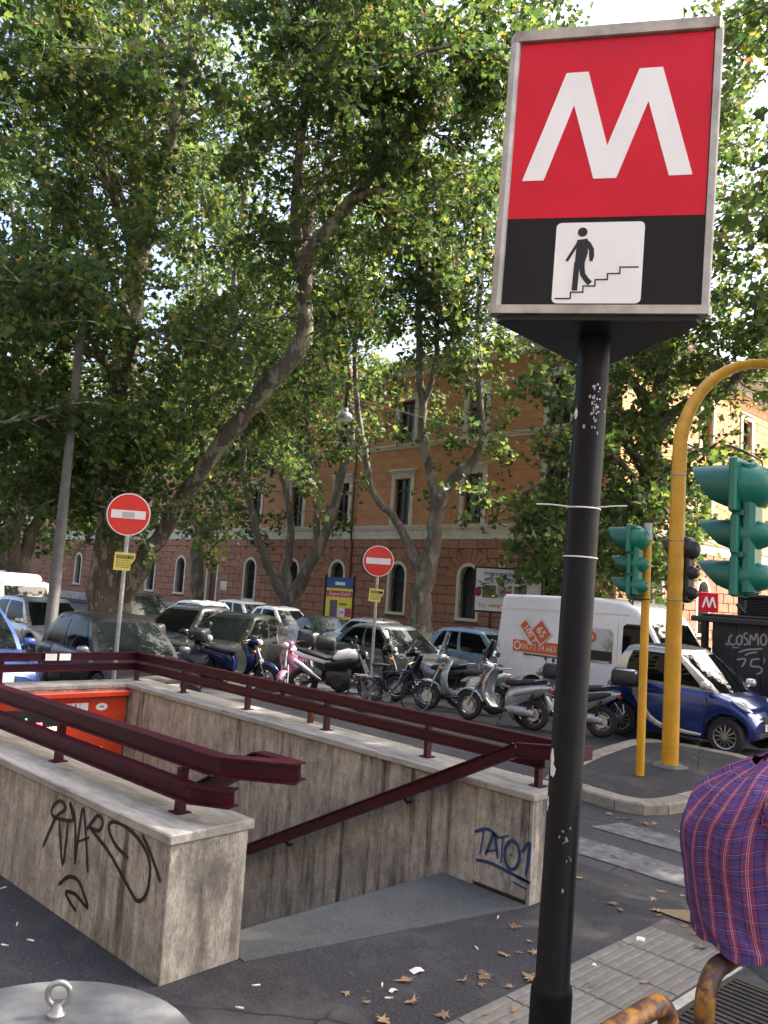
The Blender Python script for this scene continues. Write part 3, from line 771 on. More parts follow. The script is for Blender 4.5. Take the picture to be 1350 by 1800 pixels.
for k in range(3):
    rot = Matrix.Rotation(k * 2 * math.pi / 3, 4, 'Z')
    o_ = rot @ Vector((0, FRY + 0.008, 0)); u_ = rot @ Vector((1, 0, 0))
    fr_ = (o_, u_, (0, 0, 1))
    nrm = Vector(u_).cross(Vector((0, 0, 1)))
    def at_(d): return (Vector(o_) + nrm * d, u_, (0, 0, 1))
    mb = MB(); mb.prism([(-0.385, 3.647), (0.385, 3.647), (0.385, 4.405), (-0.385, 4.405)], 0.004, at_(0.0)); mb.build('red_panel', MAT['sign_red'], ms)
    mb = MB(); mb.prism([(-0.385, 3.285), (0.385, 3.285), (0.385, 3.645), (-0.385, 3.645)], 0.004, at_(0.0)); mb.build('black_panel', MAT['sign_black'], ms)
    Mp = [(-0.181, 4.264), (-0.093, 4.264), (0.0, 3.944), (0.107, 4.264), (0.197, 4.264), (0.331, 3.81), (0.243, 3.81), (0.149, 4.124), (0.043, 3.807), (-0.046, 3.807), (-0.142, 4.124), (-0.243, 3.807), (-0.33, 3.807)]
    mb = MB(); mb.prism(Mp, 0.0025, at_(0.0042)); mb.build('letter_m', MAT['sign_white'], ms)
    # pictogram: a person going down steps
    sq = []
    for (cx_, cz_, a0) in ((-0.157, 3.313, 180), (0.145, 3.313, 270), (0.145, 3.605, 0), (-0.157, 3.605, 90)):
        for t in range(0, 91, 30): sq.append((cx_ + 0.02 * math.cos(R(a0 + t)), cz_ + 0.02 * math.sin(R(a0 + t))))
    mb = MB(); mb.prism(sq, 0.002, at_(0.0042)); mb.build('pictogram_board', MAT['sign_white'], ms)
    mb = MB(); P_ = at_(0.0065)
    mb.prism([(-0.073 + 0.019 * math.cos(t), 3.585 + 0.019 * math.sin(t)) for t in [2 * math.pi * q / 20 for q in range(20)]], 0.001, P_)
    for pts, w in (([(-0.162, 3.312), (-0.104, 3.312), (-0.104, 3.338), (-0.057, 3.338), (-0.057, 3.363), (-0.012, 3.363), (-0.012, 3.389), (0.034, 3.389), (0.034, 3.413), (0.08, 3.413), (0.08, 3.439), (0.147, 3.439)], 0.0055),):
        for a, b_ in zip(pts[:-1], pts[1:]):
            dx, dz = (w / 2 if a[1] == b_[1] else 0), (w / 2 if a[0] == b_[0] else 0)
            ribbon(mb, [(a[0] - dx, a[1] - dz), (b_[0] + dx, b_[1] + dz)], w, P_, 0.0012, taper=False)
    ribbon(mb, [(-0.085, 3.545), (-0.128, 3.466)], 0.021, P_, 0.0012)
    ribbon(mb, [(-0.060, 3.552), (-0.034, 3.512), (-0.033, 3.464)], 0.02, P_, 0.0012, 2)
    mb.prism([(-0.092, 3.553), (-0.052, 3.558), (-0.047, 3.50), (-0.058, 3.455), (-0.096, 3.452), (-0.094, 3.50)], 0.001, P_)
    ribbon(mb, [(-0.087, 3.46), (-0.090, 3.345)], 0.022, P_, 0.0012, taper=False)
    ribbon(mb, [(-0.067, 3.462), (-0.062, 3.411), (-0.031, 3.373)], 0.021, P_, 0.0012, 2, taper=False)
    mb.build('stair_figure', MAT['ink_black'], ms, fix=False)
    # aluminium frame
    mb = MB()
    for sx in (-1, 1):
        c_ = Vector(o_) + Vector(u_) * (sx * 0.401) - nrm * 0.004
        mb.beam(c_ + Vector((0, 0, 3.25)), c_ + Vector((0, 0, 4.41)), 0.024, 0.03, up=nrm)
    mb.beam(Vector(o_) - Vector(u_) * 0.416 + Vector((0, 0, 3.266)) + nrm * 0.002, Vector(o_) + Vector(u_) * 0.416 + Vector((0, 0, 3.266)) + nrm * 0.002, 0.034, 0.034)
    mb.build('frame', MAT['sign_frame'], ms)
    c_ = rot @ Vector((S / 2 - 0.022, FRY + 0.022, 0))
    mb = MB(); mb.tube([c_ + Vector((0, 0, 3.25)), c_ + Vector((0, 0, 4.41))], 0.020, 8); mb.build('corner_bead', MAT['sign_frame'], ms, 40)
mb = MB(); mb.lathe([(0.081, -0.1), (0.081, 0.62), (0.077, 0.645), (0.067, 0.66), (0.066, 3.24)], n=28); mb.build('pole', MAT['black_pole'], ms, 35)
for z, tails in ((2.51, True), (2.31, False)):
    mb = MB(); mb.torus((0, 0, z), 0.068, 0.0035, 'z', 28, 6)
    if tails:
        mb.tube([(-0.05, -0.05, z), (-0.13, -0.055, z + 0.004), (-0.19, -0.05, z + 0.003)], 0.003, 5)
        mb.tube([(0.05, -0.05, z + .003), (0.12, -0.06, z + 0.012), (0.17, -0.058, z + 0.016)], 0.003, 5)
    mb.build('cable_tie', MAT['traffic_white'], ms, 40)
# torn paper and glue left on the pole
def patch(name, mt, ang, z, w, h, seed, r=0.0685):
    q = random.Random(seed); mb = MB(); n_ = 11
    ring = [((math.cos(2 * math.pi * k / n_)) * w / 2 * q.uniform(.6, 1.1), math.sin(2 * math.pi * k / n_) * h / 2 * q.uniform(.6, 1.1)) for k in range(n_)]
    def on(p): 
        t = ang + p[0] / r; return (math.cos(t) * r, math.sin(t) * r, z + p[1])
    mb.add([on((0, 0))] + [on(p) for p in ring], [(0, 1 + k, 1 + (k + 1) % n_) for k in range(n_)])
    mb.build(name, mt, ms, fix=False)
FA = -math.pi / 2                                         # towards the viewer
for k, (da, z, w, h) in enumerate(((-1.0, 1.50, .028, .12), (-0.8, 1.46, .03, .05), (-1.15, 1.33, .018, .07), (-.95, 2.90, .03, .05), (.25, 1.02, .012, .02), (-.3, 2.84, .012, .02))):
    patch('torn_paper', MAT['paper'] if k < 4 else MAT['galvanised'], FA + da, z, w, h, k)
for k in range(46):
    q = rnd.random()
    patch('glue_speck', MAT['galvanised'], FA + rnd.gauss(0.25, 0.22), rnd.choice([2.92, 2.98, 2.87, 2.95, 1.2]) + rnd.uniform(-.07, .07), rnd.uniform(.004, .011), rnd.uniform(.006, .02), 100 + k)

# ------------------------------------------------------------------ no-entry signs
def no_entry(loc, rz, zc, grey, label, tilt, txt):
    t = thing('no_entry_sign', label, 'road sign', loc, rz)
    z0 = -0.02
    mb = MB(); mb.lathe([(0.03, z0), (0.03, zc + 0.25)], n=14); mb.build('pole', MAT['galvanised'], t, 40)
    mb = MB(); mb.lathe([(0.30, 0.0), (0.30, 0.006), (0.296, 0.012)], (0, -0.055, zc), 'y', 48); mb.build('rim', MAT['traffic_white'], t)
    d = t.children[-1]; 
    mb = MB(); mb.lathe([(0.284, 0), (0.284, 0.003)], (0, -0.0582, zc), 'y', 48); mb.build('disc', MAT['traffic_red'], t)
    mb = MB(); mb.box((0, -0.0592, zc), (0.47, 0.0022, 0.115)); mb.build('white_bar', MAT['traffic_white'], t)
    if grey:
        mb = MB(); mb.box((0.0, -0.0612, zc - 0.005), (0.17, 0.002, 0.075)); mb.build('sticker', MAT['traffic_grey'], t)
    # second disc turned the other way, seen from its dark back
    mb = MB(); mb.lathe([(0.30, -0.012), (0.30, 0.0), (0.285, 0.004)], (-0.06, 0.10, zc), 'y', 40); mb.build('back_disc', MAT['sign_back'], t)
    mb = MB()
    for dz in (-0.12, 0.12): mb.beam((-0.03, 0.02, zc + dz), (-0.03, 0.09, zc + dz), 0.05, 0.03); mb.beam((0, -0.045, zc + dz), (0, -0.025, zc + dz), 0.09, 0.03)
    mb.build('clamp', MAT['galvanised'], t)
    # yellow notice tied to the pole
    zn = zc - 0.66
    c, s_ = math.cos(tilt), math.sin(tilt)
    def pl(x, z): return (x * c - z * s_, -0.035 - 0.03 * abs(x + 0.05), zn + x * s_ + z * c)
    W_, H_ = 0.14, 0.125
    n_ = pn = MB()
    g_ = [(x, z) for z in (-H_, -H_ * 0.3, H_ * 0.3, H_) for x in (-W_, -W_ / 2, 0, W_ / 2, W_)]
    vs_ = [pl(x - (0.05 if (z < 0 and x > 0.1) else 0), z) for x, z in g_]
    mb = MB(); mb.add(vs_, [(r * 5 + k, r * 5 + k + 1, r * 5 + k + 6, r * 5 + k + 5) for r in range(3) for k in range(4)])
    nt_ = mb.build('notice', MAT['notice_yellow'], t, fix=False)
    def fl(x, z): 
        p = Vector(pl(x, z)); p.y -= 0.003; return p
    mb = MB()
    def strip(z0_, z1_, x0_, x1_):
        st = [x0_ + (x1_ - x0_) * k / 4 for k in range(5)]
        mb.add([fl(x, z0_) for x in st] + [fl(x, z1_) for x in st], [(k, k + 1, 6 + k, 5 + k) for k in range(4)])
    strip(0.04, 0.09, -0.115, 0.125)
    mb.build('heading_band', MAT['ink_black'], nt_, fix=False)
    mb = MB()
    for k, z in enumerate((0.015, -0.012, -0.038, -0.06, -0.082)):
        x = -0.11
        while x < 0.07:
            w = rnd.uniform(0.012, 0.035); strip(z - 0.005, z + 0.005, x, min(x + w, 0.085)); x += w + 0.008
    mb.build('small_print', MAT['ink_grey'], nt_, fix=False)
    text_mesh(txt, 0.05, (fl(-0.11, 0.064) + Vector((0, -0.004, 0)), (c, 0, s_), (-s_, 0, c)), 'lettering', MAT['notice_yellow'], nt_, align='LEFT', sx=0.8)
    return t
face = math.atan2(0.724, 0.69)
no_entry((-10.75, 5.30, 0), face + 0.12, 2.98, True, 'no-entry sign with a grey sticker on its bar, beside the back stair wall', -0.02, 'VENDESI CASA')
no_entry((-11.45, 10.85, -0.12), face - 0.05, 2.83, False, 'no-entry sign with a plain white bar standing among the scooters', -0.06, 'VENDESI')

# ------------------------------------------------------------------ yellow poles and traffic lights
def traffic_light(name, label, loc, rz, green, big=True):
    """three lamps; lenses face +x; origin at the bottom"""
    t = thing(name, label, 'traffic light', loc, rz)
    body = MAT['green_plastic'] if green else MAT['black_plastic']
    vis = MAT['green_dark'] if green else MAT['black_plastic']
    z = 0.0
    for k, r_ in enumerate((0.105, 0.105, 0.155)):
        h = 2 * r_ + 0.075
        zc = z + h / 2
        mb = MB(); mb.bbox2((-0.02, -h / 2 * (0.98), z + 0.004), (0.035, h / 2 * 0.98, z + h - 0.004), 0.012)
        mod = mb.build('lamp_module', body, t, 40)
        mb = MB()
        prof = [(r_ * 1.02, -0.015), (r_ * 1.0, -0.06), (r_ * 0.92, -0.12), (r_ * 0.74, -0.17), (r_ * 0.45, -0.205), (r_ * 0.12, -0.215)]
        mb.lathe(prof, (0, 0, zc), 'x', 24); mb.build('reflector_bowl', body, mod, 50)
        mb = MB(); L = 0.17 + r_ * 0.9; n_ = 22
        rings = []
        for (x, rr) in ((0.03, r_ * 1.05), (0.03 + L * 0.5, r_ * 1.04), (0.03 + L, r_ * 1.02)):
            cut = 0.15 + 0.75 * (x - 0.03) / L
            ring = []
            for q in range(n_ + 1):
                a = -math.pi / 2 + cut + (2 * math.pi - 2 * cut) * q / n_
                xx = x if x < 0.04 else x - 0.10 * (1 - math.sin(a)) * (x - 0.03) / L
                ring.append((xx, rr * math.cos(a), zc + rr * math.sin(a)))
            rings.append(ring)
        mb.loft(rings, False, False, False)
        mb.build('visor', vis, mod, 50, fix=False)
        mb = MB(); mb.lathe([(r_ * 0.98, 0.036), (r_ * 0.7, 0.05), (r_ * 0.1, 0.06)], (0, 0, zc), 'x', 20)
        mb.build('lens', MAT[('lens_green', 'lens_amber', 'lens_red')[k]], mod, 50)
        mb = MB()
        for dz in (-h * 0.3, h * 0.3): mb.box((0.0, -h / 2 - 0.008, zc + dz), (0.03, 0.02, 0.035))
        mb.build('hinge', vis, mod)
        z += h
    mb = MB(); mb.bbox2((-0.11, -0.10, 0.01), (-0.012, 0.10, z - 0.02), 0.03); mb.build('spine', body, t, 40)
    for zz in (0.285, 0.57):
        mb = MB(); mb.bbox2((-0.05, -0.13, zz - 0.025), (0.03, 0.13, zz + 0.025), 0.01); mb.build('joint_collar', vis, t, 40)
    mb = MB(); mb.tube([(-0.06, 0.09, -0.02), (-0.07, 0.13, -0.10), (-0.05, 0.2, -0.05)], 0.012, 6); mb.build('cable', MAT['rubber'], t, 50)
    return t
mat('lens_red', (0.12, 0.006, 0.004), 0.2); mat('lens_amber', (0.2, 0.08, 0.006), 0.2); mat('lens_green', (0.005, 0.08, 0.04), 0.2)
traffic_light('traffic_light', 'large green three-lamp traffic light cut by the frame edge above the kiosk', (-2.33, 5.63, 2.26), math.pi + 0.06, True)
tp = thing('signal_pole', 'yellow signal pole carrying the large green traffic light', 'pole', (-1.62, 6.05, 0))
mb = MB(); mb.lathe([(0.06, -0.05), (0.06, 3.5), (0.03, 3.54)], n=16); mb.build('shaft', MAT['yellow_paint'], tp, 40)
mb = MB()
for z in (2.45, 3.1): mb.tube([(0, 0, z), (-0.30, -0.19, z), (-0.60, -0.40, z)], 0.018, 8)
mb.build('bracket', MAT['black_metal'], tp, 40)
traffic_light('traffic_light', 'smaller green traffic light on the thin yellow pole', (-5.47, 9.80, 2.28), math.pi + 0.1, True)
traffic_light('traffic_light', 'black traffic light half hidden behind the thick yellow pole', (-5.40, 11.12, 2.25), math.pi - 0.1, False)
thin = thing('signal_pole', 'thin straight yellow pole with a grey cap on the traffic island', 'pole', (-5.37, 9.98, 0))
mb = MB(); mb.lathe([(0.055, -0.03), (0.055, 3.03)], n=18); mb.build('shaft', MAT['yellow_paint'], thin, 40)
mb = MB(); mb.lathe([(0.062, 3.03), (0.062, 3.12), (0.055, 3.14), (0.055, 3.27)], n=18); mb.build('cap', MAT['galvanised'], thin, 40)
mb = MB()
for z in (2.26, 3.04): mb.torus((0, 0, z), 0.058, 0.008, 'z', 18, 6); mb.tube([(0, -.05, z), (-0.08, -0.15, z)], 0.014, 6)
mb.build('clamp', MAT['black_metal'], thin, 40)
thick = thing('mast_arm_pole', 'thick yellow pole curving over at the top on the traffic island', 'pole', (-5.44, 10.93, 0))
ad = Vector((0.45, 0.893, 0))
arc = [Vector((0, 0, z)) for z in (-0.03, 1.0, 2.0, 3.0, 4.0)]
Ra = 1.55
for k in range(1, 13):
    t = k / 12 * R(92); arc.append(Vector((0, 0, 4.35)) + ad * (Ra * (1 - math.cos(t))) + Vector((0, 0, Ra * math.sin(t))))
arc += [arc[-1] + ad * 1.0 - Vector((0, 0, 0.03)), arc[-1] + ad * 3.2 - Vector((0, 0, 0.1))]
rad = [0.115 - 0.055 * min(1, i / (len(arc) - 1)) for i in range(len(arc))]
mb = MB(); mb.tube(arc, rad, 20); mb.build('shaft', MAT['yellow_paint'], thick, 45)
mb = MB()
for z, r_ in ((2.28, .108), (3.12, .105), (4.05, .102)): mb.torus((0, 0, z), r_, 0.009, 'z', 22, 6)
mb.tube([(0, 0.1, 2.28), (0.04, 0.2, 2.28)], 0.014, 6); mb.tube([(0, 0.1, 3.12), (0.04, 0.2, 3.12)], 0.014, 6)
mb.build('clamp', MAT['galvanised'], thick, 40)
mb = MB(); mb.lathe([(0.24, 0.0), (0.22, 0.02), (0.12, 0.03)], n=14); 
mb.v = [(x * (1 + 0.2 * math.sin(3 * y * 9)), y, z) for x, y, z in mb.v]; mb.build('mortar_collar', MAT['concrete'], thick)

# ------------------------------------------------------------------ kiosk with silver graffiti
mat('kiosk_metal', (0.014, 0.018, 0.024), 0.45, var=0.25, scale=3, rvar=0.12)
mat('kiosk_trim', (0.02, 0.02, 0.024), 0.5)
mat('kiosk_red', (0.08, 0.012, 0.015), 0.5)
GRAF_COSMO = [[(-7.189, 1.71), (-7.243, 1.65), (-7.249, 1.552), (-7.184, 1.503), (-7.116, 1.537)], [(-7.064, 1.693), (-7.096, 1.635), (-7.083, 1.54), (-7.019, 1.526), (-6.985, 1.617), (-7.009, 1.711), (-7.064, 1.693)], [(-6.874, 1.763), (-6.929, 1.759), (-6.949, 1.689), (-6.885, 1.64), (-6.87, 1.559), (-6.951, 1.525)], [(-6.829, 1.522), (-6.814, 1.741), (-6.751, 1.638), (-6.692, 1.778), (-6.655, 1.538)], [(-6.58, 1.761), (-6.618, 1.676), (-6.59, 1.571), (-6.524, 1.577), (-6.5, 1.687), (-6.541, 1.769), (-6.58, 1.761)], [(-7.183, 1.448), (-7.045, 1.461)], [(-7.043, 1.365), (-6.867, 1.437), (-6.575, 1.479)], [(-6.919, 1.318), (-6.812, 1.375), (-6.679, 1.401)], [(-7.297, 1.548), (-7.259, 1.482)], [(-7.325, 1.532), (-7.295, 1.479)], [(-7.094, 1.21), (-6.904, 1.243), (-6.982, 1.072)], [(-6.623, 1.272), (-6.769, 1.244), (-6.793, 1.12), (-6.62, 1.112), (-6.579, 1.036), (-6.683, 0.957)], [(-6.532, 1.309), (-6.538, 1.201)]]
kz = road_z(17.5)
kk = thing('kiosk', 'closed dark metal kiosk with silver graffiti on its shutter', 'kiosk', (0, 0, 0))
mb = MB(); mb.box2((-7.62, 17.03, kz), (-3.6, 19.4, 1.98)); mb.build('cabin', MAT['kiosk_metal'], kk)
mb = MB(); mb.bbox2((-7.95, 16.70, 1.94), (-3.3, 19.7, 2.06), 0.02); mb.bbox2((-7.8, 16.85, 2.06), (-3.45, 19.5, 2.12), 0.02); mb.build('roof', MAT['kiosk_trim'], kk)
mb = MB(); mb.bbox2((-7.22, 17.3, 2.12), (-4.0, 19.0, 2.50), 0.01); mb.bbox2((-7.32, 17.2, 2.50), (-3.9, 19.1, 2.56), 0.01); mb.build('vent_box', MAT['kiosk_trim'], kk)
for k in range(7):
    mb = MB(); mb.box((-5.6, 17.29, 2.16 + k * 0.05), (3.1, 0.03, 0.018), Matrix.Rotation(0.5, 3, 'X')); mb.build('louvre', MAT['kiosk_metal'], kk)
for x in (-7.80, -5.0):
    mb = MB(); mb.box2((x - .05, 17.0, kz), (x + .05, 17.12, 1.94)); mb.build('corner_post', MAT['kiosk_trim'], kk)
mb = MB(); mb.box2((-7.60, 17.0, kz), (-3.6, 17.03, 0.55)); mb.build('base_panel', MAT['kiosk_red'], kk)
for k in range(5):
    mb = MB(); mb.bbox2((-7.60 + k * 0.5, 17.0, 0.56), (-7.11 + k * 0.5, 17.03, 1.93), 0.004); mb.build('shutter_panel', MAT['kiosk_metal'], kk)
mb = MB()
for st_ in GRAF_COSMO: ribbon(mb, st_, 0.035, ((0, 16.997, 0), (1, 0, 0), (0, 0, 1)), 0.002)
mb.build('graffiti', MAT['spray_silver'], kk, fix=False)

# ------------------------------------------------------------------ small far metro sign, billboards, lamps
sm = thing('metro_sign', 'small red square metro sign far behind the kiosk', 'metro sign', (-9.84, 21.7, road_z(21.7)), face)
mb = MB(); mb.lathe([(0.04, 0), (0.04, 2.4)], n=10); mb.build('pole', MAT['black_metal'], sm)
mb = MB(); mb.bbox2((-0.25, -0.05, 2.45), (0.25, 0.05, 2.98), 0.01); mb.build('panel', MAT['sign_red'], sm)
mb = MB(); mb.prism([(x * 0.6, 2.72 + (z - 4.03) * 0.62) for x, z in Mp], 0.003, ((0, -0.052, 0), (1, 0, 0), (0, 0, 1))); mb.build('letter_m', MAT['sign_white'], sm)

mat('ad_blue', (0.02, 0.07, 0.22), 0.5); mat('ad_yellow', (0.55, 0.50, 0.05), 0.5); mat('ad_red', (0.38, 0.03, 0.05), 0.5)
mat('ad_magenta', (0.32, 0.03, 0.13), 0.5); mat('ad_phone', (0.10, 0.06, 0.14), 0.4); mat('ad_white', (0.55, 0.57, 0.60), 0.4, var=0.04, scale=3)
mat('ad_navy', (0.05, 0.05, 0.22), 0.5); mat('ad_photo', (0.08, 0.10, 0.06), 0.5, var=0.8, scale=7); mat('ad_grey', (0.30, 0.31, 0.33), 0.5); mat('ad_gold', (0.35, 0.27, 0.10), 0.5)
def quad(parent, name, mt, x0, x1, z0, z1, y):
    mb = MB(); mb.prism([(x0, z0), (x1, z0), (x1, z1), (x0, z1)], 0.003, ((0, y, 0), (1, 0, 0), (0, 0, 1))); return mb.build(name, MAT[mt], parent)
FX = lambda y: ((0, y, 0), (1, 0, 0), (0, 0, 1))
b1 = thing('billboard', 'upright advert board with a blue top and yellow poster between the trees', 'billboard', (-26.45, 22.9, -0.36), face - 0.15)
for x in (-0.62, 0.62):
    mb = MB(); mb.box2((x - .04, -0.05, 0), (x + .04, 0.05, 3.05)); mb.build('post', MAT['black_metal'], b1)
mb = MB(); mb.box2((-0.05, -0.04, 0), (0.05, 0.04, 1.2)); mb.build('post', MAT['black_metal'], b1)
mb = MB(); mb.box2((-0.58, -0.03, 1.15), (0.58, 0.03, 2.95)); mb.build('panel', MAT['black_metal'], b1)
quad(b1, 'header', 'ad_blue', -0.57, 0.57, 2.5, 2.94, -0.032); quad(b1, 'poster', 'ad_yellow', -0.57, 0.57, 1.17, 2.49, -0.032)
quad(b1, 'headline_band', 'ad_red', -0.56, 0.56, 2.12, 2.38, -0.036); quad(b1, 'phone_picture', 'ad_phone', -0.38, -0.06, 1.2, 1.98, -0.036)
quad(b1, 'price_box', 'ad_white', -0.02, 0.26, 1.28, 1.66, -0.036); quad(b1, 'offer_box', 'ad_magenta', 0.28, 0.55, 1.30, 1.66, -0.036)
text_mesh('SuperSaldi', 0.23, ((0, -0.041, 2.25), (1, 0, 0), (0, 0, 1)), 'lettering', MAT['ad_white'], b1, shear=0.2)
text_mesh('109', 0.15, ((0.12, -0.041, 1.47), (1, 0, 0), (0, 0, 1)), 'lettering', MAT['ad_red'], b1, off=0.006)
quad(b1, 'logo_bar', 'ad_white', -0.2, 0.22, 2.62, 2.76, -0.036); quad(b1, 'caption_bar', 'ink_grey', 0.02, 0.36, 1.78, 1.86, -0.036)
b2 = thing('billboard', 'wide white advert board on a black stand behind the white van', 'billboard', (-16.9, 22.1, -0.34), face - 0.1)
mb = MB(); mb.box2((-1.15, -0.05, 1.98), (1.15, 0.05, 3.52)); mb.box2((-0.6, -0.04, 0), (-0.5, 0.04, 2.0)); mb.box2((0.5, -0.04, 0), (0.6, 0.04, 2.0)); mb.build('frame', MAT['black_metal'], b2)
quad(b2, 'poster', 'ad_white', -1.09, 1.09, 2.05, 3.46, -0.052)
mb = MB(); mb.bbox2((-0.35, -0.05, 3.53), (-0.15, 0.05, 3.66), 0.01); mb.build('lamp', MAT['ad_white'], b2)
text_mesh('internet, chiamate', 0.20, ((-0.82, -0.057, 3.30), (1, 0, 0), (0, 0, 1)), 'lettering', MAT['ad_navy'], b2, align='LEFT', off=0.004)
text_mesh('e da oggi anche Sky', 0.20, ((-0.82, -0.057, 3.10), (1, 0, 0), (0, 0, 1)), 'lettering', MAT['ad_navy'], b2, align='LEFT', off=0.004)
text_mesh('Sky', 0.2, ((-0.98, -0.057, 2.22), (1, 0, 0), (0, 0, 1)), 'lettering', MAT['ad_magenta'], b2, align='LEFT')
quad(b2, 'tagline', 'ad_gold', -0.62, -0.05, 2.17, 2.27, -0.057)
quad(b2, 'screen_picture', 'ad_photo', -0.86, -0.40, 2.48, 2.90, -0.057); quad(b2, 'box_picture', 'ad_grey', -0.36, 0.14, 2.50, 2.88, -0.057)
quad(b2, 'box_band', 'ad_magenta', -0.28, 0.10, 2.66, 2.74, -0.062); quad(b2, 'scene_picture', 'ad_photo', 0.2, 0.62, 2.45, 2.9, -0.057)
mb = MB(); mb.prism([(-1.0 + 0.12 * math.cos(t), 2.66 + 0.17 * math.sin(t)) for t in [math.pi * k / 8 * 2 for k in range(16)]], 0.003, FX(-0.053)); mb.build('red_shape', MAT['ad_red'], b2)

lp = thing('lamp_post', 'tall pale lamp post with red paint stains behind the dark hatchback', 'lamp post', (-18.31, 7.42, -0.12))
mb = MB(); mb.lathe([(0.17, -0.05), (0.165, 0.3), (0.135, 0.34), (0.125, 2.5), (0.10, 5.0), (0.085, 8.4)], n=18); mb.build('shaft', MAT['lamppost_paint'], lp, 40)
mb = MB(); mb.lathe([(0.095, 8.3), (0.095, 8.42), (0.02, 8.5)], n=14); mb.build('cap', MAT['galvanised'], lp, 40)
mb = MB(); mb.torus((0, 0, 8.2), 0.095, 0.012, 'z', 16, 6); mb.build('wire_collar', MAT['galvanised'], lp, 40)
hl = thing('hanging_lamp', 'bell-shaped street lamp hanging on a span wire in front of the building', 'street lamp', (-18.9, 16.1, 7.45))
mb = MB(); mb.lathe([(0.05, 0.55), (0.05, 0.25), (0.08, 0.22), (0.09, 0.12), (0.20, 0.04), (0.24, -0.10), (0.235, -0.11)], n=20); mb.build('housing', MAT['galvanised'], hl, 45)
mb = MB(); mb.lathe([(0.22, -0.105), (0.18, -0.17), (0.06, -0.20)], n=20); mb.build('diffuser', MAT['sign_white'], hl, 45)
mb = MB(); mb.lathe([(0.055, 0.18), (0.055, 0.62), (0.02, 0.64)], n=12); mb.build('stem', MAT['black_metal'], hl)
mb = MB(); mb.tube([(0.59, -8.68, 0.63), (0.3, -4.4, 0.58), (0, 0, 0.62), (-1.5, 7, 1.1), (-3.2, 14.4, 2.4)], 0.009, 5); mb.build('span_wire', MAT['black_metal'], hl)

# ------------------------------------------------------------------ concrete weight with lifting ring, rusty barriers
cd = thing('concrete_weight', 'round grey concrete weight with a steel lifting ring at the near corner', 'concrete weight', (-3.59, 1.57, 0))
mb = MB(); mb.lathe([(0.70, -0.02), (0.70, 0.05), (0.685, 0.075), (0.3, 0.09), (0.001, 0.092)], n=48); mb.build('disc', MAT['concrete'], cd, 35)
mb = MB()
mb.torus((0, 0, 0.192), 0.050, 0.0145, 'y', 28, 10)
mb.v = [tuple(Matrix.Rotation(face + 0.15, 3, 'Z') @ Vector(v)) for v in mb.v]
mb.lathe([(0.045, 0.08), (0.045, 0.108), (0.028, 0.12), (0.022, 0.16)], n=16); mb.v = [(x - 0.235, y + 0.195, z) for x, y, z in mb.v]; mb.build('lifting_ring', MAT['steel'], cd, 50)
def barrier(y0, y1, label):
    t = thing('tube_barrier', label, 'barrier', (-1.30, 0, 0))
    r_, zt, rb = 0.034, 0.90, 0.11
    pts = [(0, y0, -0.05), (0, y0, zt - rb)]
    for k in range(1, 8):
        a = R(90 * k / 8); pts.append((0, y0 + rb * (1 - math.cos(a)), zt - rb + rb * math.sin(a)))
    pts += [(0, y0 + rb + (y1 - y0 - 2 * rb) * q, zt) for q in (0, .33, .66, 1)]
    for k in range(1, 8):
        a = R(90 * k / 8); pts.append((0, y1 - rb + rb * math.sin(a), zt - rb + rb * math.cos(a)))
    pts += [(0, y1, zt - rb), (0, y1, -0.05)]
    mb = MB(); mb.tube(pts, r_, 16); mb.build('bent_tube', MAT['rusty_yellow'], t, 50)
    for y in (y0, y1):
        mb = MB(); mb.lathe([(0.06, 0.0), (0.055, 0.015), (0.036, 0.02)], (0, y, 0), n=14); mb.build('foot_collar', MAT['rusty_yellow'], t)
barrier(1.35, 2.66, 'rusty yellow tube barrier ending next to the metro pole')
barrier(2.92, 4.35, 'rusty yellow tube barrier on which the person in plaid sits')
mb = MB(); mb.lathe([(0.033, 0), (0.035, 0.01), (0.035, 0.12), (0.014, 0.17), (0.013, 0.215), (0.016, 0.22)], n=14)
bo = mb.build('beer_bottle', MAT['bottle_brown'], None, 40, loc=(-6.48, 5.34, CAPZ)); tag(bo, 'small brown bottle standing on the far wall coping behind the railing', 'bottle')
# ------------------------------------------------------------------ long orange building
mat('stucco', (0.50, 0.225, 0.100), 0.85, var=0.12, scale=1.2, bump=0.004, bscale=20, alt=(0.42, 0.19, 0.08), altscale=0.35, altlo=0.5, altwidth=0.25)
mat('stucco_block', (0.53, 0.245, 0.110), 0.85, var=0.2, scale=1.1, bump=0.003, bscale=14, orand=0.05, alt=(0.43, 0.19, 0.085), altscale=0.8, altlo=0.52, altwidth=0.2)
mat('red_block', (0.33, 0.148, 0.080), 0.85, var=0.2, scale=2.5, bump=0.006, bscale=12, orand=0.12, alt=(0.19, 0.08, 0.045), altscale=1.2, altlo=0.52, altwidth=0.2)
mat('red_wall', (0.16, 0.070, 0.042), 0.9, var=0.15, scale=2)
mat('cream_trim', (0.60, 0.53, 0.40), 0.8, var=0.12, scale=3, alt=(0.36, 0.31, 0.23), altscale=1.4, altlo=0.55, altwidth=0.2)
mat('plinth', (0.36, 0.32, 0.25), 0.8, var=0.2, scale=4, alt=(0.2, 0.18, 0.14), altscale=1.5, altlo=0.52)
mat('window_dark', (0.012, 0.013, 0.014), 0.12, spec=0.5)
mat('window_frame', (0.10, 0.075, 0.055), 0.6)
mat('iron_grille', (0.015, 0.015, 0.015), 0.6)
mat('door_red', (0.12, 0.03, 0.025), 0.55, var=0.2, scale=6)
mat('roof_tile', (0.36, 0.11, 0.05), 0.8, var=0.25, scale=6)
mat('drain_pipe', (0.10, 0.045, 0.035), 0.5)

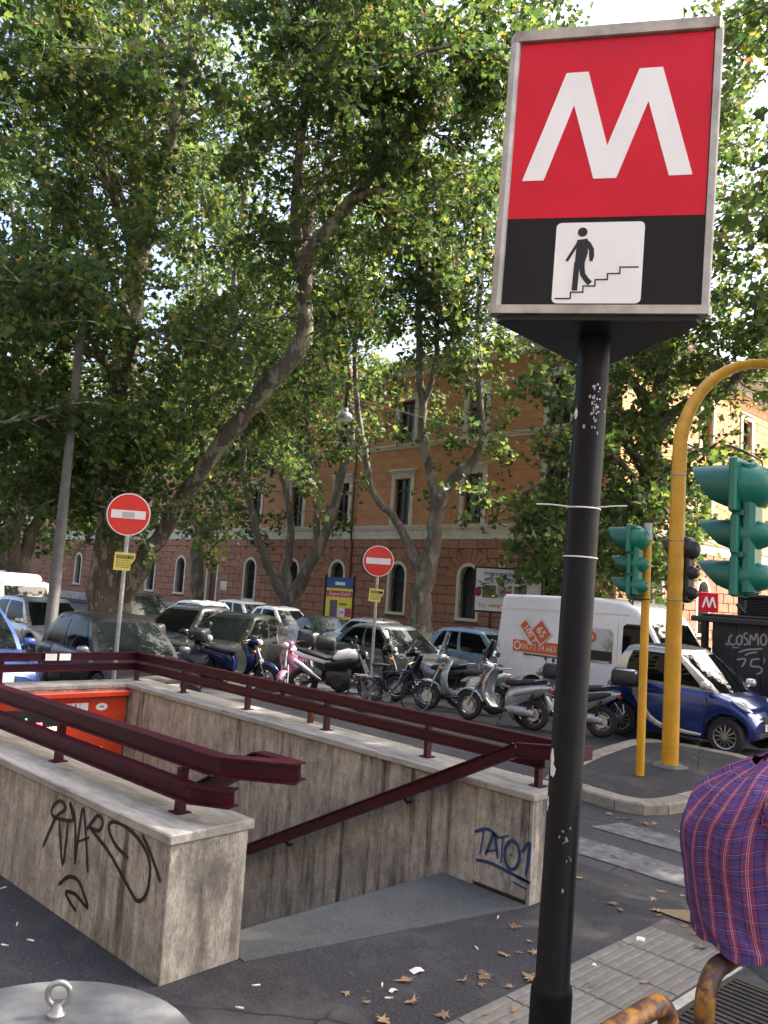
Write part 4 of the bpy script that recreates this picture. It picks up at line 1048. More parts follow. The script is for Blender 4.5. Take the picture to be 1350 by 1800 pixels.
BX0, BX1, BY, BYE = -82.0, -17.8, 30.5, 62.0
ZB, ZP, ZR, ZBT, ZS0, ZS1, ZE = -0.31, 0.31, 4.92, 5.66, 9.80, 10.06, 13.75
bd = thing('barracks_building', 'long three-storey orange building with red rusticated ground floor and arched windows', 'building', (0, 0, 0))
WX = [-20.9, -25.75, -30.65, -35.55, -39.75, -44.2, -48.7, -53.0, -57.4, -61.8, -66.2, -70.6, -75.0]
WY = [33.9, 38.6, 43.3, 48.0, 52.7, 57.4]
HW, ZC_ = 0.575, 3.045
def band_wall(mb, along, z0, z1, holes, conv, depth, m=0):
    """wall face with rectangular holes and their reveals; conv(s, d, z) -> point"""
    ss = sorted({along[0], along[1], *[h[0] for h in holes], *[h[1] for h in holes]})
    zs = sorted({z0, z1, *[h[2] for h in holes], *[h[3] for h in holes]})
    for i in range(len(ss) - 1):
        for j in range(len(zs) - 1):
            cs, cz = (ss[i] + ss[i + 1]) / 2, (zs[j] + zs[j + 1]) / 2
            if any(h[0] < cs < h[1] and h[2] < cz < h[3] for h in holes): continue
            mb.add([conv(ss[i], 0, zs[j]), conv(ss[i + 1], 0, zs[j]), conv(ss[i + 1], 0, zs[j + 1]), conv(ss[i], 0, zs[j + 1])], [(0, 1, 2, 3)], m)
    for (a, b_, c, d) in holes:
        for (p, q) in (((a, c), (b_, c)), ((b_, c), (b_, d)), ((b_, d), (a, d)), ((a, d), (a, c))):
            mb.add([conv(p[0], 0, p[1]), conv(q[0], 0, q[1]), conv(q[0], depth, q[1]), conv(p[0], depth, p[1])], [(0, 1, 2, 3)], m)
def spandrel(mb, s0, conv, m=0):
    n_ = 8
    for sg in (-1, 1):
        arc_ = [(s0 + sg * HW * math.cos(math.pi / 2 * k / n_), ZC_ + HW * math.sin(math.pi / 2 * k / n_)) for k in range(n_ + 1)]
        corner = (s0 + sg * HW, ZC_ + HW)
        for k in range(n_):
            mb.add([conv(*[(arc_[k][0]), 0.06, arc_[k][1]]), conv(arc_[k + 1][0], 0.06, arc_[k + 1][1]), conv(corner[0], 0.06, corner[1])], [(0, 1, 2)], m)
FC = lambda s_, d, z: (s_, BY + d, z)
SC = lambda s_, d, z: (BX1 - d, s_, z)
DOOR = -48.7
gh = [(x - HW, x + HW, (ZB + 0.02 if x == DOOR else 1.08), ZC_ + HW) for x in WX]
h2 = [(x - 0.60, x + 0.60, 5.72, 8.15) for x in WX]; h3 = [(x - 0.60, x + 0.60, 10.15, 12.40) for x in WX]
gs = [(y - HW, y + HW, 1.08, ZC_ + HW) for y in WY]; s2 = [(y - 0.6, y + 0.6, 5.72, 8.15) for y in WY]; s3 = [(y - 0.6, y + 0.6, 10.15, 12.4) for y in WY]
mb = MB()
band_wall(mb, (BX0, BX1), ZB, ZR, gh, FC, 0.35); band_wall(mb, (BY, BYE), ZB, ZR, gs, SC, 0.35)
for x in WX: spandrel(mb, x, FC)
for y in WY: spandrel(mb, y, SC)
mb.build('ground_floor_wall', MAT['red_wall'], bd, fix=False)
mb = MB()
band_wall(mb, (BX0, BX1), ZR, 14.2, h2 + h3, FC, 0.30); band_wall(mb, (BY, BYE), ZR, 14.2, s2 + s3, SC, 0.30)
mb.add([(BX0, BY, ZB), (BX0, BYE, ZB), (BX0, BYE, 14.2), (BX0, BY, 14.2)], [(0, 1, 2, 3)])
mb.add([(BX0, BYE, ZB), (BX1, BYE, ZB), (BX1, BYE, 14.2), (BX0, BYE, 14.2)], [(0, 1, 2, 3)])
mb.build('upper_wall', MAT['stucco'], bd, fix=False)
# mouldings wrap both visible sides
def moulding(name, z0, z1, prof, mt):
    """prof: (projection, height fraction) from bottom to top"""
    path = [(BX0, BY, 0, -1), (BX1, BY, 1, -1), (BX1, BYE, 1, 0)]
    rings = []
    for (x, y, ox, oy) in path:
        ring = [(x - (0.02 if ox else 0), y + (0.02 if oy else 0), z0)] + [(x + ox * p, y + oy * p, z0 + (z1 - z0) * f) for p, f in prof] + [(x - (0.02 if ox else 0), y + (0.02 if oy else 0), z1)]
        rings.append(ring)
    mb = MB(); mb.loft(rings, True, True, True); return mb.build(name, MAT[mt], bd)
moulding('plinth', ZB, ZP, [(0.10, 0.0), (0.10, 0.88), (0.06, 1.0)], 'plinth')
moulding('band_course', ZR, ZBT, [(0.06, 0.0), (0.06, 0.18), (0.05, 0.2), (0.05, 0.6), (0.09, 0.66), (0.14, 0.86), (0.15, 1.0)], 'cream_trim')
moulding('string_course', ZS0, ZS1, [(0.05, 0.0), (0.07, 0.4), (0.14, 0.7), (0.14, 1.0)], 'cream_trim')
moulding('cornice', ZE, 14.45, [(0.06, 0.0), (0.08, 0.35), (0.25, 0.5), (0.62, 0.72), (0.66, 0.8), (0.70, 1.0)], 'cream_trim')
mb = MB()
z0, z1 = 14.46, 16.9
o1 = [(BX0 - .7, BY - .78, z0), (BX1 + .78, BY - .78, z0), (BX1 + .78, BYE + .5, z0), (BX0 - .7, BYE + .5, z0)]
o2 = [(BX0 + 8, BY + 14, z1), (BX1 - 13, BY + 14, z1), (BX1 - 13, BYE - 13, z1), (BX0 + 8, BYE - 13, z1)]
mb.loft([o1, o2], True, False, True); mb.build('roof', MAT['roof_tile'], bd, fix=False)
mb = MB(); mb.box2((-44.4, 34.0, 15.0), (-41.2, 37.0, 16.6)); 
mb.add([(-44.7, 33.7, 16.6), (-40.9, 33.7, 16.6), (-40.9, 37.3, 16.6), (-44.7, 37.3, 16.6), (-42.8, 35.5, 17.9)], [(0, 1, 4), (1, 2, 4), (2, 3, 4), (3, 0, 4)]); mb.build('roof_turret', MAT['roof_tile'], bd, fix=False)

# windows: copied from one of each kind
def arch_ring(mb, r0, r1, zbot, y0, y1, n_=14):
    out = [(-r1, zbot)] + [(-r1 * math.cos(math.pi * k / n_), ZC_ + r1 * math.sin(math.pi * k / n_)) for k in range(n_ + 1)] + [(r1, zbot)]
    inn = [(-r0, zbot)] + [(-r0 * math.cos(math.pi * k / n_), ZC_ + r0 * math.sin(math.pi * k / n_)) for k in range(n_ + 1)] + [(r0, zbot)]
    k = len(out)
    vs_ = [(x, y0, z) for x, z in out] + [(x, y0, z) for x, z in inn] + [(x, y1, z) for x, z in out] + [(x, y1, z) for x, z in inn]
    fs = []
    for i in range(k - 1):
        fs += [(i, i + 1, k + i + 1, k + i), (k + i, k + i + 1, 3 * k + i + 1, 3 * k + i), (i, i + 1, 2 * k + i + 1, 2 * k + i)]
    mb.add(vs_, fs)
def arch_window(zbot, door=False):
    mb = MB(); arch_ring(mb, HW - 0.01, 0.73, zbot, -0.05, 0.30)
    if not door: mb.box2((-0.73, -0.09, zbot - 0.14), (0.73, 0.02, zbot))
    fr_ = mb.build('arched_window' if not door else 'arched_door', MAT['cream_trim'], bd)
    mb = MB()
    if door:
        mb.box2((-0.57, 0.20, zbot), (-0.01, 0.25, ZC_ - 0.1)); mb.box2((0.01, 0.20, zbot), (0.57, 0.25, ZC_ - 0.1)); mb.build('door_leaf', MAT['door_red'], fr_)
        mb = MB()
    mb.prism([(-0.57, zbot), (0.57, zbot), (0.57, 3.0)] + [(0.57 * math.cos(math.pi * k / 10), ZC_ + 0.57 * math.sin(math.pi * k / 10)) for k in range(11)], 0.02, ((0, 0.32, 0), (1, 0, 0), (0, 0, 1)))
    mb.build('pane', MAT['window_dark'], fr_)
    mb = MB()
    if not door:
        for k in range(-3, 4): mb.box((k * 0.155, 0.10, (zbot + ZC_ + 0.4) / 2), (0.022, 0.022, ZC_ + 0.42 - zbot - abs(k) * 0.05))
        for z in (zbot + 0.5, zbot + 1.1, zbot + 1.7): mb.box((0, 0.10, z), (1.12, 0.03, 0.03))
        mb.build('iron_grille', MAT['iron_grille'], fr_)
    return fr_
def tall_window(z0, z1, hood):
    w = 0.60
    mb = MB()
    for sx in (-1, 1): mb.box2((sx * (w - 0.005), -0.07, z0 - 0.05), (sx * (w + 0.24), 0.04, z1 + 0.04))
    mb.box2((-w - 0.24, -0.072, z1 + 0.04), (w + 0.24, 0.04, z1 + 0.30))
    if hood:
        mb.box2((-w - 0.30, -0.12, z1 + 0.30), (w + 0.30, 0.04, z1 + 0.42)); mb.box2((-w - 0.40, -0.20, z1 + 0.42), (w + 0.40, 0.04, z1 + 0.54))
    else:
        mb.box2((-w - 0.30, -0.12, z1 + 0.30), (w + 0.30, 0.04, z1 + 0.38))
    mb.box2((-w - 0.3, -0.12, z0 - 0.16), (w + 0.3, 0.04, z0 - 0.052))
    s_ = mb.build('tall_window', MAT['cream_trim'], bd)
    mb = MB(); mb.box2((-w, 0.24, z0), (w, 0.26, z1)); mb.build('pane', MAT['window_dark'], s_)
    mb = MB()
    for sx in (-1, 1): mb.box2((sx * (w - 0.07), 0.18, z0), (sx * w, 0.238, z1))
    mb.box2((-0.04, 0.18, z0), (0.04, 0.238, z1)); mb.box2((-w + .07, 0.185, z1 - 0.65), (-.04, 0.236, z1 - 0.58)); mb.box2((.04, 0.185, z1 - 0.65), (w - .07, 0.236, z1 - 0.58)); mb.box2((-w + .07, 0.18, z0), (w - .07, 0.235, z0 + 0.08))
    mb.build('sash', MAT['window_frame'], s_)
    return s_
def spread(proto, spots):
    first = True
    for (x, y, rz) in spots:
        o = proto if first else copy_tree(proto, bd)
        first = False
        o.location = (x, y, 0); o.rotation_euler = (0, 0, rz)
FRONT = [(x, BY, 0) for x in WX]; SIDE = [(BX1, y, R(90)) for y in WY]
spread(arch_window(1.08), [f for f in FRONT if f[0] != DOOR] + SIDE)
spread(arch_window(ZB + 0.02, True), [(DOOR, BY, 0)])
spread(tall_window(5.72, 8.15, True), FRONT + SIDE)
spread(tall_window(10.15, 12.40, False), FRONT + SIDE)
mb = MB(); mb.tube([(-34.35, BY - 0.10, ZB), (-34.35, BY - 0.10, 4.7), (-34.35, BY - 0.2, 4.95), (-34.35, BY - 0.2, 13.9)], 0.06, 10); mb.build('drain_pipe', MAT['drain_pipe'], bd, 40)
mb = MB(); mb.box2((-47.5, BY - 0.075, 1.5), (-46.7, BY - 0.045, 2.1)); mb.build('wall_plaque', MAT['cream_trim'], bd)

# rusticated blocks: the nearest ones are parts, the rest one joined relief
def frustum(proud, ch):
    a, b_ = 0.5, 0.5 - ch
    mb = MB()
    mb.add([(-a, 0, -a), (a, 0, -a), (a, 0, a), (-a, 0, a), (-a + ch, -1, -b_), (a - ch, -1, -b_), (a - ch, -1, b_), (-a + ch, -1, b_)],
           [(4, 5, 6, 7), (0, 1, 5, 4), (1, 2, 6, 5), (2, 3, 7, 6), (3, 0, 4, 7)])
    return mb
def block_list(z0, z1, nc, ln, s0, s1, holes_at):
    out = []; ch = (z1 - z0) / nc
    for c in range(nc):
        za, zb_ = z0 + c * ch, z0 + (c + 1) * ch
        obs = sorted(holes_at(za, zb_)); x = s1; cuts = []
        spans = []; cur = s0
        for (a, b_) in obs:
            if a > cur: spans.append((cur, a))
            cur = max(cur, b_)
        if cur < s1: spans.append((cur, s1))
        for (a, b_) in spans:
            st = s0 + (0.5 * ln if c % 2 else 0)
            k0 = math.floor((a - st) / ln); edges = [a]
            k = k0 + 1
            while st + k * ln < b_ - 1e-6:
                e = st + k * ln
                if e - edges[-1] > 0.28: edges.append(e)
                k += 1
            if b_ - edges[-1] < 0.28 and len(edges) > 1: edges.pop()
            edges.append(b_)
            for p, q in zip(edges[:-1], edges[1:]):
                if q - p > 0.12: out.append((p, q, za, zb_))
    return out
def low_obs(ws, dr):
    def f(za, zb_):
        o = []; zm = (za + zb_) / 2
        for x in ws:
            if zb_ < (1.0 if x != dr else -9): continue
            if zm < ZC_: hw = 0.73
            elif zm < ZC_ + 1.42: hw = max(0.73, math.sqrt(max(0, 1.42 ** 2 - (zm - ZC_) ** 2)))
            else: continue
            o.append((x - hw, x + hw))
        return o
    return f
def up_obs(ws, z0w, z1w, top):
    def f(za, zb_):
        if zb_ < z0w - 0.15 or za > z1w + top: return []
        return [(x - 0.90, x + 0.90) for x in ws]
    return f
def place_blocks(blocks, name, mt, proud, gap, joined, unit, side=False, maxn=300):
    blocks = sorted(blocks, key=lambda b_: -b_[1]) if not side else blocks
    rest = MB(); n_ = 0
    for (p, q, za, zb_) in blocks:
        w, h = q - p - gap, zb_ - za - gap; cx_, cz_ = (p + q) / 2, (za + zb_) / 2
        if side or n_ >= maxn:
            vs_ = []
            for (x, y, z) in joined.v:
                s_ = cx_ + x * w; d = y * proud; zz = cz_ + z * h
                vs_.append(SC(s_, d, zz) if side else FC(s_, d, zz))
            rest.add(vs_, joined.f)
        else:
            o = link(name, unit, bd, (cx_, BY, cz_)); o.scale = (w, proud * rnd.uniform(0.85, 1.15), h); n_ += 1
    if rest.v:
        o = rest.build(name + '_relief', MAT[mt], bd, fix=False); o['kind'] = 'stuff'
fb = frustum(1, 0.04)
def unit_mesh(mt):
    o = fb.build('unit', MAT[mt], None, fix=False); me = o.data; bpy.data.objects.remove(o); return me
place_blocks(block_list(ZP, ZR, 10, 1.22, BX0, BX1 + 0.03, low_obs(WX, DOOR)), 'rusticated_block', 'red_block', 0.045, 0.022, fb, unit_mesh('red_block'))
place_blocks(block_list(ZP, ZR, 10, 1.22, BY - 0.03, BYE, low_obs(WY, None)), 'rusticated_block_side', 'red_block', 0.045, 0.022, fb, None, True)
ub = unit_mesh('stucco_block')
ups = block_list(ZBT, ZS0, 10, 1.35, BX0, BX1 + 0.01, up_obs(WX, 5.72, 8.15, 0.54)) + block_list(ZS1, ZE, 9, 1.35, BX0, BX1 + 0.01, up_obs(WX, 10.15, 12.4, 0.38))
place_blocks(ups, 'wall_block', 'stucco_block', 0.016, 0.016, fb, ub)
upside = block_list(ZBT, ZS0, 10, 1.35, BY, BYE, up_obs(WY, 5.72, 8.15, 0.54)) + block_list(ZS1, ZE, 9, 1.35, BY, BYE, up_obs(WY, 10.15, 12.4, 0.38))
place_blocks(upside, 'wall_block_side', 'stucco_block', 0.016, 0.016, fb, None, True)
# wedge stones fanning over the arches
def wedge(k, n_, r0=0.745, r1=1.42):
    a0, a1 = math.pi * k / n_ + 0.012, math.pi * (k + 1) / n_ - 0.012
    pts = [(r0 * math.cos(a0), r0 * math.sin(a0)), (r1 * math.cos(a0), r1 * math.sin(a0)), (r1 * math.cos((a0 + a1) / 2), r1 * math.sin((a0 + a1) / 2)), (r1 * math.cos(a1), r1 * math.sin(a1)), (r0 * math.cos(a1), r0 * math.sin(a1))]
    mb = MB(); mb.prism(pts, 0.04, ((0, 0, 0), (1, 0, 0), (0, 0, 1)))
    o = mb.build('unit', MAT['red_block'], None); me = o.data; bpy.data.objects.remove(o); return me
wedges = [wedge(k, 11) for k in range(11)]
for x in WX[:10]:
    for me in wedges: link('arch_wedge', me, bd, (x, BY, ZC_))
for y in WY[:3]:
    for me in wedges:
        o = link('arch_wedge', me, bd, (BX1, y, ZC_)); o.rotation_euler = (0, 0, R(90))

# ------------------------------------------------------------------ block across the street behind the viewer (it shows in the glossy panels and glass)
mat('ochre_wall', (0.17, 0.145, 0.12), 0.85, var=0.15, scale=1.0)
ab = thing('apartment_block', 'brown apartment block behind the viewer, mirrored in the glossy sign and car windows', 'building', (0, 0, 0))
AX0, AX1, AY, AH = -46.0, 34.0, -13.5, 17.0
AC = lambda s_, d, z: (s_, AY - d, z)
ah = [(x - .65, x + .65, z, z + 2.1) for x in np.arange(AX0 + 3, AX1 - 2, 4.0) for z in (4.9, 8.5, 12.1)] + [(x - 1.2, x + 1.2, 0.02, 3.3) for x in np.arange(AX0 + 3, AX1 - 2, 4.0)]
mb = MB(); band_wall(mb, (AX0, AX1), 0.0, AH, ah, AC, 0.4)
mb.add([(AX0, AY, 0), (AX0, AY - 12, 0), (AX0, AY - 12, AH), (AX0, AY, AH)], [(0, 1, 2, 3)]); mb.add([(AX1, AY, 0), (AX1, AY - 12, 0), (AX1, AY - 12, AH), (AX1, AY, AH)], [(0, 1, 2, 3)])
mb.add([(AX0, AY, AH), (AX1, AY, AH), (AX1, AY - 12, AH), (AX0, AY - 12, AH)], [(0, 1, 2, 3)]); mb.add([(AX0, AY - 12, 0), (AX1, AY - 12, 0), (AX1, AY - 12, AH), (AX0, AY - 12, AH)], [(0, 1, 2, 3)])
mb.build('wall', MAT['ochre_wall'], ab, fix=False)
for (a, b_, c, d) in ah:
    mb = MB(); mb.box2((a, AY - .35, c), (b_, AY - .33, d)); w_ = mb.build('window', MAT['window_dark'], ab)
mb = MB(); mb.box2((AX0, AY - .1, AH - .5), (AX1, AY + .6, AH)); mb.build('cornice', MAT['cream_trim'], ab)
mb = MB(); mb.box2((AX0, AY - .05, 3.9), (AX1, AY + .15, 4.2)); mb.build('band_course', MAT['cream_trim'], ab)
# ------------------------------------------------------------------ cars
def paint(name, c, metal=0.0, rough=0.28):
    return mat(name, c, rough, metal, coat=0.35 if max(c) < .06 else .7, spec=0.25 if max(c) < .06 else .5, var=0.06, scale=1.5, rvar=0.05)
paint('paint_blue', (0.055, 0.10, 0.30), 0.35); paint('paint_charcoal', (0.018, 0.016, 0.018), 0.25); paint('paint_black', (0.012, 0.013, 0.016), 0.2)
paint('paint_silver', (0.42, 0.44, 0.45), 0.6); paint('paint_white', (0.72, 0.73, 0.72)); paint('paint_grey', (0.14, 0.15, 0.16), 0.5)
paint('paint_lightblue', (0.20, 0.30, 0.40), 0.5); paint('paint_smart', (0.008, 0.028, 0.16), 0.35, 0.22); paint('paint_tridion', (0.50, 0.50, 0.50), 0.55)
paint('paint_cream', (0.52, 0.47, 0.33)); paint('paint_green', (0.022, 0.026, 0.024), 0.25); paint('paint_van', (0.74, 0.75, 0.76))
mat('glass_dark', (0.004, 0.005, 0.005), 0.03, spec=0.22)
mat('glass_tint', (0.008, 0.011, 0.011), 0.03, spec=0.35)
mat('chrome', (0.62, 0.63, 0.64), 0.12, 1.0)
mat('rim_alloy', (0.40, 0.41, 0.42), 0.3, 0.9, rvar=0.08)
mat('tail_red', (0.30, 0.008, 0.008), 0.15, coat=0.5)
mat('lamp_clear', (0.48, 0.50, 0.50), 0.1, 0.3, coat=0.6)
mat('plate_white', (0.65, 0.65, 0.62), 0.5)
mat('trim_black', (0.016, 0.016, 0.017), 0.55)
def wheel_parts(parent, r, w, spokes, alloy='rim_alloy', n=28):
    """returns a prototype wheel (axis y, centred)"""
    mb = MB(); rr = r * 0.66
    mb.lathe([(rr, -w / 2 * .9), (r * .90, -w / 2), (r * .985, -w * .36), (r, -w * .2), (r, w * .2), (r * .985, w * .36), (r * .90, w / 2), (rr, w / 2 * .9)], axis='y', n=n, caps=False)
    whl = mb.build('wheel', MAT['rubber'], parent, 40)
    mb = MB()
    mb.lathe([(rr, -w * .45), (rr * .93, -w * .42), (rr * .90, -w * .15), (rr * .9, w * .3), (rr, w * .45)], axis='y', n=n, caps=False)
    for k in range(spokes):
        a = 2 * math.pi * k / spokes
        d = Vector((math.cos(a), 0, math.sin(a)))
        mb.beam(d * (r * .10) + Vector((0, -w * .36, 0)), d * (rr * .95) + Vector((0, -w * .30, 0)), 0.034 if spokes < 9 else 0.018, 0.03, up=(0, 1, 0))
    mb.lathe([(r * .16, -w * .44), (r * .16, -w * .3)], axis='y', n=14)
    mb.build('rim', MAT[alloy], whl, 40)
    mb = MB(); mb.lathe([(rr * .89, -w * .12), (rr * .89, -w * .08)], axis='y', n=20); mb.build('brake_disc', MAT['iron_dark'], whl)
    return whl
def lerp(a, b_, t): return a + (b_ - a) * t
def interp(tab, x):
    for (x0, y0), (x1, y1) in zip(tab[:-1], tab[1:]):
        if x <= x1 or (x1, y1) == tab[-1]:
            t = (x - x0) / (x1 - x0) if x1 > x0 else 0
            t = max(0.0, min(1.0, t)); t2 = t * t * (3 - 2 * t) * 0.4 + t * 0.6
            return lerp(y0, y1, t2)
def car(label, loc, heading, sp, group='cars parked along the boulevard', name='parked_car'):
    """x forward; sp = dimensions and colours"""
    L, Wd = sp['L'], sp['W'] / 2
    xf, xr = L / 2, -L / 2
    wf, wr = xf - sp['of'], xr + sp['orr']
    rw = sp.get('rw', 0.31); ra = rw + 0.055
    t = thing(name, label, 'car', loc, heading, group)
    body, cab = MAT[sp['paint']], MAT[sp.get('cabin', sp['paint'])]
    deck = sp['deck']                                     # (x, z) of the top of the lower body along the middle
    sill = 0.20
    X = sorted(set([round(xr + L * k / 46, 4) for k in range(47)] + [round(w_ + s_ * ra * f, 4) for w_ in (wf, wr) for s_ in (-1, 1) for f in (1.0, .995, .93, .8, .6, .35, 0)] + [xr + .015, xr + .05, xf - .015, xf - .05]))
    rings = []
    for x in X:
        e = max(0, (abs(x) - (L / 2 - 0.55)) / 0.55); sgn = 1 if x > 0 else -1
        w = Wd * (1 - (0.20 if sgn > 0 else 0.14) * e ** 2.2)
        zt = interp(deck, x)
        zl = sill + 0.06 * e
        for wx in (wf, wr):
            if abs(x - wx) < ra: zl = max(zl, rw + math.sqrt(max(0, ra * ra - (x - wx) ** 2)))
        zs = zt - 0.03 - 0.05 * e
        ee = max(0, (abs(x) - (L / 2 - 0.06)) / 0.06)      # rounded bumpers
        w *= 1 - 0.06 * ee; zt2 = zt - 0.07 * ee; zs -= 0.07 * ee; zl += 0.05 * ee
        zm = lerp(zl, zs, 0.5)
        half = [(w * .95, zl), (w * .99, lerp(zl, zs, .15)), (w, zm), (w * .995, lerp(zl, zs, .72)), (w * .965, lerp(zl, zs, .9)), (w * .91, zs), (w * .72, lerp(zs, zt2, .6) + 0.004), (w * .4, zt2), (0, zt2 + 0.012)]
        rings.append([(x, y, z) for y, z in half] + [(x, -y, z) for y, z in half[-2::-1]])
    mb = MB(); mb.loft(rings, False, False, False)
    for r_ in (rings[0], rings[-1]):
        mb.add(r_, [tuple(range(len(r_)))])
    mb.build('body', body, t, 38)
    mb = MB(); mb.box2((xr + .3, -Wd * .86, sill - .02), (xf - .3, Wd * .86, sill + 0.40)); mb.build('underbody', MAT['trim_black'], t)
    # cabin
    g = sp['cab']                                          # x: windscreen base, top; rear top, base; z roof; belt
    x1, x2, x3, x4, zr = g; wb, wt = Wd * .905, Wd * sp.get('tumble', .70)
    def zb(x): return interp(deck, x) - 0.045
    def outline(s_, tt):
        """s_ in 0..4: 0-1 front (left to right), 1-2 right side, 2-3 rear, 3-4 left side"""
        tt_ = tt
        bu = math.sin(math.pi * tt_)
        xa, xb = lerp(x1, x2, tt_) + .055 * bu, lerp(x4, x3, tt_) - .06 * bu
        w = lerp(wb, wt, tt_) + .045 * bu
        z = lerp(lerp(zb(x1), zb(x4), 0.5), zr - 0.05, tt_)
        k = int(min(3, s_)); f = s_ - k
        bow = 0.10; cr = 0.10
        if k == 0:
            y = lerp(w, -w, f); x = xa - bow * (abs(y) / w) ** 2.4; zz = lerp(zb(x1), zr - 0.05, tt_)
        elif k == 1:
            x = lerp(xa - bow, xb + cr, f); y = -w * (1 + 0.02 * math.sin(math.pi * f)); zz = lerp(zb(x), zr - 0.05, tt_)
        elif k == 2:
            y = lerp(-w, w, f); x = xb + cr * (abs(y) / w) ** 2.6; zz = lerp(zb(x4), zr - 0.05, tt_)
        else:
            x = lerp(xb + cr, xa - bow, f); y = w * (1 + 0.02 * math.sin(math.pi * f)); zz = lerp(zb(x), zr - 0.05, tt_)
        zz += 0.07 * tt_ * (1 - ((x - (x2 + x3) / 2) / ((x2 - x3) / 2 + .3)) ** 2) if tt_ > 0.5 else 0
        return Vector((x, y, zz))
    SS = [k / 8 for k in range(32)]
    TT = (0, .3, .6, .85, 1.0)
    rings = [[outline(s_, tt) for s_ in SS] for tt in TT]
    cx_ = (x2 + x3) / 2
    top1 = [Vector((cx_ + (p.x - cx_) * .93, p.y * .9, p.z + 0.03)) for p in rings[-1]]
    top2 = [Vector((cx_ + (p.x - cx_) * .6, p.y * .55, p.z + 0.062)) for p in rings[-1]]
    mb = MB(); mb.loft(rings + [top1, top2], True, False, True)
    mb.build('cabin', cab, t, 50)
    if sp.get('roof'):
        mb = MB(); mb.loft([[p + Vector((0, 0, .004)) for p in top1], [p + Vector((0, 0, .006)) for p in top2]], True, False, True); mb.build('roof_panel', MAT[sp['roof']], t, 50)
    def pane(nm, s0, s1, t0, t1, n_=6, m=3, mt='glass_dark'):
        g_ = []
        for j in range(m + 1):
            for i in range(n_ + 1):
                s_ = lerp(s0, s1, i / n_); tt = lerp(t0, t1, j / m)
                p = outline(s_, tt); a = outline(min(3.9999, s_ + .02), tt) - outline(max(0, s_ - .02), tt); b_ = outline(s_, min(1, tt + .02)) - outline(s_, max(0, tt - .02))
                nn = a.cross(b_); 
                if nn.length > 0: nn.normalize()
                if nn.dot(p - Vector((cx_, 0, p.z))) < 0: nn = -nn
                g_.append(p + nn * 0.007)
        mb = MB(); mb.add(g_, [(j * (n_ + 1) + i, j * (n_ + 1) + i + 1, (j + 1) * (n_ + 1) + i + 1, (j + 1) * (n_ + 1) + i) for j in range(m) for i in range(n_)])
        mb.build(nm, MAT[mt], t, 60, fix=False)
    pane('windscreen', 0.06, 0.94, 0.05, 0.93, 8, 4, 'glass_tint'); pane('rear_window', 2.10, 2.90, 0.12, 0.88, 8)
    for (a, b_) in sp['side']:
        pane('side_window', 1 + a, 1 + b_, 0.10, 0.88); pane('side_window', 4 - b_, 4 - a, 0.10, 0.88)
    # wheels
    proto = None
    for (wx, sy) in ((wf, -1), (wr, -1), (wf, 1), (wr, 1)):
        if proto is None: proto = o = wheel_parts(t, rw, 0.20, sp.get('spokes', 6), sp.get('alloy', 'rim_alloy'))
        else: o = copy_tree(proto, t)
        o.location = (wx, sy * (Wd - 0.11), rw); o.rotation_euler = (0, 0, 0 if sy < 0 else math.pi)
    # lamps, plates, mirrors, handles, seams
    zf, zr_ = interp(deck, xf - .12), interp(deck, xr + .1)
    for sy in (-1, 1):
        mb = MB(); mb.se([(xf - .40, sy * Wd * .80, zf - .075, .045, .035, 2), (xf - .26, sy * Wd * .76, zf - .10, .10, .075, 2.4), (xf - .13, sy * Wd * .68, zf - .13, .11, .075, 2.4), (xf - .055, sy * Wd * .62, zf - .15, .07, .05, 2)], 14); mb.build('headlight', MAT['lamp_clear'], t, 50)
        mb = MB(); mb.se([(xr + .30, sy * Wd * .84, zr_ - .12, .03, .05, 2), (xr + .15, sy * Wd * .78, zr_ - .14, .07, .10, 2.6), (xr + .03, sy * Wd * .68, zr_ - .15, .08, .09, 2.6)], 14); mb.build('tail_light', MAT['tail_red'], t, 50)
        mx = x1 - 0.22
        mb = MB(); mb.se([(mx + .07, sy * (Wd + .09), zb(mx) + .13, .05, .04, 2), (mx + .04, sy * (Wd + .10), zb(mx) + .13, .095, .068, 2.6), (mx - .06, sy * (Wd + .09), zb(mx) + .13, .10, .072, 2.8)], 14); mb.tube([(mx, sy * Wd * .88, zb(mx) + .06), (mx, sy * (Wd + .03), zb(mx) + .1)], .022, 6); mb.build('wing_mirror', MAT[sp.get('mirror', sp['paint'])], t, 50)
        for dx in sp.get('doors', (-0.05,)):
            mb = MB(); mb.box((dx, sy * (Wd * .985), interp(deck, dx) - .15), (.16, .03, .03)); mb.build('door_handle', MAT[sp['paint']], t)
        mb = MB()
        for dx in sp.get('seams', (0.75, -0.3)):
            zz = interp(deck, dx); mb.box((dx, sy * Wd * .997, (sill + .14 + zz - .12) / 2), (.012, .012, zz - .12 - sill - .14))
        mb.build('door_seam', MAT['trim_black'], t)
    mb = MB(); mb.bbox2((xf - .06, -Wd * .36, zf - .30), (xf + .006, Wd * .36, zf - .16), .012); mb.build('grille', MAT['trim_black'], t)
    if sp.get('kidney'):
        for sy in (-1, 1):
            mb = MB(); mb.se([(xf - .03, sy * .11, zf - .17, .10, .055, 4), (xf + .014, sy * .11, zf - .18, .09, .045, 4)], 16); mb.build('grille_surround', MAT['chrome'], t, 50)
    mb = MB(); mb.bbox2((xf - .08, -Wd * .6, 0.30), (xf + .002, Wd * .6, 0.40), .012); mb.build('air_intake', MAT['trim_black'], t)
    mb = MB(); mb.box((xf + .012, 0, 0.46), (.012, .50, .11)); mb.build('number_plate', MAT['plate_white'], t)
    mb = MB(); mb.box((xr - .008, 0, zr_ - .30), (.012, .50, .11)); mb.build('number_plate', MAT['plate_white'], t)
    return t
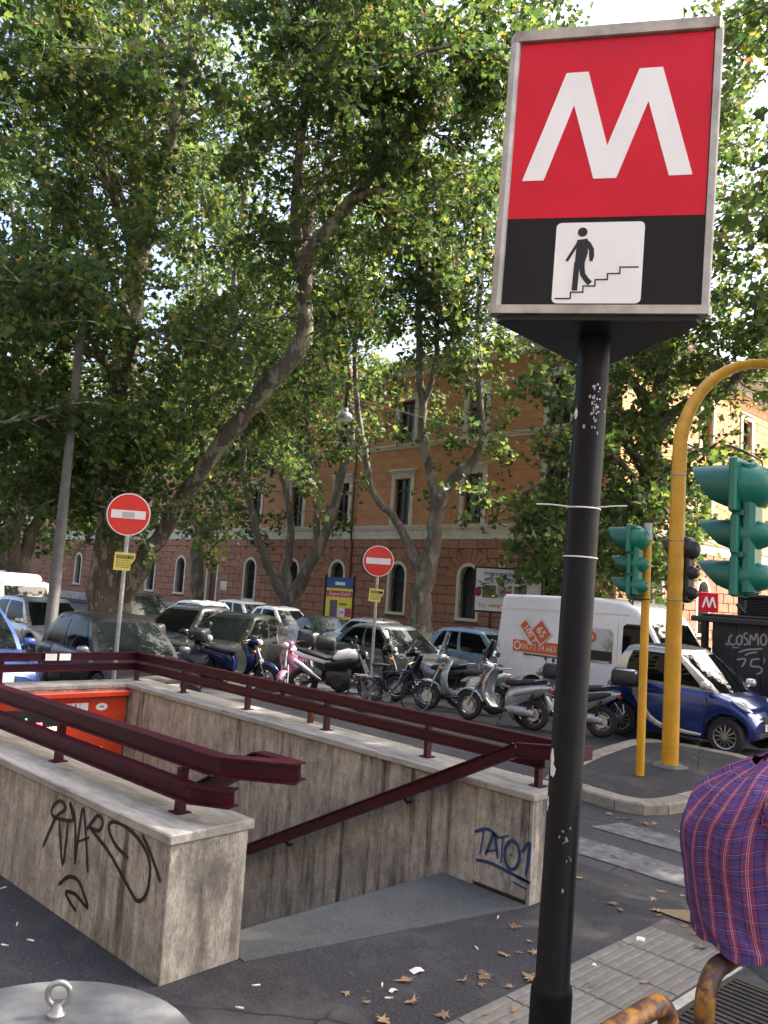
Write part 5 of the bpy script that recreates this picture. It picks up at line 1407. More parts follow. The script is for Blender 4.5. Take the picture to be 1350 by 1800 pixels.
HATCH = dict(L=3.95, W=1.70, of=.80, orr=.62, deck=[(-1.98, .80), (-1.6, .93), (-.9, .94), (.4, .90), (.95, .86), (1.5, .78), (1.90, .66), (1.98, .60)], cab=(1.02, .28, -1.35, -1.84, 1.46), side=[(.08, .47), (.52, .86)], spokes=7)
SEDAN = dict(L=4.45, W=1.76, of=.84, orr=.98, deck=[(-2.23, .82), (-1.9, .98), (-1.25, 1.0), (.4, .92), (.85, .88), (1.6, .82), (2.05, .72), (2.23, .62)], cab=(.88, .12, -.98, -1.62, 1.43), side=[(.08, .46), (.51, .88)], spokes=10, rw=.315)
SUV = dict(L=4.35, W=1.80, of=.84, orr=.86, deck=[(-2.18, .92), (-1.9, 1.02), (-.9, 1.03), (.5, .98), (.95, .96), (1.6, .90), (2.05, .80), (2.18, .70)], cab=(1.0, .30, -1.62, -2.0, 1.64), side=[(.06, .34), (.38, .64), (.69, .90)], spokes=5, rw=.345)
MINI = dict(L=3.55, W=1.64, of=.72, orr=.52, deck=[(-1.78, .82), (-1.5, .92), (-.8, .93), (.4, .90), (.8, .86), (1.3, .77), (1.68, .62), (1.78, .56)], cab=(.92, .22, -1.15, -1.62, 1.48), side=[(.10, .55), (.62, .86)], spokes=8)
def sp(base, **k): return {**base, **k}
H = math.radians
def rz(y): return road_z(y)
car('royal blue hatchback with a rounded tail at the left edge of the picture', (-15.6, 4.75, rz(5)), H(2), sp(MINI, paint='paint_blue', L=3.7, cab=(.98, .25, -1.30, -1.74, 1.52), deck=[(-1.85, .80), (-1.5, .94), (-.8, .95), (.4, .91), (.8, .87), (1.3, .78), (1.75, .64), (1.85, .58)]))
car('dark charcoal hatchback parked just behind the back stair wall', (-14.15, 6.98, rz(7)), H(-2), sp(HATCH, paint='paint_charcoal', mirror='paint_grey'))
car('near-black saloon showing its chrome kidney grille, left of the scooters', (-16.9, 11.3, rz(11.3)), H(-68), sp(SEDAN, paint='paint_green', kidney=True))
car('dark grey compact car with a silver mirror beside the near-black saloon', (-19.7, 11.7, rz(11.7)), H(-70), sp(MINI, paint='paint_charcoal', cabin='paint_grey', mirror='paint_silver'))
car('silver hatchback parked in front of the cream camper van', (-21.7, 8.55, rz(8)), H(4), sp(HATCH, paint='paint_silver'))
car('dark estate car parked behind the massive tree trunk', (-26.9, 14.0, rz(14)), H(3), sp(SUV, paint='paint_charcoal'))
car('white hatchback with its tail towards the white estate', (-28.6, 17.2, rz(17.2)), H(184), sp(HATCH, paint='paint_white'))
car('white estate car with roof rails under the forked tree', (-29.6, 20.6, rz(20.6)), H(2), sp(SUV, paint='paint_white', cab=(1.0, .30, -1.62, -2.0, 1.56)))
car('small white rounded car just left of the black coupe', (-25.3, 19.2, rz(19.2)), H(1), sp(MINI, paint='paint_white'))
car('low black coupe with bright five-spoke wheels', (-22.0, 18.6, rz(18.6)), H(-18), sp(SEDAN, paint='paint_black', L=4.2, cab=(.7, -.1, -1.05, -1.75, 1.30), spokes=5, alloy='paint_silver'))
car('grey saloon with a silver mirror just behind the scooters', (-14.3, 14.35, rz(14.3)), H(1), sp(SEDAN, paint='paint_grey', mirror='paint_silver', cabin='paint_grey'))
car('silver saloon parked one row behind the grey saloon', (-18.4, 17.9, rz(17.9)), H(2), sp(SEDAN, paint='paint_silver'))
car('light blue hatchback between the silver saloon and the van', (-14.0, 17.6, rz(17.6)), H(1), sp(HATCH, paint='paint_lightblue'))

# two-seater city car: blue panels in a silver safety cell
SMART = dict(L=2.70, W=1.56, of=.42, orr=.40, rw=.29, paint='paint_smart', cabin='paint_tridion', roof='trim_black', mirror='paint_tridion',
             deck=[(-1.35, .92), (-1.15, 1.04), (-.6, 1.03), (.2, 1.01), (.62, .99), (.98, .91), (1.22, .78), (1.35, .66)], cab=(.88, .10, -1.0, -1.29, 1.57), side=[(.10, .62), (.68, .84)], spokes=12, tumble=.80, doors=(-.35,), seams=(.62, -.50))
sc = car('blue and silver two-seater city car parked behind the yellow poles', (-6.63, 14.08, rz(14) + 0.04), H(-1), SMART)
for sy in (-1, 1):
    # silver sweep of the safety cell: down behind the door and along the sill
    mb = MB()
    pts = [(-.86, 1.02), (-.66, .82), (-.54, .62), (-.40, .42), (-.15, .30), (.25, .265), (.55, .26)]
    L_ = smooth_line(pts, 4); rows = []
    for i, p in enumerate(L_):
        d = L_[min(i + 1, len(L_) - 1)] - L_[max(i - 1, 0)]; l = math.hypot(*d); nx, nz = -d[1] / l, d[0] / l; w = lerp(.17, .045, i / (len(L_) - 1))
        rows.append([(p[0] + nx * w / 2, sy * (.782 if i > 4 else .70 + .02 * i), p[1] + nz * w / 2), (p[0], sy * (.794 if i > 4 else .715 + .02 * i), p[1]), (p[0] - nx * w / 2, sy * (.782 if i > 4 else .70 + .02 * i), p[1] - nz * w / 2)])
    mb.loft(rows, False, False, False); mb.build('safety_cell_sweep', MAT['paint_tridion'], sc, 50, fix=False)
for sy in (-1, 1):
    mb = MB(); mb.se([(1.30, sy * .28, .60, .10, .04, 4), (1.345, sy * .28, .60, .09, .035, 4)], 14); mb.build('grille_surround', MAT['chrome'], sc, 50)
for sy in (-1, 1):
    mb = MB(); mb.se([(.90, sy * .655, .84, .015, .02, 2), (.98, sy * .63, .825, .055, .055, 2.3), (1.10, sy * .575, .775, .09, .075, 2.3), (1.21, sy * .52, .715, .08, .06, 2.3), (1.27, sy * .49, .68, .03, .025, 2)], 16); mb.build('headlight_cover', MAT['lamp_clear'], sc, 55)
mb = MB(); mb.lathe([(.045, 1.325), (.045, 1.35)], (0, 0, .685), 'x', 18); mb.build('bonnet_badge', MAT['chrome'], sc, 40)
text_mesh('CY 329 KR', 0.085, ((1.37, 0, .46), (0, 1, 0), (0, 0, 1)), 'lettering', MAT['ink_black'], sc)
mb = MB(); mb.tube([(.70, -.35, 1.0), (.60, .1, 1.05)], .008, 5); mb.tube([(.72, .05, 1.0), (.60, .45, 1.05)], .008, 5); mb.build('wiper', MAT['trim_black'], sc)

# ------------------------------------------------------------------ vans
def van(name, label, loc, heading, prof, W_, body, wheels, rw, panes, roofline=None, cat='van', bevel=0.09):
    t = thing(name, label, cat, loc, heading)
    ra = rw + 0.06
    # side outline with wheel arches
    out = list(prof)
    bottom = []
    for wx in sorted(wheels):
        bottom += [(wx - ra, prof[0][1])] + [(wx - ra * math.cos(math.pi * k / 10), max(prof[0][1], rw + ra * math.sin(math.pi * k / 10))) for k in range(1, 10)] + [(wx + ra, prof[0][1])]
    poly = bottom + out
    cxm = sum(p[0] for p in out) / len(out); czm = 1.2
    def inset(d, lean):
        r_ = []
        for i, (x, z) in enumerate(poly):
            a, b_ = poly[i - 1], poly[(i + 1) % len(poly)]
            tx, tz = b_[0] - a[0], b_[1] - a[1]; l = math.hypot(tx, tz) or 1
            k = 0 if i < len(bottom) else 1
            r_.append((x - d * k * (tz / l), z + d * k * (tx / l)))
        return r_
    rings = []
    for (yf, d) in ((-1.0, bevel), (-.985, bevel * .45), (-.945, bevel * .1), (-.9, 0), (.9, 0), (.945, bevel * .1), (.985, bevel * .45), (1.0, bevel)):
        rings.append([(x, yf * W_ / 2 * (1 - 0.05 * max(0, z - 1.1)), z) for x, z in inset(d, 0)])
    mb = MB(); mb.loft(rings, True, True, True); mb.build('body', body, t, 40)
    mb = MB(); mb.box2((min(p[0] for p in out) + .2, -W_ * .42, .25), (max(p[0] for p in out) - .2, W_ * .42, .9)); mb.build('underbody', MAT['trim_black'], t)
    def yside(z): return W_ / 2 * (1 - 0.05 * max(0, z - 1.1)) + 0.004
    for nm, mt, poly_ in panes:
        for sy in (-1, 1):
            mb = MB(); vs_ = [(x, sy * yside(z), z) for x, z in poly_]; vi = [(x, sy * (yside(z) - .02), z) for x, z in poly_]
            n_ = len(vs_); mb.add(vs_ + vi, [tuple(range(n_))] + [(i, (i + 1) % n_, n_ + (i + 1) % n_, n_ + i) for i in range(n_)])
            mb.build(nm, MAT[mt], t)
    proto = None
    for wx in wheels:
        for sy in (-1, 1):
            if proto is None: proto = o = wheel_parts(t, rw, .21, 6)
            else: o = copy_tree(proto, t)
            o.location = (wx, sy * (W_ / 2 - .13), rw); o.rotation_euler = (0, 0, 0 if sy < 0 else math.pi)
    return t, yside
mat('ad_green', (0.16, 0.22, 0.08), 0.3, alt=(0.5, 0.5, 0.5), altscale=1.2, altlo=0.45)
VP = [(2.02, .32), (2.08, .60), (2.03, .86), (1.88, 1.00), (1.50, 1.16), (1.43, 1.22), (0.90, 2.08), (0.68, 2.32), (0.30, 2.44), (-.4, 2.50), (-2.70, 2.46), (-2.78, 2.36), (-2.86, 1.3), (-2.86, .36), (-2.80, .32)]
va, ys = van('white_van', 'white high-roof delivery van with orange lettering beside the two-seater car', (-9.05, 16.15, rz(16.1)), H(-1), VP, 1.98, MAT['paint_van'], (1.22, -1.75), .33,
    [('cab_window', 'glass_dark', [(.42, 1.30), (1.30, 1.24), (1.33, 1.31), (.93, 1.96), (.88, 2.0), (.50, 2.0), (.42, 1.95)]), ('roof_gutter', 'plate_white', [(-2.80, 2.13), (.55, 2.16), (.55, 2.19), (-2.80, 2.165)]),
     ('door_seam', 'traffic_grey', [(.30, .5), (.31, .5), (.31, 2.1), (.30, 2.1)]), ('door_seam', 'traffic_grey', [(-.98, .5), (-.97, .5), (-.97, 2.1), (-.98, 2.1)]),
     ('side_rail', 'trim_black', [(-2.05, 1.13), (-1.0, 1.13), (-1.0, 1.16), (-2.05, 1.16)]), ('sill_trim', 'trim_black', [(-1.25, .34), (.78, .34), (.78, .46), (-1.25, .46)]),
     ('cargo_window', 'ad_green', [(-.82, 1.15), (.12, 1.15), (.20, 1.23), (.20, 1.78), (.12, 1.86), (-.82, 1.86), (-.90, 1.78), (-.90, 1.23)])])
# windscreen and front details
mb = MB(); 
def wsp(x, y, z): return (x + .01, y, z + .012)
mb.add([wsp(1.41, -.80, 1.26), wsp(1.41, .80, 1.26), wsp(.94, .74, 2.03), wsp(.94, -.74, 2.03)], [(0, 1, 2, 3)]); mb.build('windscreen', MAT['glass_tint'], va, fix=False)
for sy in (-1, 1):
    mb = MB(); mb.bbox2((1.12, sy * 1.02, 1.30), (1.26, sy * 1.22, 1.60), .02); mb.build('wing_mirror', MAT['trim_black'], va)
    mb = MB(); mb.se([(1.75, sy * .78, .92, .04, .05, 2), (1.92, sy * .76, .82, .13, .11, 3), (2.06, sy * .72, .76, .11, .09, 3)], 14); mb.build('headlight', MAT['lamp_clear'], va, 50)
    mb = MB(); mb.box((-2.865, sy * .85, 1.0), (.02, .13, .5)); mb.build('tail_light', MAT['tail_red'], va)
# orange advert on the van side
mat('ad_orange', (0.62, 0.10, 0.02), 0.4)
yv = -ys(1.4) - 0.004
FV = lambda d=0.0: ((0, yv - d, 0), (1, 0, 0), (0, 0, 1))
def vp(name, mt, poly, d=0.0):
    mb = MB(); mb.prism(poly, 0.002, FV(d)); mb.build(name, MAT[mt], va)
vp('phone_band', 'ad_orange', [(-2.35, 1.19), (-1.12, 1.19), (-1.12, 1.45), (-2.35, 1.45)])
text_mesh('06.72.34.683', 0.19, ((-1.63, yv - .006, 1.31), (1, 0, 0), (0, 0, 1)), 'lettering', MAT['plate_white'], va, sx=0.95)
mb = MB(); mb.torus((-2.22, yv - .004, 1.32), .085, .016, 'y', 20, 6, flat=.15); mb.build('phone_symbol', MAT['plate_white'], va)
def diamond(cx_, cz_, w, h, ang): 
    c, s_ = math.cos(ang), math.sin(ang); return [(cx_ + x * c - z * s_, cz_ + x * s_ + z * c) for x, z in ((-w / 2, -h / 2), (w / 2, -h / 2), (w / 2, h / 2), (-w / 2, h / 2))]
vp('diamond_label', 'plate_white', diamond(-1.93, 1.66, .52, .36, -.85), .001); vp('diamond_label', 'ad_orange', diamond(-1.93, 1.66, .48, .20, -.85), .003)
vp('diamond_label', 'plate_white', diamond(-1.58, 1.66, .44, .40, -.85), .004); vp('diamond_label', 'ad_orange', diamond(-1.58, 1.66, .39, .35, -.85), .006)
ua = (math.cos(-.85), 0, math.sin(-.85)); va_ = (-math.sin(-.85), 0, math.cos(-.85))
text_mesh('100', 0.20, ((-1.93, yv - .008, 1.66), ua, va_), 'lettering', MAT['plate_white'], va, off=.004)
text_mesh('65', 0.26, ((-1.58, yv - .011, 1.66), ua, va_), 'lettering', MAT['plate_white'], va, off=.004)
mb = MB(); mb.prism([(-.90, 1.16), (.20, 1.16), (.20, 1.40), (-.90, 1.40)], .002, FV(.004)); mb.build('window_print', MAT['trim_black'], va)
text_mesh('PULM', 0.11, ((-.78, yv - .009, 1.33), (1, 0, 0), (0, 0, 1)), 'lettering', MAT['plate_white'], va, align='LEFT')
text_mesh('SCOOT', 0.11, ((-.80, yv - .009, 1.22), (1, 0, 0), (0, 0, 1)), 'lettering', MAT['plate_white'], va, align='LEFT')
mb = MB(); mb.torus((-.30, yv - .006, 1.68), .09, .025, 'y', 20, 6, flat=.12); mb.build('round_logo', MAT['ad_orange'], va)

CPF = [(2.12, .30), (2.20, .55), (2.20, .85), (2.14, 1.08), (1.78, 1.72), (1.66, 1.80), (1.4, 1.84), (-2.0, 1.84), (-2.12, 1.74), (-2.22, 1.2), (-2.22, .40), (-2.16, .30)]
cv, ysc = van('camper_van', 'old cream camper van with a raised white roof at the left edge', (-28.3, 9.75, rz(9.7)), H(2), CPF, 1.74, MAT['paint_cream'], (1.28, -1.12), .33,
    [('side_window', 'glass_dark', [(1.02, 1.18), (1.80, 1.18), (1.62, 1.62), (1.02, 1.62)]), ('side_window', 'glass_dark', [(-.02, 1.18), (.85, 1.18), (.85, 1.62), (-.02, 1.62)]), ('side_window', 'glass_dark', [(-1.05, 1.18), (-.18, 1.18), (-.18, 1.62), (-1.05, 1.62)]),
     ('side_window', 'glass_dark', [(-1.95, 1.18), (-1.20, 1.18), (-1.20, 1.62), (-1.90, 1.62)]), ('belt_trim', 'plate_white', [(-2.15, 1.08), (2.05, 1.08), (2.05, 1.12), (-2.15, 1.12)])], cat='camper van', bevel=.12)
mb = MB(); mb.se([(-2.0, 0, 1.92, .70, .06, 4), (-1.9, 0, 1.95, .76, .12, 4), (1.1, 0, 1.95, .76, .12, 4), (1.35, 0, 1.90, .70, .06, 4)], 20); mb.build('raised_roof', MAT['paint_white'], cv, 50)
mb = MB(); mb.add([(2.16, -.70, 1.10), (2.16, .70, 1.10), (1.82, .66, 1.68), (1.82, -.66, 1.68)], [(0, 1, 2, 3)]); mb.build('windscreen', MAT['glass_tint'], cv, fix=False)
mb = MB(); mb.lathe([(.26, -.0), (.26, .12), (.12, .16)], (2.22, 0, .80), 'x', 24); mb.build('spare_wheel', MAT['rubber'], cv, 40)
# ------------------------------------------------------------------ scooters, motorbike, bicycle
paint('sc_silver', (0.40, 0.41, 0.42), 0.6, 0.25); paint('sc_mint', (0.36, 0.42, 0.40), 0.45, 0.25); paint('sc_blue', (0.008, 0.013, 0.055), 0.3, 0.2)
paint('sc_pink', (0.40, 0.14, 0.27), 0.1, 0.3); paint('sc_black', (0.012, 0.012, 0.014), 0.2, 0.3); paint('sc_white', (0.75, 0.75, 0.75), 0.0, 0.25)
mat('seat_vinyl', (0.014, 0.014, 0.016), 0.5, bump=0.001, bscale=60)
def screen_mat():
    m = bpy.data.materials.new('screen_plastic'); m.use_nodes = True
    N = m.node_tree.nodes; Lk = m.node_tree.links; N.remove(N['Principled BSDF'])
    tr = N.new('ShaderNodeBsdfTransparent'); tr.inputs[0].default_value = (0.86, 0.88, 0.88, 1)
    gl = N.new('ShaderNodeBsdfGlossy'); gl.inputs['Roughness'].default_value = 0.08; gl.inputs['Color'].default_value = (0.9, 0.92, 0.95, 1)
    fr_ = N.new('ShaderNodeFresnel'); fr_.inputs[0].default_value = 1.7
    df = N.new('ShaderNodeBsdfDiffuse'); df.inputs[0].default_value = (0.5, 0.52, 0.52, 1)
    m1 = N.new('ShaderNodeMixShader'); m1.inputs[0].default_value = 0.10; Lk.new(tr.outputs[0], m1.inputs[1]); Lk.new(df.outputs[0], m1.inputs[2])
    m2 = N.new('ShaderNodeMixShader'); Lk.new(fr_.outputs[0], m2.inputs[0]); Lk.new(m1.outputs[0], m2.inputs[1]); Lk.new(gl.outputs[0], m2.inputs[2])
    Lk.new(m2.outputs[0], N['Material Output'].inputs['Surface']); MAT['screen_plastic'] = m
screen_mat()
mat('lamp_amber', (0.45, 0.16, 0.02), 0.15, coat=0.5)
def bike_wheel(parent, r, w, spokes, thin=False):
    mb = MB(); mb.torus((0, 0, 0), r - w / 2, w / 2, 'y', 30, 10); whl = mb.build('wheel', MAT['rubber'], parent, 60)
    mb = MB(); rr = r - w * .85
    mb.torus((0, 0, 0), rr, w * .22, 'y', 30, 6)
    for k in range(spokes):
        a = 2 * math.pi * k / spokes; d = Vector((math.cos(a), 0, math.sin(a)))
        mb.beam(d * .03, d * rr, .004 if thin else .022, .004 if thin else .018, up=(0, 1, 0))
    mb.lathe([(.045, -.05), (.045, .05)], axis='y', n=12); mb.build('rim', MAT['rim_alloy'], whl, 50)
    if not thin:
        mb = MB(); mb.lathe([(.11, .052), (.11, .058)], axis='y', n=20); mb.build('brake_disc', MAT['steel'], whl, 40)
    return whl
def scooter(label, loc, heading, col, box=None, screen=False, small=False, boxcol='black_plastic', dark=False, screen_h=0.45, lean=0.12):
    """x forward, origin on the ground between the wheels"""
    t = thing('scooter', label, 'scooter', loc, heading, 'two-wheelers parked in a row')
    t.rotation_euler = (lean, 0, heading)
    body = MAT[col]; r_ = .22 if small else .27; wb = .62 if small else .66
    w1 = bike_wheel(t, r_, .11, 5); w1.location = (wb, 0, r_)
    w2 = copy_tree(w1, t); w2.location = (-wb, 0, r_)
    # fork and front mudguard
    mb = MB()
    for sy in (-.075, .075): mb.tube([(wb, sy, r_), (wb - .06, sy, r_ + .16), (wb - .14, sy * .8, r_ + .38)], .018, 8)
    mb.tube([(wb - .12, 0, r_ + .32), (wb - .28, 0, .98)], .028, 8); mb.build('fork', MAT['galvanised'], t, 50)
    mb = MB(); rows = []
    for k in range(9):
        a = R(25 + k * 17); c_ = (wb + (r_ + .05) * math.cos(a), r_ + (r_ + .05) * math.sin(a)); w = .075 * math.sin(math.pi * (k + 1.2) / 10.4) + .015
        rows.append([(c_[0] - .03 * math.cos(a), -w, c_[1] - .03 * math.sin(a)), (c_[0] + .012 * math.cos(a), -w * .6, c_[1] + .012 * math.sin(a)), (c_[0] + .02 * math.cos(a), 0, c_[1] + .02 * math.sin(a)), (c_[0] + .012 * math.cos(a), w * .6, c_[1] + .012 * math.sin(a)), (c_[0] - .03 * math.cos(a), w, c_[1] - .03 * math.sin(a))])
    mb.loft(rows, False, False, False); mb.build('front_mudguard', body, t, 60, fix=False)
    # leg shield: curved apron, front skin and inner skin
    fx = wb - .20
    secs = [(.30, fx - .24, .13, .05), (.42, fx - .10, .17, .07), (.58, fx - .03, .20, .09), (.74, fx - .04, .205, .09), (.88, fx - .10, .18, .085), (.98, fx - .16, .11, .07)]
    def apron(z, x, hw, bow, dx=0.0):
        return [(x + dx - bow * (abs(y / hw) ** 2.2) * 1.3, y, z) for y in [hw * s_ for s_ in (-1, -.8, -.5, -.2, 0, .2, .5, .8, 1)]]
    rows = [apron(*s_) for s_ in secs]; rows2 = [[(x - .035, y * .96, z) for x, y, z in r__] for r__ in rows]
    mb = MB(); mb.loft(rows, False, False, False); mb.loft(rows2, False, False, False)
    for i in range(len(rows) - 1):
        for e in (0, -1): mb.add([rows[i][e], rows[i + 1][e], rows2[i + 1][e], rows2[i][e]], [(0, 1, 2, 3)])
    mb.build('leg_shield', body, t, 60, fix=False)
    mb = MB()
    for k in range(3): mb.box((fx - .02 + .01 * k, 0, .60 + k * .045), (.05, .16 - .02 * k, .018))
    mb.build('apron_grille', MAT['trim_black'], t)
    # headset with lamp, bars, mirrors
    hx = wb - .30
    mb = MB(); mb.se([(hx - .12, 0, 1.0, .07, .05, 2.2), (hx - .04, 0, 1.03, .16, .075, 2.3), (hx + .06, 0, 1.02, .13, .085, 2.2), (hx + .13, 0, 1.0, .085, .075, 2)], 18); mb.build('headset', body, t, 60)
    mb = MB(); mb.se([(hx + .11, 0, 1.0, .085, .075, 2), (hx + .16, 0, .995, .075, .065, 2), (hx + .185, 0, .99, .04, .035, 2)], 18); mb.build('headlight', MAT['lamp_clear'], t, 60)
    mb = MB(); mb.tube([(hx - .10, -.34, 1.06), (hx - .05, -.18, 1.07), (hx - .02, 0, 1.05), (hx - .05, .18, 1.07), (hx - .10, .34, 1.06)], .013, 8); mb.build('handlebar', MAT['steel'], t, 50)
    for sy in (-1, 1):
        mb = MB(); mb.tube([(hx - .075, sy * .24, 1.066), (hx - .105, sy * .36, 1.06)], .019, 10); mb.build('grip', MAT['rubber'], t, 50)
        mb = MB(); mb.tube([(hx - .06, sy * .20, 1.08), (hx - .04, sy * .24, 1.18), (hx - .05, sy * .27, 1.22)], .007, 6); mb.build('mirror_arm', MAT['black_metal'], t)
        mb = MB(); mb.se([(hx - .015, sy * .28, 1.25, .03, .03, 2), (hx - .03, sy * .28, 1.25, .06, .05, 2.2), (hx - .055, sy * .28, 1.25, .055, .045, 2.2)], 14); mb.build('mirror', MAT['black_plastic'], t, 60)
        mb = MB(); mb.se([(hx + .02, sy * .12, .82, .02, .03, 2), (hx + .075, sy * .12, .82, .035, .03, 2), (hx + .10, sy * .12, .81, .015, .015, 2)], 10); mb.build('indicator', MAT['lamp_amber'], t, 60)
    # floor, rear body, seat
    mb = MB(); mb.bbox2((-.22, -.15, .25), (fx - .16, .15, .31), .02); mb.build('footboard', MAT['trim_black'], t)
    mb = MB(); mb.se([(-.10, 0, .46, .08, .16, 2.6), (-.18, 0, .52, .125, .22, 2.6), (-.40, 0, .60, .16, .19, 2.5), (-.62, 0, .67, .155, .15, 2.3), (-.85, 0, .74, .10, .085, 2.2), (-.96, 0, .77, .05, .04, 2)], 20); mb.build('rear_body', body, t, 55)
    mb = MB(); mb.se([(-.05, 0, .76, .07, .035, 2.4), (-.14, 0, .77, .13, .06, 2.6), (-.34, 0, .775, .155, .065, 2.8), (-.46, 0, .80, .16, .07, 2.8), (-.66, 0, .83, .145, .06, 2.8), (-.80, 0, .85, .09, .035, 2.4)], 20); mb.build('seat', MAT['seat_vinyl'], t, 55)
    for sy in (-1, 1):
        mb = MB(); mb.se([(-.28, sy * .155, .58, .02, .05, 2.2), (-.44, sy * .17, .64, .03, .075, 2.2), (-.70, sy * .155, .71, .025, .055, 2.2), (-.82, sy * .12, .745, .01, .02, 2)], 12); mb.build('side_panel', MAT['trim_black'] if dark else body, t, 55)
    mb = MB(); mb.tube([(-.62, -.13, .84), (-.86, -.12, .90), (-.96, 0, .91), (-.86, .12, .90), (-.62, .13, .84)], .013, 8); mb.build('grab_rail', MAT['galvanised'], t, 50)
    mb = MB(); mb.se([(-.88, 0, .72, .06, .03, 3), (-.96, 0, .71, .085, .04, 3), (-.985, 0, .705, .07, .03, 3)], 14); mb.build('tail_light', MAT['tail_red'], t, 55)
    mb = MB(); mb.add([(-.86, -.07, .62), (-.86, .07, .62), (-1.02, .07, .42), (-1.02, -.07, .42)], [(0, 1, 2, 3)]); mb.add([(-1.005, -.085, .60), (-1.005, .085, .60), (-1.03, .085, .45), (-1.03, -.085, .45)], [(0, 1, 2, 3)]); mb.build('number_plate', MAT['plate_white'], t, fix=False)
    # engine, exhaust, stand, rear shocks
    mb = MB(); mb.se([(-.12, .06, .30, .06, .05, 3), (-.25, .08, .31, .09, .09, 3), (-.55, .09, .30, .07, .085, 3), (-.70, .09, .28, .05, .06, 3)], 14); mb.build('engine', MAT['galvanised'], t, 50)
    mb = MB(); mb.se([(-.20, -.12, .24, .02, .02, 2), (-.34, -.14, .26, .045, .05, 2.2), (-.62, -.15, .33, .062, .07, 2.4), (-.86, -.15, .38, .058, .065, 2.4), (-.90, -.15, .385, .03, .03, 2)], 14); mb.build('exhaust', MAT['galvanised'], t, 50)
    for sy in (-.12, .14):
        mb = MB(); mb.tube([(-.58, sy, .34), (-.66, sy, .62)], .02, 8); mb.build('shock_absorber', MAT['black_metal'], t, 50)
    mb = MB(); mb.tube([(-.22, -.12, .12), (-.10, -.08, .26), (-.10, .10, .26), (-.04, .20, .0)], .012, 6); mb.build('stand', MAT['black_metal'], t)
    if box:
        bl = -1.02 if box > 1 else -.98
        mb = MB(); k = .98 if box == 1 else 1.12
        mb.se([(bl - .20 * k, 0, 1.05, .14 * k, .09 * k, 4), (bl - .16 * k, 0, 1.06, .20 * k, .13 * k, 4), (bl + .14 * k, 0, 1.06, .20 * k, .14 * k, 4), (bl + .19 * k, 0, 1.05, .15 * k, .10 * k, 4)], 24); tb = mb.build('top_box', MAT['black_plastic'], t, 50)
        mb = MB(); mb.se([(bl - .207 * k, 0, 1.02, .17 * k, .012, 4), (bl + .196 * k, 0, 1.02, .17 * k, .012, 4)], 16); mb.build('box_seam', MAT['trim_black'], tb)
        if box > 1:
            mb = MB(); mb.se([(bl - .19 * k, 0, 1.12, .17 * k, .05, 4), (bl - .15 * k, 0, 1.145, .19 * k, .06, 4), (bl + .13 * k, 0, 1.145, .19 * k, .06, 4), (bl + .17 * k, 0, 1.12, .16 * k, .05, 4)], 20); mb.build('box_lid', MAT[boxcol], tb, 50)
        mb = MB(); mb.tube([(-.72, -.08, .86), (-.85, -.08, .93), (bl - .1, -.08, .935)], .010, 6); mb.tube([(-.72, .08, .86), (-.85, .08, .93), (bl - .1, .08, .935)], .010, 6); mb.build('box_carrier', MAT['black_metal'], t)
    if screen:
        rows = []
        for k in range(7):
            f = k / 6; z = 1.0 + screen_h * f; hw = .20 + .05 * math.sin(math.pi * min(1, f * 1.1)) - .10 * max(0, f - .75) * 2.2; x = hx + .15 - .17 * f
            rows.append([(x - .10 * (abs(s_) ** 2), hw * s_, z) for s_ in (-1, -.75, -.45, -.15, .15, .45, .75, 1)])
        mb = MB(); mb.loft(rows, False, False, False); mb.build('windscreen', MAT['screen_plastic'], t, 60, fix=False)
        mb = MB(); mb.tube([rows[0][1], rows[3][0], rows[5][0], rows[6][2], rows[6][5], rows[5][7], rows[3][7], rows[0][6]], .004, 5); mb.build('screen_edge', MAT['galvanised'], t)
    return t

z12 = -0.12
scooter('silver scooter with a windscreen and black top box, in front of the white van', (-9.22, 12.0, z12), H(190), 'sc_silver', box=1, screen=True, screen_h=.50)
scooter('pale mint scooter with a tall windscreen facing the railing', (-10.55, 12.45, z12), H(222), 'sc_mint', screen=True, screen_h=.55)
scooter('silver scooter with a silver-lidded top box beside the two-seater car', (-8.22, 12.50, z12), H(200), 'sc_silver', box=2, boxcol='sc_silver', dark=True)
scooter('black scooter standing between the no-entry pole and the mint scooter', (-11.55, 12.55, z12), H(208), 'sc_black', screen=True, screen_h=.30)
scooter('pink scooter with a large black top box and windscreen', (-13.95, 11.0, z12), H(-58), 'sc_pink', box=2, boxcol='galvanised', screen=True, screen_h=.55, small=True)
scooter('dark blue maxi scooter with a round top box at the end of the row', (-14.95, 10.25, z12), H(28), 'sc_blue', box=1)
scooter('dark scooter with a round mirror half hidden behind the two-seater car', (-5.0, 15.75, rz(15.7)), H(185), 'sc_black', screen=True, screen_h=.4)
scooter('black scooter with a round top box at the far end of the row', (-16.1, 9.75, z12), H(24), 'sc_black', box=1)
scooter('black scooter with a small screen just behind the white-tank motorbike', (-13.2, 12.5, z12), H(48), 'sc_black', screen=True, screen_h=.45, box=2)
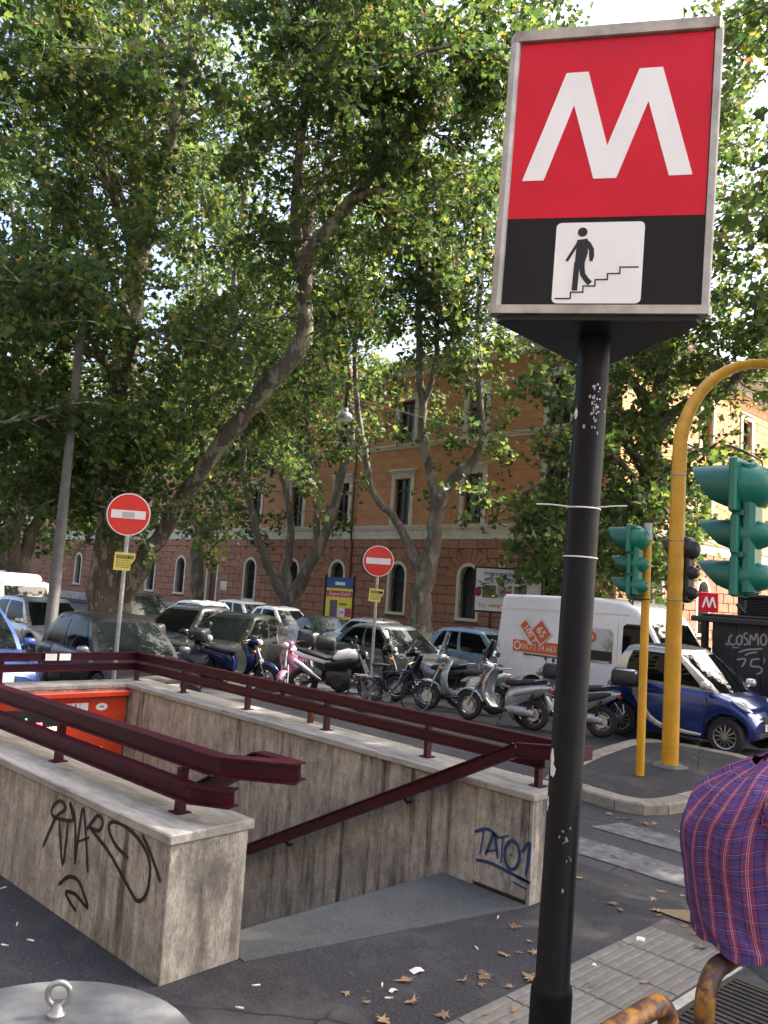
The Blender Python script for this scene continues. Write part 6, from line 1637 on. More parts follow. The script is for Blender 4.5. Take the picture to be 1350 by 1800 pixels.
# white-tank motorbike
mo = thing('motorbike', 'black naked motorbike with a white tank and silver exhaust', 'motorbike', (-12.75, 11.15, z12), H(40), 'two-wheelers parked in a row')
mo.rotation_euler = (0.14, 0, H(40))
w1 = bike_wheel(mo, .31, .13, 6); w1.location = (.72, 0, .31)
w2 = copy_tree(w1, mo); w2.location = (-.70, 0, .31); w2.scale = (1, 1.3, 1)
mb = MB(); mb.se([(-.10, 0, .86, .09, .05, 2.2), (.0, 0, .90, .15, .10, 2.4), (.20, 0, .95, .17, .12, 2.3), (.36, 0, .94, .14, .09, 2.2), (.44, 0, .92, .08, .05, 2)], 18); mb.build('fuel_tank', MAT['sc_white'], mo, 55)
mb = MB(); mb.se([(-.86, 0, .98, .04, .03, 2.4), (-.70, 0, .95, .10, .05, 2.6), (-.45, 0, .90, .13, .05, 2.8), (-.22, 0, .84, .13, .045, 2.8), (-.06, 0, .85, .08, .04, 2.4)], 18); mb.build('seat', MAT['seat_vinyl'], mo, 55)
mb = MB(); mb.se([(-.98, 0, .95, .04, .03, 2), (-.80, 0, .89, .08, .06, 2.4), (-.45, 0, .82, .11, .07, 2.4), (-.15, 0, .76, .10, .07, 2.4)], 16); mb.build('tail_unit', MAT['sc_white'], mo, 55)
for sy in (-1, 1):
    mb = MB(); mb.se([(-.25, sy * .13, .72, .02, .05, 2.2), (0, sy * .16, .74, .035, .09, 2.2), (.25, sy * .17, .80, .04, .10, 2.2), (.42, sy * .14, .82, .02, .06, 2)], 12); mb.build('side_fairing', MAT['sc_black'], mo, 55)
mb = MB(); mb.bbox2((-.22, -.16, .30), (.26, .16, .62), .03); mb.bbox2((-.05, -.13, .62), (.22, .13, .78), .02); mb.lathe([(.12, -.19), (.12, .19)], (.02, 0, .42), 'y', 18); mb.build('engine', MAT['iron_dark'], mo, 50)
mb = MB(); mb.tube([(.30, -.10, .86), (.05, -.15, .72), (-.28, -.13, .60), (-.30, -.11, .40)], .028, 8); mb.tube([(.30, .10, .86), (.05, .15, .72), (-.28, .13, .60), (-.30, .11, .40)], .028, 8); mb.tube([(-.25, -.10, .42), (-.70, -.11, .31)], .032, 8); mb.tube([(-.25, .10, .42), (-.70, .11, .31)], .032, 8); mb.build('frame', MAT['black_metal'], mo, 50)
mb = MB()
for sy in (-.10, .10): mb.tube([(.72, sy, .31), (.44, sy, .98)], .026, 10)
mb.build('fork', MAT['galvanised'], mo, 50)
mb = MB(); mb.tube([(.28, -.36, 1.08), (.36, -.22, 1.10), (.42, 0, 1.04), (.36, .22, 1.10), (.28, .36, 1.08)], .014, 8); mb.build('handlebar', MAT['steel'], mo, 50)
mb = MB(); mb.se([(.42, 0, .98, .06, .06, 2.2), (.50, 0, .97, .12, .10, 2.4), (.58, 0, .95, .10, .085, 2.2)], 16); mb.build('headlamp_cowl', MAT['sc_black'], mo, 55)
mb = MB(); mb.lathe([(.085, .575), (.07, .60), (.02, .61)], (0, 0, .95), 'x', 16); mb.build('headlight', MAT['lamp_clear'], mo, 55)
mb = MB(); mb.se([(-.30, -.16, .42, .03, .03, 2), (-.42, -.18, .50, .05, .055, 2.4), (-.70, -.19, .68, .065, .075, 2.4), (-.86, -.19, .78, .055, .06, 2.4)], 14); mb.build('exhaust', MAT['chrome'], mo, 50)
mb = MB(); mb.se([(-.96, 0, .92, .04, .025, 3), (-1.01, 0, .92, .06, .03, 3)], 12); mb.build('tail_light', MAT['tail_red'], mo, 55)
mb = MB(); mb.tube([(-.1, .12, .3), (-.02, .30, .0)], .012, 6); mb.build('stand', MAT['black_metal'], mo)
for sy in (-1, 1):
    mb = MB(); mb.tube([(.33, sy * .22, 1.1), (.30, sy * .26, 1.22)], .007, 6); mb.se([(.33, sy * .29, 1.24, .05, .03, 2.2), (.30, sy * .29, 1.24, .07, .045, 2.2), (.285, sy * .29, 1.24, .06, .04, 2.2)], 12); mb.build('mirror', MAT['black_plastic'], mo, 55)
# bicycle
bi = thing('bicycle', 'bicycle with a red rear reflector chained by the no-entry pole', 'bicycle', (-11.0, 10.95, z12), H(62), 'two-wheelers parked in a row')
bi.rotation_euler = (0.1, 0, H(62))
w1 = bike_wheel(bi, .33, .035, 20, True); w1.location = (.52, 0, .33)
w2 = copy_tree(w1, bi); w2.location = (-.52, 0, .33)
mb = MB(); bb, hd, st_ = (-.08, 0, .30), (.36, 0, .80), (-.22, 0, .82)
for a, b_ in ((bb, hd), (bb, st_), (hd, (-.2, 0, .76)), ((.33, 0, .88), (.40, 0, .70))): mb.tube([a, b_], .016, 8)
for sy in (-.05, .05): mb.tube([bb, (-.52, sy, .33)], .010, 6); mb.tube([(-.2, 0, .72), (-.52, sy, .33)], .009, 6); mb.tube([(.40, 0, .68), (.47, sy, .5), (.52, sy, .33)], .011, 6)
mb.build('frame', MAT['sc_blue'], bi, 50)
mb = MB(); mb.tube([(.20, -.28, .98), (.34, -.2, 1.02), (.36, 0, 1.0), (.34, .2, 1.02), (.20, .28, .98)], .012, 8); mb.tube([(.33, 0, .86), (.36, 0, 1.0)], .013, 8); mb.build('handlebar', MAT['chrome'], bi, 50)
mb = MB(); mb.se([(-.40, 0, .90, .06, .03, 2.4), (-.30, 0, .91, .085, .035, 2.4), (-.15, 0, .90, .04, .025, 2.2), (-.06, 0, .89, .02, .015, 2)], 14); mb.build('saddle', MAT['seat_vinyl'], bi, 55)
mb = MB(); mb.tube([(-.2, 0, .70), (-.25, 0, .89)], .012, 8); mb.build('seat_post', MAT['steel'], bi)
mb = MB(); mb.tube([(-.26, -.06, .68), (-.72, -.06, .70)], .007, 6); mb.tube([(-.26, .06, .68), (-.72, .06, .70)], .007, 6); mb.tube([(-.52, .06, .34), (-.62, .06, .70)], .006, 6); mb.tube([(-.52, -.06, .34), (-.62, -.06, .70)], .006, 6); mb.build('rack', MAT['steel'], bi)
mb = MB(); mb.lathe([(.035, -.74), (.035, -.72)], (0, 0, .66), 'x', 16); mb.build('reflector', MAT['tail_red'], bi)
mb = MB(); mb.lathe([(.09, -.012), (.09, .012)], bb, 'y', 20); mb.tube([(-.08, .07, .30), (.02, .08, .16)], .01, 6); mb.tube([(-.08, -.07, .30), (-.18, -.08, .44)], .01, 6); mb.build('crankset', MAT['steel'], bi)
# ------------------------------------------------------------------ plane trees
bk = mat('bark', (0.12, 0.100, 0.078), 0.85, var=0.3, scale=5, bump=0.02, bscale=9, stretch=(1, 1, 0.45), alt=(0.31, 0.28, 0.205), altscale=3.8, altlo=0.52, altwidth=0.04)
mat('bark_far', (0.12, 0.102, 0.08), 0.85, var=0.3, scale=5, bump=0.02, bscale=8, stretch=(1, 1, 0.45), alt=(0.24, 0.215, 0.16), altscale=2.6, altlo=0.52, altwidth=0.05)
def leaf_mat(name, stops, trans):
    m = bpy.data.materials.new(name); m.use_nodes = True
    N = m.node_tree.nodes; Lk = m.node_tree.links
    N.remove(N['Principled BSDF']); out = N['Material Output']
    ge = N.new('ShaderNodeNewGeometry')
    r_ = N.new('ShaderNodeValToRGB'); els = r_.color_ramp.elements
    while len(els) < len(stops): els.new(0.5)
    for e, (p, c) in zip(els, stops): e.position = p; e.color = (*c, 1)
    Lk.new(ge.outputs['Random Per Island'], r_.inputs[0])
    pb = N.new('ShaderNodeBsdfPrincipled'); pb.inputs['Roughness'].default_value = 0.5; pb.inputs['Specular IOR Level'].default_value = 0.35
    Lk.new(r_.outputs[0], pb.inputs['Base Color'])
    tr = N.new('ShaderNodeBsdfTranslucent')
    hs = N.new('ShaderNodeHueSaturation'); hs.inputs['Hue'].default_value = 0.468; hs.inputs['Saturation'].default_value = 1.1; hs.inputs['Value'].default_value = trans
    Lk.new(r_.outputs[0], hs.inputs['Color']); Lk.new(hs.outputs[0], tr.inputs['Color'])
    mx = N.new('ShaderNodeMixShader'); mx.inputs[0].default_value = 0.45
    Lk.new(pb.outputs[0], mx.inputs[1]); Lk.new(tr.outputs[0], mx.inputs[2]); Lk.new(mx.outputs[0], out.inputs['Surface'])
    MAT[name] = m; return m
leaf_mat('leaf', [(0.0, (0.018, 0.042, 0.014)), (0.45, (0.031, 0.064, 0.019)), (0.80, (0.052, 0.090, 0.024)), (0.95, (0.100, 0.128, 0.030)), (0.99, (0.13, 0.12, 0.035)), (1.0, (0.15, 0.09, 0.04))], 3.4)

LEAF_FULL = (np.array([(0, 0), (.46, .10), (.30, .36), (.60, .58), (.21, .62), (0, 1.0), (-.21, .62), (-.60, .58), (-.30, .36), (-.46, .10)]), [(0, 1, 2, 3, 4, 5), (0, 5, 6, 7, 8, 9)])
LEAF_FAR = (np.array([(0, 0), (.55, .22), (.28, .58), (0, 1.0), (-.28, .58), (-.55, .22)]), [(0, 1, 2, 3), (0, 3, 4, 5)])
def leaf_mesh(name, P, size, ng, shape, parent, up=0.7):
    """P (n,3) positions, size (n,)"""
    n = len(P); base, faces = shape; k = len(base)
    nrm = ng.normal(size=(n, 3)); nrm[:, 2] += up; nrm /= np.linalg.norm(nrm, axis=1)[:, None]
    a = ng.normal(size=(n, 3)); a[:, 2] -= 0.8
    a -= nrm * np.sum(a * nrm, axis=1)[:, None]; a /= np.linalg.norm(a, axis=1)[:, None]
    b = np.cross(nrm, a)
    fold = ng.uniform(0.05, 0.45, n)
    x = base[None, :, 0] * size[:, None]; y = (base[None, :, 1] - 0.4) * size[:, None]; z = np.abs(x) * fold[:, None] - 0.25 * y * y / size[:, None]
    V = P[:, None, :] + b[:, None, :] * x[..., None] + a[:, None, :] * y[..., None] + nrm[:, None, :] * z[..., None]
    V = V.reshape(-1, 3)
    fl = len(faces[0]); nf = len(faces)
    F = (np.arange(n)[:, None, None] * k + np.array(faces)[None]).reshape(-1)
    me = bpy.data.meshes.new(name)
    me.vertices.add(len(V)); me.vertices.foreach_set('co', V.astype(np.float32).ravel())
    me.loops.add(len(F)); me.loops.foreach_set('vertex_index', F.astype(np.int32))
    me.polygons.add(n * nf)
    me.polygons.foreach_set('loop_start', np.arange(0, n * nf * fl, fl, dtype=np.int32))
    me.materials.append(MAT['leaf'])
    me.update(calc_edges=True)
    return link(name, me, parent)

def resample(l, step):
    out = []
    for a, b_ in zip(l[:-1], l[1:]):
        a, b_ = np.array(a), np.array(b_)
        n_ = max(1, int(np.linalg.norm(b_[:3] - a[:3]) / step))
        for i in range(n_): out.append(a + (b_ - a) * i / n_)
    out.append(np.array(l[-1])); return out

def plane_tree(label, limbs, seed, dens, L0, L1, zmin, cl=7, size=(0.11, 0.20), shape=LEAF_FULL, bark='bark', rmax=0.27, keep=None, zmax=99, sprd=0.15, sub=2, droop=0.5, step=0.26, bare=0.65, zb=99, boost=1.0, grp='plane trees along the boulevard'):
    q = random.Random(seed); ng = np.random.default_rng(seed)
    base = limbs[0][0]
    t = thing('plane_tree', label, 'tree', (base[0], base[1], base[2]), 0, grp)
    off = np.array(base[:3])
    # trunk and limbs
    mb = MB()
    for i, l in enumerate(limbs):
        pts = smooth_line(l, 4)
        pts = [p + np.append(ng.normal(0, 0.022 + 0.05 * min(0.3, p[3]), 3) * (0 < j < len(pts) - 1), 0) for j, p in enumerate(pts)]
        mb.tube([p[:3] - off for p in pts], [max(0.012, p[3]) for p in pts], 10)
    trunk = mb.build('trunk', MAT[bark], t, 60, fix=False)
    tw = MB(); P = []
    def branch(p, d, L, r_, level):
        pts = []; c = np.array(p); dd = d / np.linalg.norm(d); n_ = 5
        for i in range(n_ + 1):
            pts.append(c.copy())
            dd = dd + ng.normal(0, 0.16, 3); dd[2] -= droop * 0.12; dd /= np.linalg.norm(dd)
            c = c + dd * (L / n_)
        tw.tube([x - off for x in pts], [r_ * (1 - 0.8 * i / n_) for i in range(n_ + 1)], 4 if level else 5, caps=False)
        n_c = max(1, int(L * 0.85 / step))
        for i in range(n_c):
            f = 0.15 + 0.85 * (i + q.random()) / n_c
            j = min(n_ - 1, int(f * n_)); fr_ = f * n_ - j
            cp = pts[j] * (1 - fr_) + pts[j + 1] * fr_
            k = ng.poisson(cl)
            if k: P.append(cp + ng.normal(0, sprd, (k, 3)) - np.array([0, 0, sprd * 0.5]))
        if level < sub:
            for _ in range(q.choice((1, 2, 2))):
                j = q.randint(1, n_ - 1)
                d2 = (pts[j + 1] - pts[j]) / (L / n_) + ng.normal(0, 0.7, 3)
                branch(pts[j], d2, L * q.uniform(0.35, 0.6), r_ * 0.55, level + 1)
    for i, l in enumerate(limbs):
        for p in resample(l, 0.5):
            if p[3] > rmax or p[2] < zmin or p[2] > zmax: continue
            for _ in range(ng.poisson(dens * 0.5 * (boost if p[2] > zb else 1.0))):
                az = q.uniform(0, 2 * math.pi); el = q.uniform(-0.35, 0.7)
                d = np.array([math.cos(az) * math.cos(el), math.sin(az) * math.cos(el), math.sin(el)])
                branch(p[:3], d, q.uniform(L0, L1), 0.02 + 0.02 * q.random(), 1)
    tag(tw.build('twigs', MAT[bark], trunk, fix=False), kind='stuff')
    P = np.concatenate(P)
    LP = np.array([p for l in limbs for p in resample(l, 0.45) if p[3] > 0.085])
    if len(LP):                                            # the inside of the crown stays bare round the limbs
        near_ = np.zeros(len(P), bool)
        for c in LP: near_ |= ((P - c[:3]) ** 2).sum(1) < (bare + c[3]) ** 2
        P = P[~near_ | (ng.random(len(P)) < 0.22)]
    if keep is not None: P = P[keep(P)]
    sz = ng.uniform(size[0], size[1], len(P))
    leaf_mesh('crown', P - off, sz, ng, shape, t)
    LEAVES.append((label[:30], len(P)))
    return t
LEAVES = []
LIMBS = {}
LIMBS['T1'] = [[(-22.07, 10.61, 0.18, 0.68), (-22.03, 10.45, 1.62, 0.6), (-21.89, 10.29, 3.86, 0.44), (-21.76, 10.15, 5.79, 0.4), (-21.6, 10.03, 7.87, 0.36), (-21.33, 10.02, 9.97, 0.34), (-21.18, 9.95, 11.58, 0.33)], [(-21.18, 9.97, 11.42, 0.3), (-21.12, 9.35, 12.17, 0.2), (-21.08, 9.03, 12.69, 0.18), (-20.93, 8.42, 14.0, 0.15), (-20.77, 7.82, 15.26, 0.12), (-20.52, 7.07, 16.33, 0.08), (-20.29, 6.55, 17.61, 0.05)], [(-21.18, 9.97, 11.42, 0.3), (-21.28, 9.72, 13.54, 0.2), (-21.27, 9.52, 16.01, 0.17), (-21.14, 9.37, 18.11, 0.12), (-21.04, 9.2, 20.05, 0.06)], [(-21.15, 10.01, 11.42, 0.3), (-21.41, 10.2, 13.27, 0.17), (-21.66, 10.33, 15.69, 0.14), (-21.88, 10.39, 17.79, 0.1), (-22.15, 10.6, 20.45, 0.05)], [(-21.15, 10.01, 11.42, 0.3), (-20.57, 10.09, 13.12, 0.2), (-20.04, 10.02, 14.4, 0.18), (-19.23, 9.92, 15.99, 0.15), (-18.64, 9.82, 16.96, 0.12), (-17.69, 9.82, 17.9, 0.06)], [(-22.02, 10.51, 1.3, 0.45), (-21.34, 10.84, 1.99, 0.3), (-20.59, 11.02, 3.12, 0.23), (-19.6, 11.28, 4.54, 0.22), (-18.48, 11.67, 6.0, 0.22), (-17.38, 12.06, 7.25, 0.225), (-16.5, 12.39, 8.41, 0.22), (-16.34, 12.25, 9.54, 0.19), (-16.32, 12.01, 10.37, 0.18)], [(-16.32, 12.04, 10.22, 0.2), (-16.38, 11.89, 10.79, 0.16), (-16.16, 11.64, 12.14, 0.13), (-15.84, 11.44, 13.9, 0.1), (-15.39, 11.36, 15.77, 0.07), (-15.05, 11.21, 17.32, 0.04)], [(-16.3, 12.08, 10.08, 0.2), (-15.67, 12.06, 10.8, 0.18), (-14.76, 12.31, 11.66, 0.16), (-14.13, 12.44, 12.24, 0.13), (-13.26, 12.65, 13.16, 0.1), (-12.38, 12.99, 14.24, 0.06)], [(-16.29, 12.05, 10.37, 0.16), (-16.47, 12.39, 11.77, 0.12), (-16.48, 12.86, 13.54, 0.1), (-16.37, 13.35, 15.02, 0.08), (-16.35, 13.66, 17.16, 0.05)]]
LIMBS['T3'] = [[(-32.13, 24.89, -0.41, 0.6), (-32.1, 24.73, 0.97, 0.48), (-32.2, 24.52, 1.74, 0.44)], [(-32.2, 24.55, 1.52, 0.4), (-32.68, 23.9, 2.58, 0.25), (-32.87, 23.03, 4.19, 0.2), (-32.95, 22.43, 5.8, 0.18), (-32.88, 21.81, 7.66, 0.16), (-32.64, 21.33, 10.88, 0.14), (-32.52, 20.21, 15.58, 0.13), (-31.57, 19.82, 21.33, 0.12), (-30.88, 19.89, 23.91, 0.1), (-30.1, 20.02, 26.73, 0.06)], [(-32.18, 24.57, 1.52, 0.4), (-32.35, 24.49, 2.91, 0.22), (-32.32, 24.5, 5.17, 0.18), (-32.75, 23.99, 7.69, 0.16), (-33.24, 23.4, 10.23, 0.13), (-33.42, 23.03, 13.68, 0.1), (-33.36, 22.94, 17.8, 0.06)], [(-32.17, 24.6, 1.38, 0.4), (-31.35, 24.95, 2.97, 0.3), (-30.4, 25.24, 4.94, 0.26), (-29.55, 25.19, 7.4, 0.22), (-28.95, 25.08, 9.55, 0.2), (-28.83, 24.55, 12.18, 0.16), (-28.83, 23.83, 15.31, 0.12), (-28.77, 23.09, 18.94, 0.09), (-28.15, 22.9, 22.85, 0.05)], [(-30.78, 25.1, 4.1, 0.2), (-31.13, 24.99, 6.33, 0.14), (-31.51, 24.72, 8.58, 0.12), (-31.77, 24.49, 11.44, 0.1), (-31.83, 24.44, 15.54, 0.06)]]
LIMBS['T4'] = [[(-24.64, 26.15, -0.01, 0.62), (-24.61, 26.02, 1.1, 0.5), (-24.51, 25.97, 2.22, 0.44), (-24.32, 26.03, 3.22, 0.42), (-24.05, 26.01, 4.34, 0.34), (-23.84, 25.88, 5.81, 0.3)], [(-24.39, 26.0, 2.84, 0.35), (-24.99, 25.3, 4.4, 0.2), (-25.47, 24.8, 5.48, 0.17), (-25.96, 24.35, 6.07, 0.17), (-26.27, 24.03, 7.05, 0.15), (-26.48, 23.75, 8.55, 0.14), (-26.8, 23.49, 10.08, 0.12), (-26.92, 23.22, 13.15, 0.1), (-26.78, 23.25, 17.09, 0.07), (-26.73, 23.19, 21.08, 0.04)], [(-23.84, 25.89, 5.69, 0.28), (-23.86, 25.6, 6.65, 0.22), (-23.92, 25.01, 8.3, 0.2), (-23.86, 24.48, 10.43, 0.17), (-23.62, 23.91, 13.23, 0.14), (-23.38, 23.3, 16.22, 0.1), (-23.24, 22.67, 19.67, 0.05)], [(-23.85, 25.9, 5.57, 0.28), (-23.24, 25.92, 6.91, 0.25), (-22.35, 26.3, 7.78, 0.22), (-21.86, 26.37, 8.85, 0.2), (-21.82, 25.89, 10.47, 0.15), (-21.53, 25.3, 13.7, 0.12), (-21.22, 24.92, 16.7, 0.08), (-20.79, 24.53, 19.61, 0.05)], [(-23.84, 24.57, 9.95, 0.15), (-23.27, 24.61, 11.86, 0.11), (-23.02, 24.25, 14.2, 0.09), (-22.81, 23.45, 17.35, 0.05)]]
LIMBS['T5'] = [[(-13.93, 25.36, 0.58, 0.5), (-13.77, 25.23, 2.67, 0.42), (-13.55, 25.09, 5.34, 0.36), (-13.34, 24.9, 7.23, 0.32), (-13.21, 24.73, 8.35, 0.28)], [(-13.22, 24.77, 7.97, 0.25), (-13.47, 24.19, 9.23, 0.16), (-13.8, 23.44, 10.07, 0.13), (-13.87, 22.74, 11.43, 0.11), (-13.79, 21.72, 14.12, 0.08), (-13.56, 20.77, 17.42, 0.05)], [(-13.22, 24.75, 8.16, 0.25), (-13.07, 24.81, 9.9, 0.2), (-12.76, 25.23, 11.32, 0.18), (-12.48, 25.56, 13.14, 0.15), (-12.17, 25.83, 15.57, 0.12), (-11.97, 25.83, 19.19, 0.08), (-11.88, 25.89, 22.53, 0.05)], [(-13.25, 24.77, 7.78, 0.25), (-12.54, 24.95, 8.7, 0.17), (-11.44, 25.45, 9.24, 0.15), (-10.37, 25.87, 10.11, 0.13), (-9.43, 26.08, 11.48, 0.1), (-8.55, 25.86, 13.4, 0.06)], [(-13.42, 24.93, 6.47, 0.2), (-13.82, 23.45, 7.78, 0.12), (-14.31, 21.99, 8.3, 0.09), (-14.76, 20.76, 8.47, 0.05)]]
LIMBS['T0'] = [[(-33.2, 12.06, 0.06, 0.6), (-33.13, 11.94, 1.4, 0.5), (-33.08, 11.87, 2.29, 0.45)], [(-33.08, 11.9, 2.07, 0.4), (-32.72, 11.4, 3.15, 0.3), (-31.87, 11.38, 4.45, 0.26), (-31.2, 11.29, 5.93, 0.22), (-30.48, 10.97, 9.47, 0.18), (-29.82, 10.45, 13.94, 0.13), (-29.36, 10.0, 17.52, 0.08)], [(-33.08, 11.9, 2.07, 0.4), (-32.69, 12.11, 3.44, 0.24), (-32.2, 12.44, 4.81, 0.2), (-32.17, 12.38, 7.53, 0.16), (-32.99, 11.33, 12.04, 0.13), (-33.7, 10.57, 15.27, 0.1), (-33.96, 10.03, 19.23, 0.06)], [(-33.08, 11.9, 2.07, 0.4), (-33.31, 10.64, 4.19, 0.25), (-33.27, 9.36, 8.4, 0.18), (-33.05, 8.14, 13.56, 0.1)]]
LIMBS['T2'] = [[(-41.57, 25.21, -0.57, 0.5), (-41.49, 25.11, 0.74, 0.4), (-41.36, 24.78, 4.01, 0.36), (-41.25, 24.76, 5.0, 0.3)], [(-41.25, 24.78, 4.84, 0.28), (-41.67, 24.12, 6.43, 0.18), (-41.43, 23.28, 9.1, 0.15), (-40.75, 22.59, 13.83, 0.12), (-39.6, 22.2, 20.07, 0.09), (-38.53, 21.74, 26.17, 0.06)], [(-41.25, 24.78, 4.84, 0.28), (-40.53, 25.32, 6.37, 0.18), (-40.47, 25.68, 9.42, 0.14), (-41.13, 25.02, 14.47, 0.1), (-41.5, 24.39, 21.32, 0.06)]]
T1 = LIMBS['T1'] + [   # lower side boughs that hang in front of the trunk
    [(-21.9, 10.25, 4.6, .10), (-20.6, 8.9, 5.6, .08), (-19.2, 7.6, 5.9, .06), (-17.8, 6.4, 5.3, .03)],
    [(-21.6, 10.1, 7.0, .10), (-20.2, 8.4, 8.2, .08), (-18.4, 6.6, 8.4, .06), (-16.6, 5.4, 7.8, .03)],
    [(-21.2, 9.9, 11.0, .12), (-19.6, 8.0, 12.4, .09), (-17.8, 6.6, 13.0, .06), (-16.4, 5.6, 12.8, .03)],
    [(-20.9, 8.4, 14.2, .1), (-19.4, 7.2, 15.2, .08), (-17.8, 6.4, 15.6, .05), (-16.6, 5.8, 15.4, .03)],
    [(-15.8, 11.4, 14.0, .08), (-14.6, 10.4, 14.8, .06), (-13.4, 9.8, 15.0, .04), (-12.6, 9.4, 14.8, .03)],
    [(-21.9, 10.25, 4.9, .09), (-20.8, 8.6, 5.7, .07), (-19.4, 7.0, 5.8, .05), (-18.2, 5.9, 5.2, .03)],
    [(-21.8, 10.2, 5.2, .10), (-22.6, 8.4, 6.2, .08), (-23.0, 6.6, 6.4, .06), (-22.8, 5.2, 5.6, .03)],
    [(-21.7, 10.1, 6.5, .12), (-20.0, 9.4, 7.6, .09), (-18.0, 8.8, 8.0, .06), (-16.4, 8.4, 7.4, .03)],
    [(-21.6, 10.05, 7.6, .12), (-22.4, 8.6, 8.8, .09), (-22.6, 6.8, 9.4, .06), (-22.0, 5.4, 9.0, .03)],
    [(-21.4, 10.0, 9.2, .12), (-20.0, 8.4, 10.4, .09), (-18.6, 7.0, 10.8, .06), (-17.6, 6.0, 10.4, .03)],
    [(-21.7, 10.1, 6.0, .10), (-21.2, 11.8, 7.2, .08), (-20.4, 13.6, 7.6, .05), (-19.6, 15.0, 7.0, .03)],
    [(-21.95, 10.3, 4.2, .08), (-20.9, 9.6, 4.6, .06), (-19.8, 9.2, 4.3, .04), (-19.0, 8.9, 3.7, .02)],
    [(-21.9, 10.3, 4.4, .08), (-22.8, 9.0, 4.7, .06), (-23.3, 8.0, 4.3, .04), (-23.4, 7.2, 3.7, .02)],
    [(-14.2, 12.4, 12.2, .09), (-13.0, 11.6, 13.0, .07), (-11.8, 11.0, 13.2, .05), (-10.8, 10.6, 12.8, .03)],
    [(-13.6, 12.6, 12.8, .09), (-12.6, 13.6, 14.2, .07), (-11.6, 14.4, 15.0, .05), (-10.8, 15.0, 15.2, .03)],
    [(-15.2, 11.3, 15.9, .08), (-13.8, 11.2, 16.6, .06), (-12.4, 11.4, 16.8, .05), (-11.2, 11.6, 16.6, .03)],
    [(-14.8, 12.3, 11.6, .09), (-13.6, 12.0, 11.4, .07), (-12.6, 11.6, 10.8, .05), (-11.8, 11.2, 10.0, .03)],
]
plane_tree('massive old plane tree with a long leaning limb, behind the dark hatchback', T1, 3, 4.2, 1.2, 3.5, 3.4, cl=11, size=(0.09, 0.21), rmax=0.228, zb=12.0, boost=1.7, bare=0.9)
plane_tree('forked plane tree behind the advert board with the blue top', LIMBS['T3'], 5, 2.2, 1.3, 3.8, 5.6, zb=11.5, boost=3.8, cl=6.5, size=(0.16, 0.29), shape=LEAF_FAR, bark='bark_far', sprd=0.2, step=0.33)
plane_tree('forked plane tree behind the no-entry sign among the scooters', LIMBS['T4'], 6, 2.3, 1.0, 2.8, 5.8, zb=12.5, boost=5.0, cl=6.5, size=(0.15, 0.28), shape=LEAF_FAR, bark='bark_far', sprd=0.2, step=0.33)
T5 = LIMBS['T5'] + [
    [(-13.7, 25.1, 3.6, .12), (-14.3, 23.2, 4.6, .09), (-14.8, 21.2, 5.0, .06), (-15.2, 19.4, 4.5, .03)],
    [(-13.6, 25.1, 4.2, .12), (-12.7, 23.5, 5.2, .09), (-11.8, 21.9, 5.4, .06), (-11.2, 20.6, 4.9, .03)],
    [(-13.6, 25.1, 4.6, .12), (-14.9, 24.4, 5.6, .09), (-16.2, 23.6, 5.8, .06), (-17.4, 22.8, 5.2, .03)],
    [(-13.5, 25.05, 5.6, .12), (-13.4, 23.2, 6.6, .09), (-13.2, 21.4, 6.9, .06), (-13.0, 20.2, 6.4, .03)],
    [(-13.75, 25.2, 3.2, .10), (-13.0, 24.0, 3.8, .08), (-12.4, 22.8, 3.9, .05), (-12.0, 21.8, 3.4, .03)],
    [(-13.75, 25.2, 3.0, .10), (-14.2, 24.0, 3.5, .08), (-14.8, 22.8, 3.6, .05), (-15.2, 21.8, 3.1, .03)],
    [(-13.4, 25.0, 6.2, .12), (-12.0, 24.6, 7.0, .09), (-10.6, 24.4, 7.2, .06), (-9.4, 24.0, 6.6, .03)]]
plane_tree('plane tree with low boughs hanging above the white van', T5, 8, 4.2, 1.2, 3.2, 2.7, zb=9.5, boost=2.4, cl=7, size=(0.14, 0.26), shape=LEAF_FAR, bark='bark_far', sprd=0.17, step=0.28)
plane_tree('plane tree leaning beyond the cream camper van', LIMBS['T0'], 9, 6.0, 1.5, 4.0, 3.4, cl=6, size=(0.15, 0.28), shape=LEAF_FAR, bark='bark_far', sprd=0.2, step=0.3)
plane_tree('slender plane tree far along the facade beside the red door', LIMBS['T2'], 10, 4.2, 1.6, 4.2, 5.4, cl=6, size=(0.20, 0.36), shape=LEAF_FAR, bark='bark_far', sprd=0.24, step=0.38)
def generic(x, y, z, h, seed, lean=(0, 0), nl=6, spread_=3.2):
    q = random.Random(seed)
    f = z + h * 0.36
    out = [[(x, y, z - .2, .5), (x + lean[0] * .3, y + lean[1] * .3, z + h * .18, .4), (x + lean[0] * .6, y + lean[1] * .6, f, .34)]]
    for k in range(nl):
        a = 2 * math.pi * (k + q.uniform(-.3, .3)) / nl; s_ = spread_ * q.uniform(.5, 1.1)
        p0 = (x + lean[0] * .6, y + lean[1] * .6, f - q.uniform(0, .8), .25)
        out.append([p0, (p0[0] + s_ * .45 * math.cos(a), p0[1] + s_ * .45 * math.sin(a), f + h * .16, .18), (p0[0] + s_ * .8 * math.cos(a), p0[1] + s_ * .8 * math.sin(a), f + h * .36, .13), (p0[0] + s_ * math.cos(a), p0[1] + s_ * math.sin(a), f + h * .6, .05)])
    return out
